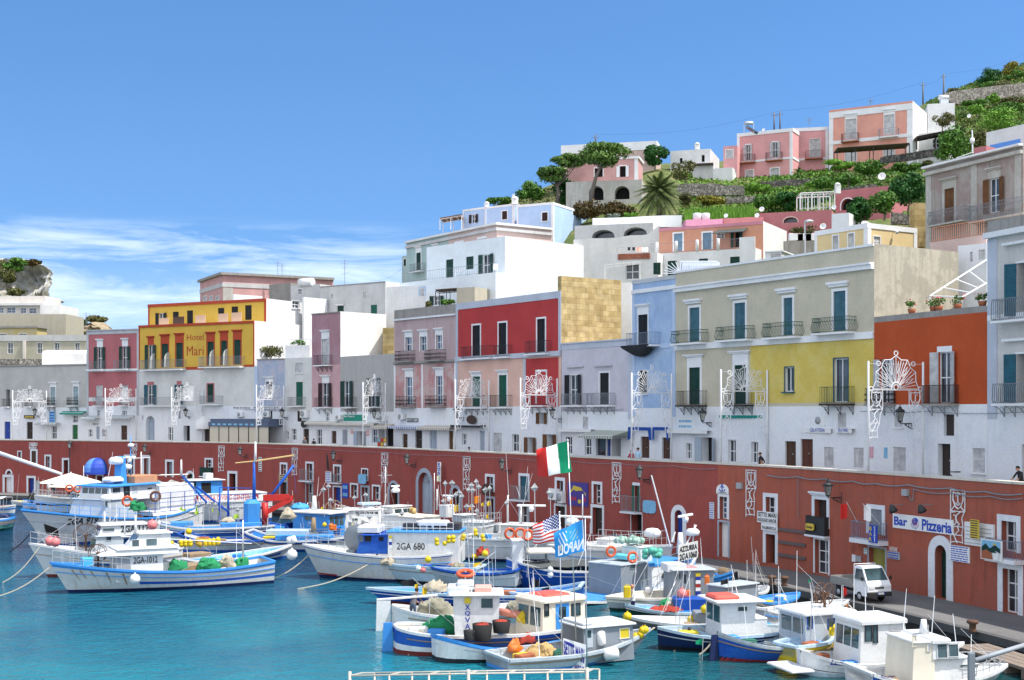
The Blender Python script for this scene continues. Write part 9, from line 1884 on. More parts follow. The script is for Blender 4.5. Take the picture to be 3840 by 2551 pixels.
def truck():
 A,B=cz_('C3',655,800,ZQ),cz_('C3',842,846,ZQ);d=(B-A).normalized();rz=ma.atan2(d.y,d.x);left=Ve((-d.y,d.x,0));O=A+left*.62;r=Em('pickup_truck',O,'small white pick-up truck with an open grey load bed on the quay','truck',None,rz);TW=Pt('truck_white',(.78,.79,.80),.2,.08,2,spec=.6);V=Ve
 m=MB();prof=[(1.42,.34),(2.62,.34),(2.72,.50),(2.70,.92),(2.56,1.10),(2.10,1.74),(1.98,1.80),(1.46,1.80),(1.40,1.74)]
 W=.68;n=len(prof)
 def yy(z):return W-(.10*max(0,(z-1.05)/.75))
 vs=[V((x,-yy(z),z))for x,z in prof]+[V((x,yy(z),z))for x,z in prof];m.add(vs,[tuple(range(n)),tuple(range(2*n-1,n-1,-1))]+[(i,i+n,(i+1)%n+n,(i+1)%n)for i in range(n)]);m.bu('cab',TW,r,lc=1)
 g=MB();a,b=V((2.535,0,1.135)),V((2.13,0,1.70));off=V((.014,0,.010));g.prism([a+V((0,-.60,0))+off,a+V((0,.60,0))+off,b+V((0,.53,0))+off,b+V((0,-.53,0))+off],V((-.01,0,-.008)));g.bu('windscreen',BGLASS,r,lc=1)
 for s in(-1,1):
  g=MB();g.prism([V((1.52,s*(yy(1.14)+.004),1.14)),V((2.42,s*(yy(1.14)+.004),1.14)),V((2.08,s*(yy(1.66)+.004),1.66)),V((1.54,s*(yy(1.66)+.004),1.66))],V((0,s*.012,0)));g.bu('side_window',BGLASS,r,lc=1);g=MB();g.tu([V((1.5,s*.69,.5)),V((1.5,s*.69,1.1)),V((2.5,s*.69,1.1))],.008,3);g.bu('door_seam',SBK,r,lc=1)
  g=MB();g.rbox(V((2.70,s*.47,.80)),.06,.30,.16,.02);g.bu('headlight',Pt('headlight',(.70,.72,.72),.1,.05),r,lc=1);g=MB();g.tu([V((2.36,s*.66,1.18)),V((2.42,s*.80,1.20))],.02,4);g.rbox(V((2.43,s*.84,1.24)),.05,.14,.20,.02);g.bu('wing_mirror',SBK,r,lc=1)
  for x in(0.,1.93):
   c=V((x,s*.60,.27));w=MB();w.la(c-V((0,s*.08,0)),[(.14,0),(.25,0.),(.27,.03),(.27,.13),(.25,.16),(.14,.16)],18,(0,s,0));wo=w.bu('wheel',RUBB,r,lc=1);w=MB();w.la(c+V((0,s*.06,0)),[(0.,0.),(.14,0.),(.15,.03),(.05,.02),(0.,.03)],12,(0,s,0),cap=0);w.bu('rim',ALU,wo,lc=1)
 g=MB();g.rbox(V((2.70,0,.46)),.16,1.40,.24,.04);g.bu('bumper',SBK,r,lc=1);g=MB();g.box(V((2.716,0,.78)),.03,.52,.08);g.bu('grille',SBK,r,lc=1);g=MB();g.box(V((2.79,.05,.50)),.012,.42,.11);pl=g.bu('number_plate',SB,r,lc=1);g=MB()
 for s in(-1,1):g.box(V((2.797,.05+s*.185,.50)),.004,.05,.11)
 g.bu('plate_edge',SBL,pl,lc=1)
 BG=Pt('truck_bed_grey',(.30,.29,.27),.7,.4,4);g=MB();g.box(V((.32,0,.66)),2.06,1.42,.05);g.bu('load_bed',BG,r,lc=1)
 for p,sx,sy in(((.32,-.70,.87),2.06,.04),((.32,.70,.87),2.06,.04),((-.70,0,.87),.04,1.36)):g=MB();g.box(V(p),sx,sy,.36);g.box(V(p)+V((0,0,.08)),sx+.012,sy+.012,.02);g.box(V(p)-V((0,0,.08)),sx+.012,sy+.012,.02);g.bu('side_board',BG,r,lc=1)
 g=MB();g.box(V((.9,0,.48)),3.3,.7,.16);g.bu('chassis',SBK,r,lc=1);g=MB();g.tu([V((1.40,-.66,.7)),V((1.38,-.62,1.86)),V((1.38,.62,1.86)),V((1.40,.66,.7))],.025,5);g.bu('headboard',TW,r,lc=1);g=MB();g.tu([V((2.3,-.3,1.5)),V((2.48,.1,1.22))],.012,3);g.bu('wiper',SBK,r,lc=1)
truck()
# flags on poles
def flag(lb,c,quad,Y,mats,pole,pattern,name='flag',nx=40,ny=26,amp=.12,pr=.03):
 Q=[cat_(c,x,y,Y)for x,y in quad];r=Em(name,cat_(c,*pole[1],Y),lb,'flag');m=MB();vs=[]
 for j in range(ny+1):
  for i in range(nx+1):
   u,v=i/nx,j/ny;p=Q[0].lerp(Q[3],u).lerp(Q[1].lerp(Q[2],u),v);w=ma.sin(u*9-v*2.2)*amp*u+ma.sin(u*4.5+v*3)*amp*.7*u;vs.append(p+Ve((.03*w,w*2.4,.25*w)))
 for j in range(ny):
  for i in range(nx):m.mi=pattern((i+.5)/nx,(j+.5)/ny);m.add([vs[j*(nx+1)+i],vs[(j+1)*(nx+1)+i],vs[(j+1)*(nx+1)+i+1],vs[j*(nx+1)+i+1]],[(0,1,2,3)],1)
 m.bu('cloth',mats,r);m=MB();m.tu([cat_(c,*pole[1],Y),cat_(c,*pole[0],Y)],pr,6,r2=pr*.6);m.ball(cat_(c,*pole[0],Y),pr*1.6,6);m.bu('pole',STEEL,r);return r
def fm(n,c):return Pt('flag_'+n,c,.75,.08,2)
FG,FW,FRd,FB,FS=fm('green',(0.,.26,.12)),fm('white',(.80,.80,.80)),fm('red',(.62,.025,.02)),fm('blue',(.02,.03,.20)),fm('azure',(.03,.30,.70))
C2B=lambda y:y
by=lambda y:(1400+y*K1-1911)/K1
flag('large Italian tricolour waving on a tall pole in the centre','C2',[(512,by(622)),(550,by(905)),(238,by(955)),(222,by(705))],56,(FG,FW,FRd),[(512,by(618)),(590,1200)],lambda u,v:0 if u<.34 else(1 if u<.68 else 2),nx=48)
def usa(u,v):
 if u<.62 and v<.54:
  a,b=u/.62*11,v/.54*9;ia,ib=int(a),int(b);return 1 if(ia+ib)%2==0 and abs(a-ia-.5)+abs(b-ib-.5)<.62 else 3
 return 2 if int(v*13)%2==0 else 1
flag('striped American flag on a pole above the banner','C2',[(440,30),(460,275),(192,322),(188,150)],55.5,(FG,FW,FRd,FB),[(436,26),(462,1500)],usa,nx=66,ny=54,amp=.08)
def nap(u,v):
 if u<.06:return 3
 if u<.1:return 1
 x,y=u-.72,v-.45
 if .6<u<.86 and .12<v<.6 and ma.sin(u*60+v*20)>.55:return 1
 if .25<u<.5 and .2<v<.55 and ma.sin(u*45-v*33)>.5:return 4
 if abs(u-.82)<.05 and .55<v<.74:return 0 if u<.80 else(1 if u<.83 else 2)
 return 5
r=flag('light blue football flag with white mirrored lettering on a pole above the banner','C2',[(672,82),(690,372),(398,450),(384,215)],55,(FG,FW,FRd,FB,fm('sage',(.30,.48,.42)),FS),[(672,78),(690,1540)],nap,nx=60,ny=44,amp=.07)
m=MB();a,b=cat_('C2',655,362,54.6),cat_('C2',425,430,54.6);pt_(m,'NAPOLI',a,b-a,Ve((0,0,.42)),Ve((0,-.02,0)),bold=.03);m.bu('lettering',FW,r)
Q=[cat_('C2',470,1450,55.2),cat_('C2',672,1540,55.2),cat_('C2',680,1245,55.2),cat_('C2',470,1182,55.2)];r=Em('banner',Q[0],'white banner lettered SETTE MARI NOLEGGIO BARCHE tied between two poles','banner');m=MB();m.prism(Q,Ve((0,.02,0)));m.bu('cloth',FW,r);R=Q[1]-Q[0];U=Q[3]-Q[0];m=MB();pt_(m,'SETTE MARI',Q[0]+R*.03+U*.45,R*.93,U*.50,Ve((0,-.02,0)),bold=.04);pt_(m,'NOLEGGIO',Q[0]+R*.05+U*.18,R*.32,U*.17,Ve((0,-.02,0)),bold=.02);pt_(m,'BARCHE',Q[0]+R*.52+U*.05,R*.43,U*.28,Ve((0,-.02,0)),bold=.03);m.bu('lettering',fm('ink',(.02,.03,.28)),r)
def pennant(lb,c,x,y,w,h,Y,mat,base,tip=None,ragged=0):
 T=cat_(c,x,y,Y);B=cat_(c,*base,Y);r=Em('pennant',B,lb,'flag','small flags on marker poles');m=MB();sc=CR[c][2]/F*Y;n=6;vs=[]
 for i in range(n+1):
  u=i/n;t=h*sc*(1-.45*u if tip else 1);z=T+Ve((w*sc*u,.06*ma.sin(u*5),-.03*u-.1*u*abs(w)*sc));vs+=[z,z-Ve((0,0,t))]
 m.add(vs,[(2*i,2*i+1,2*i+3,2*i+2)for i in range(n)],1);m.bu('cloth',mat,r);m=MB();m.tu([B,T+(T-B).normalized()*.1],.018,4);m.bu('pole',STEEL,r)
YF,OF,BF,LF_,GF=fm('yellow',(.70,.46,.01)),fm('orange',(.68,.22,.01)),fm('black',(.012,.012,.014)),fm('lime',(.38,.55,.06)),fm('ivory',(.55,.58,.42))
for i,a in En((('E3',1180,425,-80,100,93,OF,(1215,980)),('E3',1235,530,-40,60,93,YF,(1225,900)),('E3',1335,510,-50,55,92,YF,(1350,800)),('E3',1305,700,-35,75,92,YF,(1310,900)),('E3',860,560,-60,90,94,YF,(880,900)),('E3',690,460,-30,50,95,OF,(700,760)),('E3',775,480,-35,60,95,OF,(780,800)),('E3',1060,590,-45,60,94,OF,(1065,900)),('E3',585,130,-40,75,98,GF,(605,420)),('E3',1200,1405,-120,110,82,YF,(1050,1600)),('E1',720,790,-35,40,104,LF_,(730,1000)),('E1',770,815,-55,40,103,LF_,(775,1000)),('E1',915,785,30,80,103,LF_,(920,1000)),('E1',960,845,-55,60,102,LF_,(965,1000)),('E1',1180,805,-20,50,102,LF_,(1185,1000)),('E1',1240,850,20,90,101,LF_,(1250,1010)),('E1',1550,890,-70,60,98,LF_,(1565,1150)),('C1',1490,680,-30,80,70,YF,(1700,840)),('C1',1570,710,-40,65,70,YF,(1720,840)),('C1',1450,640,-110,65,70,BF,(1700,850)),('C2',205,640,40,60,66,BF,(210,820)),('C2',345,712,-70,25,66,BF,(330,820)),('C2',1985,640,-65,40,68,BF,(1990,800)),('E5',1830,560,-60,90,72,BF,(1860,760)),('E3',350,1130,-110,140,86,BF,(340,1500)),('C2',1755,1190,-65,55,57,FG,(1740,1560)),('C3',395,640,-25,25,66,FG,(440,780)),('C3',690,715,30,95,62,FRd,(688,900)),('C3',740,870,-25,60,60,OF,(700,1010)),('E2',840,590,-40,40,98,YF,(850,740)))):
 nm={YF:'yellow',OF:'orange',BF:'black',LF_:'lime green',GF:'ivory',FG:'green',FRd:'red and green'}[a[6]];pennant('%s pennant on a thin pole, %s'%(nm,('fore centre of the fleet' if a[0][0]=='C' and a[1]>1400 or a[0]=='E6' else{'E1':'over the left boats','E2':'beside the blue cabin boat','E3':'in the central cluster of marker poles','C2':'on the middle boats','C3':'on the right boats','C1':'left of the centre boats','E5':'near the truck'}[a[0]])),*a[:6],a[6],a[7],tip=i%2)
for l,c,x,y,w,h,mat,base in(('red ice cream flag leaning out beside the bar balcony','B3',728,1195,-60,130,FRd,(820,1370)),('white furled flag on a leaning pole over the bar balcony','B3',880,1210,60,130,FW,(1030,1390))):
 pennant(l,c,x,y,w,h,(WALL.Y_of(sxc(c,base[0]))-1.)/.94,mat,base)
m=MB();Y=(WALL.Y_of(sxc('B1',655))-.8)/.94;m.prism([cat_('B1',*q,Y)for q in((643,720),(660,760),(668,830),(672,892),(650,880),(648,800))],(0,.03,0));Th('feather_banner',m,SBK,'black feather banner on the red wall left of a lantern','banner')
# marker poles with radar reflectors, floats, rings
REF=Pt('reflector_grey',(.72,.73,.72),.4,.2,5);FY=Pt('float_yellow',(.70,.50,.01),.4,.25,3);FO=Pt('float_orange',(.68,.16,.02),.4,.25,3);FP=Pt('float_pink',(.72,.20,.20),.4,.3,3);FWH=Pt('float_white',(.74,.73,.71),.45,.25,2);RING=Pt('ring_orange',(.66,.10,.03),.5,.2)
def Mk(c,x,y,yb,Y,w=44,xb=None,lb='marker pole with a pale diamond reflector in the central cluster'):
 T=cat_(c,x,y,Y);B=cat_(c,xb if xb is not None else x+8,yb,Y);s=w*CR[c][2]/F*Y;r=Em('marker_pole',B,lb,'marker pole','fishing marker poles');m=MB();m.tu([B,T+Ve((0,0,s))],.022,4);m.bu('pole',STEEL,r);m=MB();a=rnd.uniform(0,1.5)
 e=[T+Ve((s*ma.cos(a+k*PI/2),s*ma.sin(a+k*PI/2),0))for k in range(4)];t,b=T+Ve((0,0,s)),T-Ve((0,0,s))
 for i in range(4):m.add([e[i],T,t],[(0,1,2)]);m.add([e[i],b,T],[(0,1,2)]);
 m.add([*e],[(0,1,2,3)]);m.add([e[0],t,e[2],b],[(0,1,2,3)]);m.add([e[1],t,e[3],b],[(0,1,2,3)]);m.bu('reflector',REF,r)
for x,y,yb in((665,250,760),(765,245,800),(820,420,830),(868,385,850),(910,440,880),(1010,345,900),(1050,280,950),(1070,350,950),(1122,225,1000),(1155,300,1000),(1130,655,1000),(980,590,900),(1255,345,900),(1318,320,860),(1298,545,850),(640,510,800),(1568,535,900),(1975,315,850),(880,1040,1250),(980,1050,1300),(1110,1060,1300),(305,1080,1500),(205,990,1400),(1055,590,850)):Mk('E3',x,y,yb,92+(x%7),46 if x!=1975 else 54)
for c,x,y,yb,Y,l in(('E2',835,340,620,97,'left of the twin aerials'),('E2',938,495,640,97,'low beside the blue cabin boat'),('E2',908,295,640,98,'behind the blue cabin boat'),('E2',1455,420,640,98,'before the small door in the red wall'),('E2',1290,460,640,98,'left of the small door in the red wall'),('E2',1510,740,900,95,'below the Tania lettering'),('E2',1985,690,900,95,'right of the Tania lettering'),('E1',950,760,1000,104,'first of the row over the left boats'),('E1',1015,745,1000,104,'second of the row over the left boats'),('E1',1110,745,1000,104,'third of the row over the left boats'),('E1',1210,750,1000,104,'fourth of the row over the left boats'),('E1',1530,830,1050,100,'left of the blue winch house'),('B2',208,1050,1500,80,'over the white launch rail'),('B2',350,1095,1400,80,'left of the Italian flag pole')):Mk(c,x,y,yb,Y,40,lb='marker pole with a pale diamond reflector '+l)
def Fl(lb,c,pts,Y,mat,r=.2,sz=1.,name='float',group='fishing floats'):
 for x,y in pts:m=MB();p=cat_(c,x,y,Y);m.ball(p,r,10,sz);m.la(p+Ve((0,0,r*sz*.95)),[(r*.2,0),(r*.16,r*.25)],6);Th(name,m,mat,lb,'float',group)
Fl('yellow double float in the left bunch on the boom','E1',[(700,1310),(710,1345),(765,1300),(770,1340),(835,1300),(838,1340)],84,FY,.16);Fl('yellow float in the right bunch on the boom','E1',[(1060,1310),(1065,1335),(1120,1290),(1125,1325),(1180,1285),(1185,1325),(1245,1270),(1250,1310)],84,FY,.16);Fl('netted brown yellow float hanging from the boom','E1',[(945,1280),(950,1330),(985,1345)],84,Pt('float_netted',(.42,.28,.03),.8,.6,12),.17);Fl('single yellow float above the boom','E1',[(815,1150)],86,FY,.2);Fl('small yellow float left of the boom bunches','E1',[(565,1320)],84,FY,.14)
Fl('yellow float stacked on a pole in front of number 2GA 80','E3',[(540,1080),(542,1130),(658,1130),(718,1045),(718,1095),(782,1040),(782,1090)],82,FY,.15);Fl('yellow float among the central marker poles','E3',[(1105,945),(1110,990),(925,1060),(935,1025),(1215,1025),(1225,1075),(1085,1320),(1120,1320)],84,FY,.15);Fl('large yellow float hanging over the grey skiff','E3',[(412,1365),(1250,1280)],80,FY,.2);Fl('yellow orange float beside the cream cabin','C2',[(100,975),(140,985),(120,1020),(150,1025),(80,1000)],60,FY,.2);Fl('yellow float on the prow of the nearest grey boat','C2',[(1110,1180),(1085,1190),(1135,1170),(1178,1148),(1200,1110),(1222,1105)],57.5,FY,.17);Fl('orange yellow float hanging before the green boat','C2',[(1060,985)],64,FY,.22);Fl('yellow float lying on the long grey boat','C2',[(1645,1012)],66,FY,.2);Fl('yellow float in front of the white wheelhouse','C2',[(1768,915),(1818,910)],65,FY,.2)
Fl('pink float at the bow of the second white boat','C0',[(458,292),(508,300)],84,FP,.30);Fl('pale pink float on the roof of number 2GA 1012','C0',[(1398,142)],86,FP,.32);Fl('orange pink float on the blue cuddy','C2',[(1562,775)],69,FP,.28);Fl('large white round fender on the hull of number 2GA 1012','C0',[(1240,640)],77.2,FWH,.30);Fl('large white round fender at the stern of number 2GA 1012','C0',[(2272,575)],81.7,FWH,.30);Fl('white round fender with a red cap between the left and centre boats','C1',[(330,415)],84,FWH,.34);Fl('white float on the grey post','C2',[(352,552),(352,600)],72,FWH,.16);Fl('red float beside the blue cabin','E2',[(948,870),(950,905)],88,FO,.16);Fl('yellow float hanging on the blue cabin boat','E2',[(850,855),(1262,880)],88,FY,.15);Fl('white and orange float over the pale blue skiff','E3',[(270,1495)],80,FWH,.17);Fl('salmon float over the pale blue skiff','E3',[(340,1520)],80,FP,.17)
for i in range(34):x=rnd.uniform(1400,1800);Fl('pale green glass float heaped on the white boat roof','E4',[(x,985-rnd.uniform(0,80)*(1-abs(x-1620)/260))],79+rnd.uniform(-1,1),Pt('float_glass_green',(.30,.46,.38),.3,.4,6),.17,group='green glass floats')
for i in range(14):Fl('turquoise netted float in the mesh bag on Azzurra','E4',[(rnd.uniform(1830,2060),rnd.uniform(1110,1210))],77+rnd.uniform(-.5,.5),Pt('float_turquoise',(.10,.45,.34),.5,.4,6),.2,group='turquoise floats')
def ring(lb,c,x,y,R,Y,mat=RING,ax=(.4,-1,0)):m=MB();p=cat_(c,x,y,Y);r=Em('life_ring',p-Ve((0,0,R)),lb,'life ring');m.torus(p,R*.8,R*.22,ax,16,6);m.bu('ring',mat,r);m=MB();A=Ve(ax).normalized();u=A.orthogonal().normalized();v=A.cross(u);[m.tu([p+(u*ma.cos(PI/4+k*PI/2)+v*ma.sin(PI/4+k*PI/2))*R*.56,p+(u*ma.cos(PI/4+k*PI/2)+v*ma.sin(PI/4+k*PI/2))*R*1.05-A*.05],R*.1,4)for k in range(4)];m.bu('band',SASH,r)
for a in(('orange life ring on the rail left of AZZURRA','E4',1338,1130,.33,77,RING),('orange life ring on the deckhouse roof of AZZURRA','E4',1655,1215,.33,74.5,RING),('orange life ring on the white boat, left of the pair','E3',1765,985,.38,86,RING),('orange life ring on the white boat, right of the pair','E3',1880,1005,.38,85,RING),('pinkish life ring on the white launch rail','E3',1612,985,.38,88,RING),('brown banded life ring on the side rail of the largest fishing boat','E1',325,632,.42,103,Pt('ring_brown',(.14,.06,.04),.6,.3)),('orange life ring on the yacht, left','E0',1018,515,.35,120,RING),('orange life ring on the yacht, right','E0',1140,525,.35,120,RING),('orange life ring beside the deckhouse of the largest fishing boat','E0',1870,705,.42,104,RING)):ring(*a)
m=MB();ring('orange life ring lying on a box in the centre','C1',1925,590,.5,72,RING,(0,-.3,1))
def heap(lb,c,x0,y0,x1,y1,Y,mat,name='fishing_net',cat='net',ry=.8,seed=0):
 a,b=cat_(c,x0,y1,Y),cat_(c,x1,y0,Y);cx_,w,H=(a+b)/2,(b.x-a.x)/2,b.z-a.z;m=MB();n,k=26,11;vs=[]
 for j in range(k+1):
  e=PI/2*j/k
  for i in range(n):t=2*PI*i/n;ce=ma.cos(e)**.7;q=Ve((w*ma.cos(t)*ce,w*ry*ma.sin(t)*ce,H*ma.sin(e)*(.78+.4*nz3((w*ma.cos(t)*2.2+x0,ma.sin(t)*2.2,e*2)))));f=1+.3*nz3((q.x*1.9+x0,q.y*1.9,q.z*2.5));g=.13*nz3((q.x*5,q.y*5+x0,q.z*5));vs.append(Ve((cx_.x,a.y,a.z))+q*f+Ve((g,g,g)))
 m.add(vs,[(j*n+i,j*n+(i+1)%n,(j+1)*n+(i+1)%n,(j+1)*n+i)for j in range(k)for i in range(n)],1);m.add(vs[:n],[tuple(range(n-1,-1,-1))]);Th(name,m,mat,lb,cat)
def netm(n,c):
 m=Pl('net_'+n,c,.8,tuple(x*.35 for x in c),tuple(x*.6 for x in c));return m
NG,NB,NGR,NO,NR=netm('grey',(.30,.29,.22)),netm('beige',(.50,.44,.33)),netm('green',(.03,.28,.11)),netm('ochre',(.62,.42,.18)),netm('red',(.42,.06,.04))
for a in(('grey green net heap on the white double ended boat','C1',1460,810,1825,950,66.5,NG),('beige net heap on the bright blue boat','C1',1535,655,1770,745,74,NB),('bright green net over the blue and white boat','C1',1520,975,1890,1118,60.5,NGR),('ochre net mound on the nearest grey boat','C2',110,1220,400,1330,56,NO),('green and grey net on the green bottomed boat','C2',1340,815,1480,915,69.5,NGR),('brown net beside the blue cuddy','C2',1400,850,1500,915,69,NB),('red net floats on the green bottomed boat','C2',1270,890,1560,925,68.5,NR),('green tarpaulin on the deck of number 2GA 1012, left','C0',1545,440,1720,545,80,NGR),('green tarpaulin on the deck of number 2GA 1012, middle','C0',1800,435,2020,545,81,NGR),('green tarpaulin on the deck of number 2GA 1012, right','C0',2140,435,2290,540,82,NGR),('pale yellow net on the deck of number 2GA 1012','C0',2010,420,2160,530,81.5,NB),('red net piled near the cream cabin','C2',20,1130,210,1220,58,NR),('orange and yellow floats bunched at the stern of the nearest grey boat','C2',-40,1180,90,1300,56.5,FO),('grey net on the blue skiff behind the awning','E3',760,1410,960,1510,82,NG),('pale net in the bow of the pale blue boat','C1',1145,425,1290,505,83,NB),('pale net pile on the dark blue boat','C3',0,1170,200,1225,60,NB),('yellow oilskins hung by the cabin of the cruiser Lucia','C3',560,1040,680,1250,57.5,FY),('blue tarpaulin bundle at the yellow dinghy','C3',120,1215,205,1330,57,Pt('tarp_blue',(.05,.30,.62),.6,.3)),('pale cream nets on the boats by the red crane','E1',1290,940,1500,1010,97,NB),('pale net heap behind the red crane','E2',190,620,420,760,98,NB),('blue tarpaulin behind the red crane','E2',350,520,620,620,100,Pt('tarp_blue',(.05,.30,.62),.6,.3)),('green sack on the deck of the largest fishing boat','E0',1900,690,2140,830,103,NGR),('orange and white gear heap on the white boats in the centre','E3',120,590,240,690,94,NO),('olive net piled at the left of the cream cabin','E6',-20,400,240,560,62,NG),('red and blue gear heap under the green awning','E3',1120,1180,1310,1300,84,NR)):heap(*a)
def tub(lb,c,x0,y0,x1,y1,Y,fill):a,b=cat_(c,x0,y1,Y),cat_(c,x1,y0,Y);r=(b.x-a.x)/2;p=Ve(((a.x+b.x)/2,a.y,a.z));h=b.z-a.z;R=Em('fish_tub',p,lb,'tub');m=MB();m.la(p,[(r*.85,0),(r,h),(r*.92,h),(r*.9,h*.7)],14,cap=0);m.bu('tub',RUBB,R);m=MB();m.la(p,[(r*.9,h*.75),(r*.6,h*1.02),(.02,h*1.12)],12,cap=0);m.bu('contents',fill,R)
tub('black tub of red net beside the white cabin, left','C1',1985,1050,2172,1200,57.3,NR);tub('black tub of red net beside the white cabin, right','C1',2168,1020,2340,1130,57.6,NR);tub('empty dark tub at the stern of the red lined boat','C1',1905,1110,2010,1200,56.5,SBK)
def can(lb,c,x,y,w,h,Y,mat):m=MB();s=CR[c][2]/F*Y;p=cat_(c,x,y,Y);m.rbox(p,w*s,w*s*.6,h*s,w*s*.15);m.tu([p+Ve((-w*s*.25,0,h*s*.5)),p+Ve((-w*s*.15,0,h*s*.62)),p+Ve((w*s*.2,0,h*s*.62)),p+Ve((w*s*.3,0,h*s*.5))],w*s*.07,4);Th('jerrycan',m,mat,lb,'can')
can('big yellow can held by the man in the white T-shirt','C2',1058,755,62,100,(CANP.y-.2)/.94,FY);can('orange can hanging on the grey cabin mast','C2',1792,650,42,80,70,FO);can('orange can on the blue cuddy','C2',1622,770,36,52,69,FO);can('orange can hanging on the blue cabin boat','E2',1000,895,50,70,88,FO);can('yellow brown can at the left boats','E1',500,1160,50,70,88,FO)
def fender(lb,c,x0,y0,x1,y1,r,Y,mat=FWH):a,b=cat_(c,x0,y0,Y),cat_(c,x1,y1,Y);d=(b-a);L=d.length;m=MB();m.la(a,[(.02,0),(r*.6,L*.04),(r,L*.14),(r,L*.86),(r*.6,L*.96),(.02,L)],12,d);Th('boat_fender',m,mat,lb,'fender','fenders')
for a in(('long white fender hanging on the grey cabin of the nearest boat','C2',808,1110,822,1255,.2,56.2),('pink white sausage fender on the hull of the nearest grey boat','C2',835,1338,985,1312,.26,55.8),('white fender at the stern of the grey white boat, left','E2',338,1030,340,1140,.2,86),('white fender at the stern of the grey white boat, right','E2',370,1020,415,1130,.2,86),('white fender at the rail of the nearest cruiser','C3',2068,1475,2072,1568,.18,55),('white fender between the two cruisers','C3',1250,1548,1420,1555,.18,55),('pale fender on the pale hull of AZZURRA','E5',522,790,525,880,.22,73)):fender(*a)
m=MB();a,b=cat_('C1',2160,925,61),cat_('C2',100,975,60);m.tu([a,b],.17,10);Th('orange_pipe',m,Pt('pipe_salmon',(.66,.24,.17),.5,.2),'long salmon pipe lying across the boats in the centre','pipe')
def rope(lb,a,b,sag=.3,r=.035,mat=None):m=MB();a,b=Ve(a),Ve(b);m.tu([a.lerp(b,t/12)-Ve((0,0,sag*ma.sin(PI*t/12)))for t in range(13)],r,4);Th('mooring_rope',m,mat or Pt('rope_tan',(.50,.44,.34),.9,.4,8),lb,'rope')
rope('mooring rope from the bow of number 2GA 1012',A1.w(A1.L+A1.rake*.8,0,A1.hb-.1),cz_('C0',-80,815,0.));rope('mooring rope from the bow of the second white boat',cat_('C0',362,345,84),cz_('C0',22,672,0.));rope('dark anchor chain from the largest fishing boat',cat_('C0',300,195,100),cz_('C0',85,392,0.),.15,.04,SBK);rope('mooring rope from the boat with the blue and white deckhouse',cat_('C1',562,338,86),cz_('C1',118,652,0.));rope('mooring rope from the pale blue boat',cat_('C1',1092,468,83.5),cz_('C1',380,730,0.));rope('rope from the stern of the blue and white boat, left',cat_('C1',1510,1105,58.6),cz_('C1',1400,1340,0.),0.);rope('rope from the stern of the blue and white boat, right',cat_('C1',1520,1110,58.6),cz_('C1',1640,1305,0.),0.);rope('looped rope at the bow of the black hulled boat',cat_('C2',1610,1120,61),cz_('C2',1490,1300,0.),.2);rope('rope from the dark blue boat to the water',cat_('C2',1845,1210,58.5),cz_('C2',1720,1335,0.),.05);rope('slack rope between the nearest grey boat and the black hull',cat_('C2',1020,1045,58),cat_('C2',1310,1085,62),.35);rope('rope from the right boats to the quay',cat_('C3',745,880,60),cat_('C3',1000,1035,57),.2)
# foreground and quay furniture
m=MB();r=Em('pontoon_rail',cat_('C1',860,1560,49),'pale pipe railing of a gangway along the bottom edge','railing')
a,b=cat_('C1',862,1528,49),cat_('C2',690,1492,49);bk=Ve((.6,2.6,-.42))
for k,off in En((Ve((0,0,0)),Ve((0,0,-.42)),Ve((0,0,-.84)))):m.tu([a+off,b+off],.035,6);m.tu([a+off+bk,b+off+bk],.035,6)
m.bu('handrail',Pt('pipe_cream',(.52,.47,.40),.5,.4),r);m=MB()
for i in range(7):q=a.lerp(b,i/6);m.tu([q+Ve((0,0,.15 if i%3==0 else 0)),q-Ve((0,0,2.5))],.04 if i%3 else .06,6);m.tu([q,q+bk*.5+Ve((0,0,.05)),q+bk],.03,5);m.tu([q+bk,q+bk-Ve((0,0,2.5))],.04,6)
m.bu('upright',Pt('pipe_cream',(.52,.47,.40),.5,.4),r)
m=MB();q=cat_('C3',1868,1620,48);t=cat_('C3',1868,1320,48);r=Em('steel_davit',q,'dark grey steel post with a sloping arm at the lower right','davit');m.obox(q-Ve((.1,.1,.5)),(.2,0,0),(0,.2,0),(0,0,t.z-q.z+.5));m.bu('post',BGR,r);m=MB();m.tu([cat_('C3',1895,1388,48),cat_('C3',2460,1215,50)],.085,8);m.bu('arm',Pt('davit_grey',(.30,.33,.36),.5,.2),r)
m=MB();A,B=cz_('C3',1700,1245,.45),cz_('C3',2500,1500,.45);d=(B-A).normalized();s=Ve((-d.y,d.x,0))
for i in range(4):m.obox(A+s*(i*.42),B-A,s*.38,(0,0,-.12))
for i in range(6):m.obox(A.lerp(B,i/5)-Ve((0,0,.14)),d*.2,s*1.7,(0,0,-.6))
Th('plank_raft',m,Pt('planks_weathered',(.24,.19,.15),.9,.6,3),'weathered plank raft floating along the quay at the right edge','raft')
def bollard(lb,c,x,y):p=cz_(c,x,y,ZQ+.1);m=MB();m.la(p,[(.2,0),(.15,.08),(.14,.32),(.26,.40),(.24,.50),(.05,.54)],12);Th('bollard',m,RUST,lb,'bollard','mooring bollards on the quay')
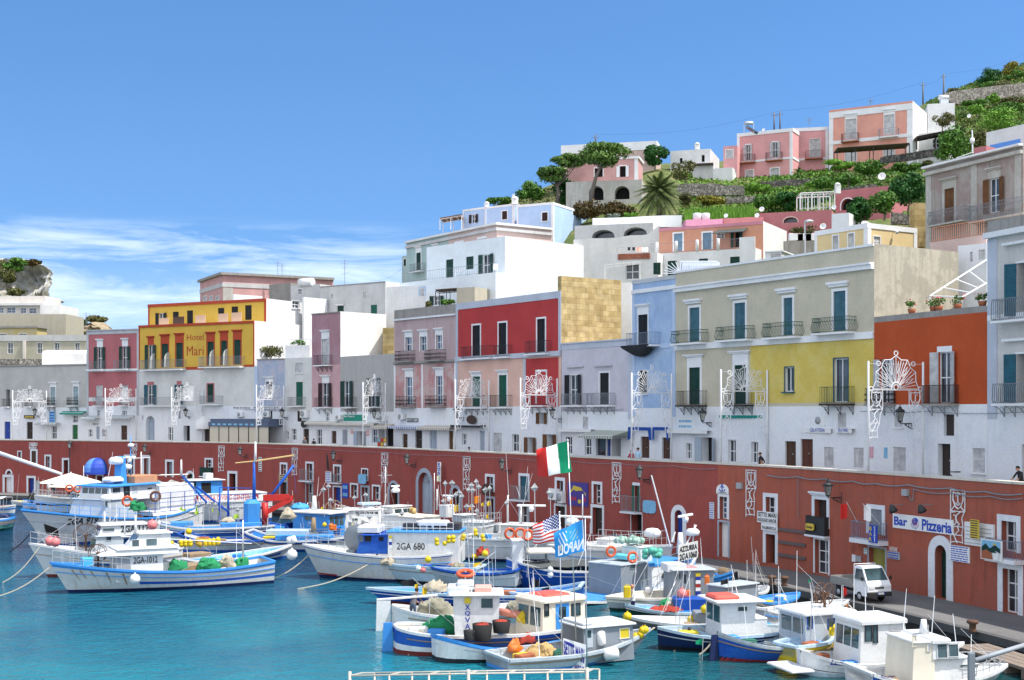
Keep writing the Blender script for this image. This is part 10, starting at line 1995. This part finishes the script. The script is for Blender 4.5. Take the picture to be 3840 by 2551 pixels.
bollard('rusty bollard on the quay left of the truck','C3',150,700);bollard('rusty bollard on the quay edge at the right','C3',1880,1125);bollard('rusty bollard behind the white dinghy','E5',2330,760)
for l,c,x,y,R,Y in(('large cream parasol on the left quay','E0',1040,290,3.,132),('smaller cream parasol under the large one','E0',1050,385,2.1,128)):
 t=cat_(c,x,y,Y);r=Em('parasol',Ve((t.x,t.y,ZQ)),l,'parasol');m=MB();m.la(t-Ve((0,0,R*.30)),[(R,0),(R*.96,.05),(.05,R*.30)],8,cap=0);m.la(t-Ve((0,0,R*.30+.02)),[(R*.98,0),(.05,R*.28)],8,cap=0);m.bu('canopy',AC_ if 0 else Pt('parasol_cream',(.74,.70,.58),.8,.1),r);m=MB();m.tu([Ve((t.x,t.y,ZQ)),t+Ve((0,0,.1))],.05,6);m.bu('pole',SASH,r)
m=MB();m.tu([cat_('B0',-140,688,125),cat_('B0',565,928,118)],.19,8,r2=.13);Th('white_spar',m,SASH,'long white sloping spar of a boat beyond the left edge','spar')
r=Em('postcard_rack',prom('B1',1160,3.6),'wooden rack of postcards in front of the souvenir shop','rack');m=MB();q=prom('B1',1160,3.6);m.box(q+Ve((0,0,.9)),.9,.4,1.8);m.bu('stand',WOODD,r)
for i in range(12):m=MB();m.box(q+Ve((-.3+.3*(i%3),-.22,.35+.4*(i//3))),.22,.02,.3);m.bu('card',(SB,SLB,SRD,SYL)[i%4],r)
for x,l in((1700,'dark cafe chair left of the crimson house arch'),(1800,'white cafe table beside the festive arch pole'),(1880,'white cafe table of the man in grey')):
 q=prom('B1',x,2.);m=MB();m.la(q,[(.25,0),(.04,.05),(.04,.7),(.4,.72),(.4,.75)],10);Th('cafe_table',m,SASH,l.replace('dark cafe chair','small cafe table'),'table')
q=prom('B3',1715,1.6);m=MB();m.la(q,[(.22,0),(.3,.75),(.32,.8),(.1,.82)],10);m.tu([q+Ve((0,0,.8)),q+Ve((-.35,0,1.2)),q+Ve((.3,0,1.2))],.05,4);Th('waste_bin',m,SBK,'black bin with a lid on the promenade near the right end','bin')
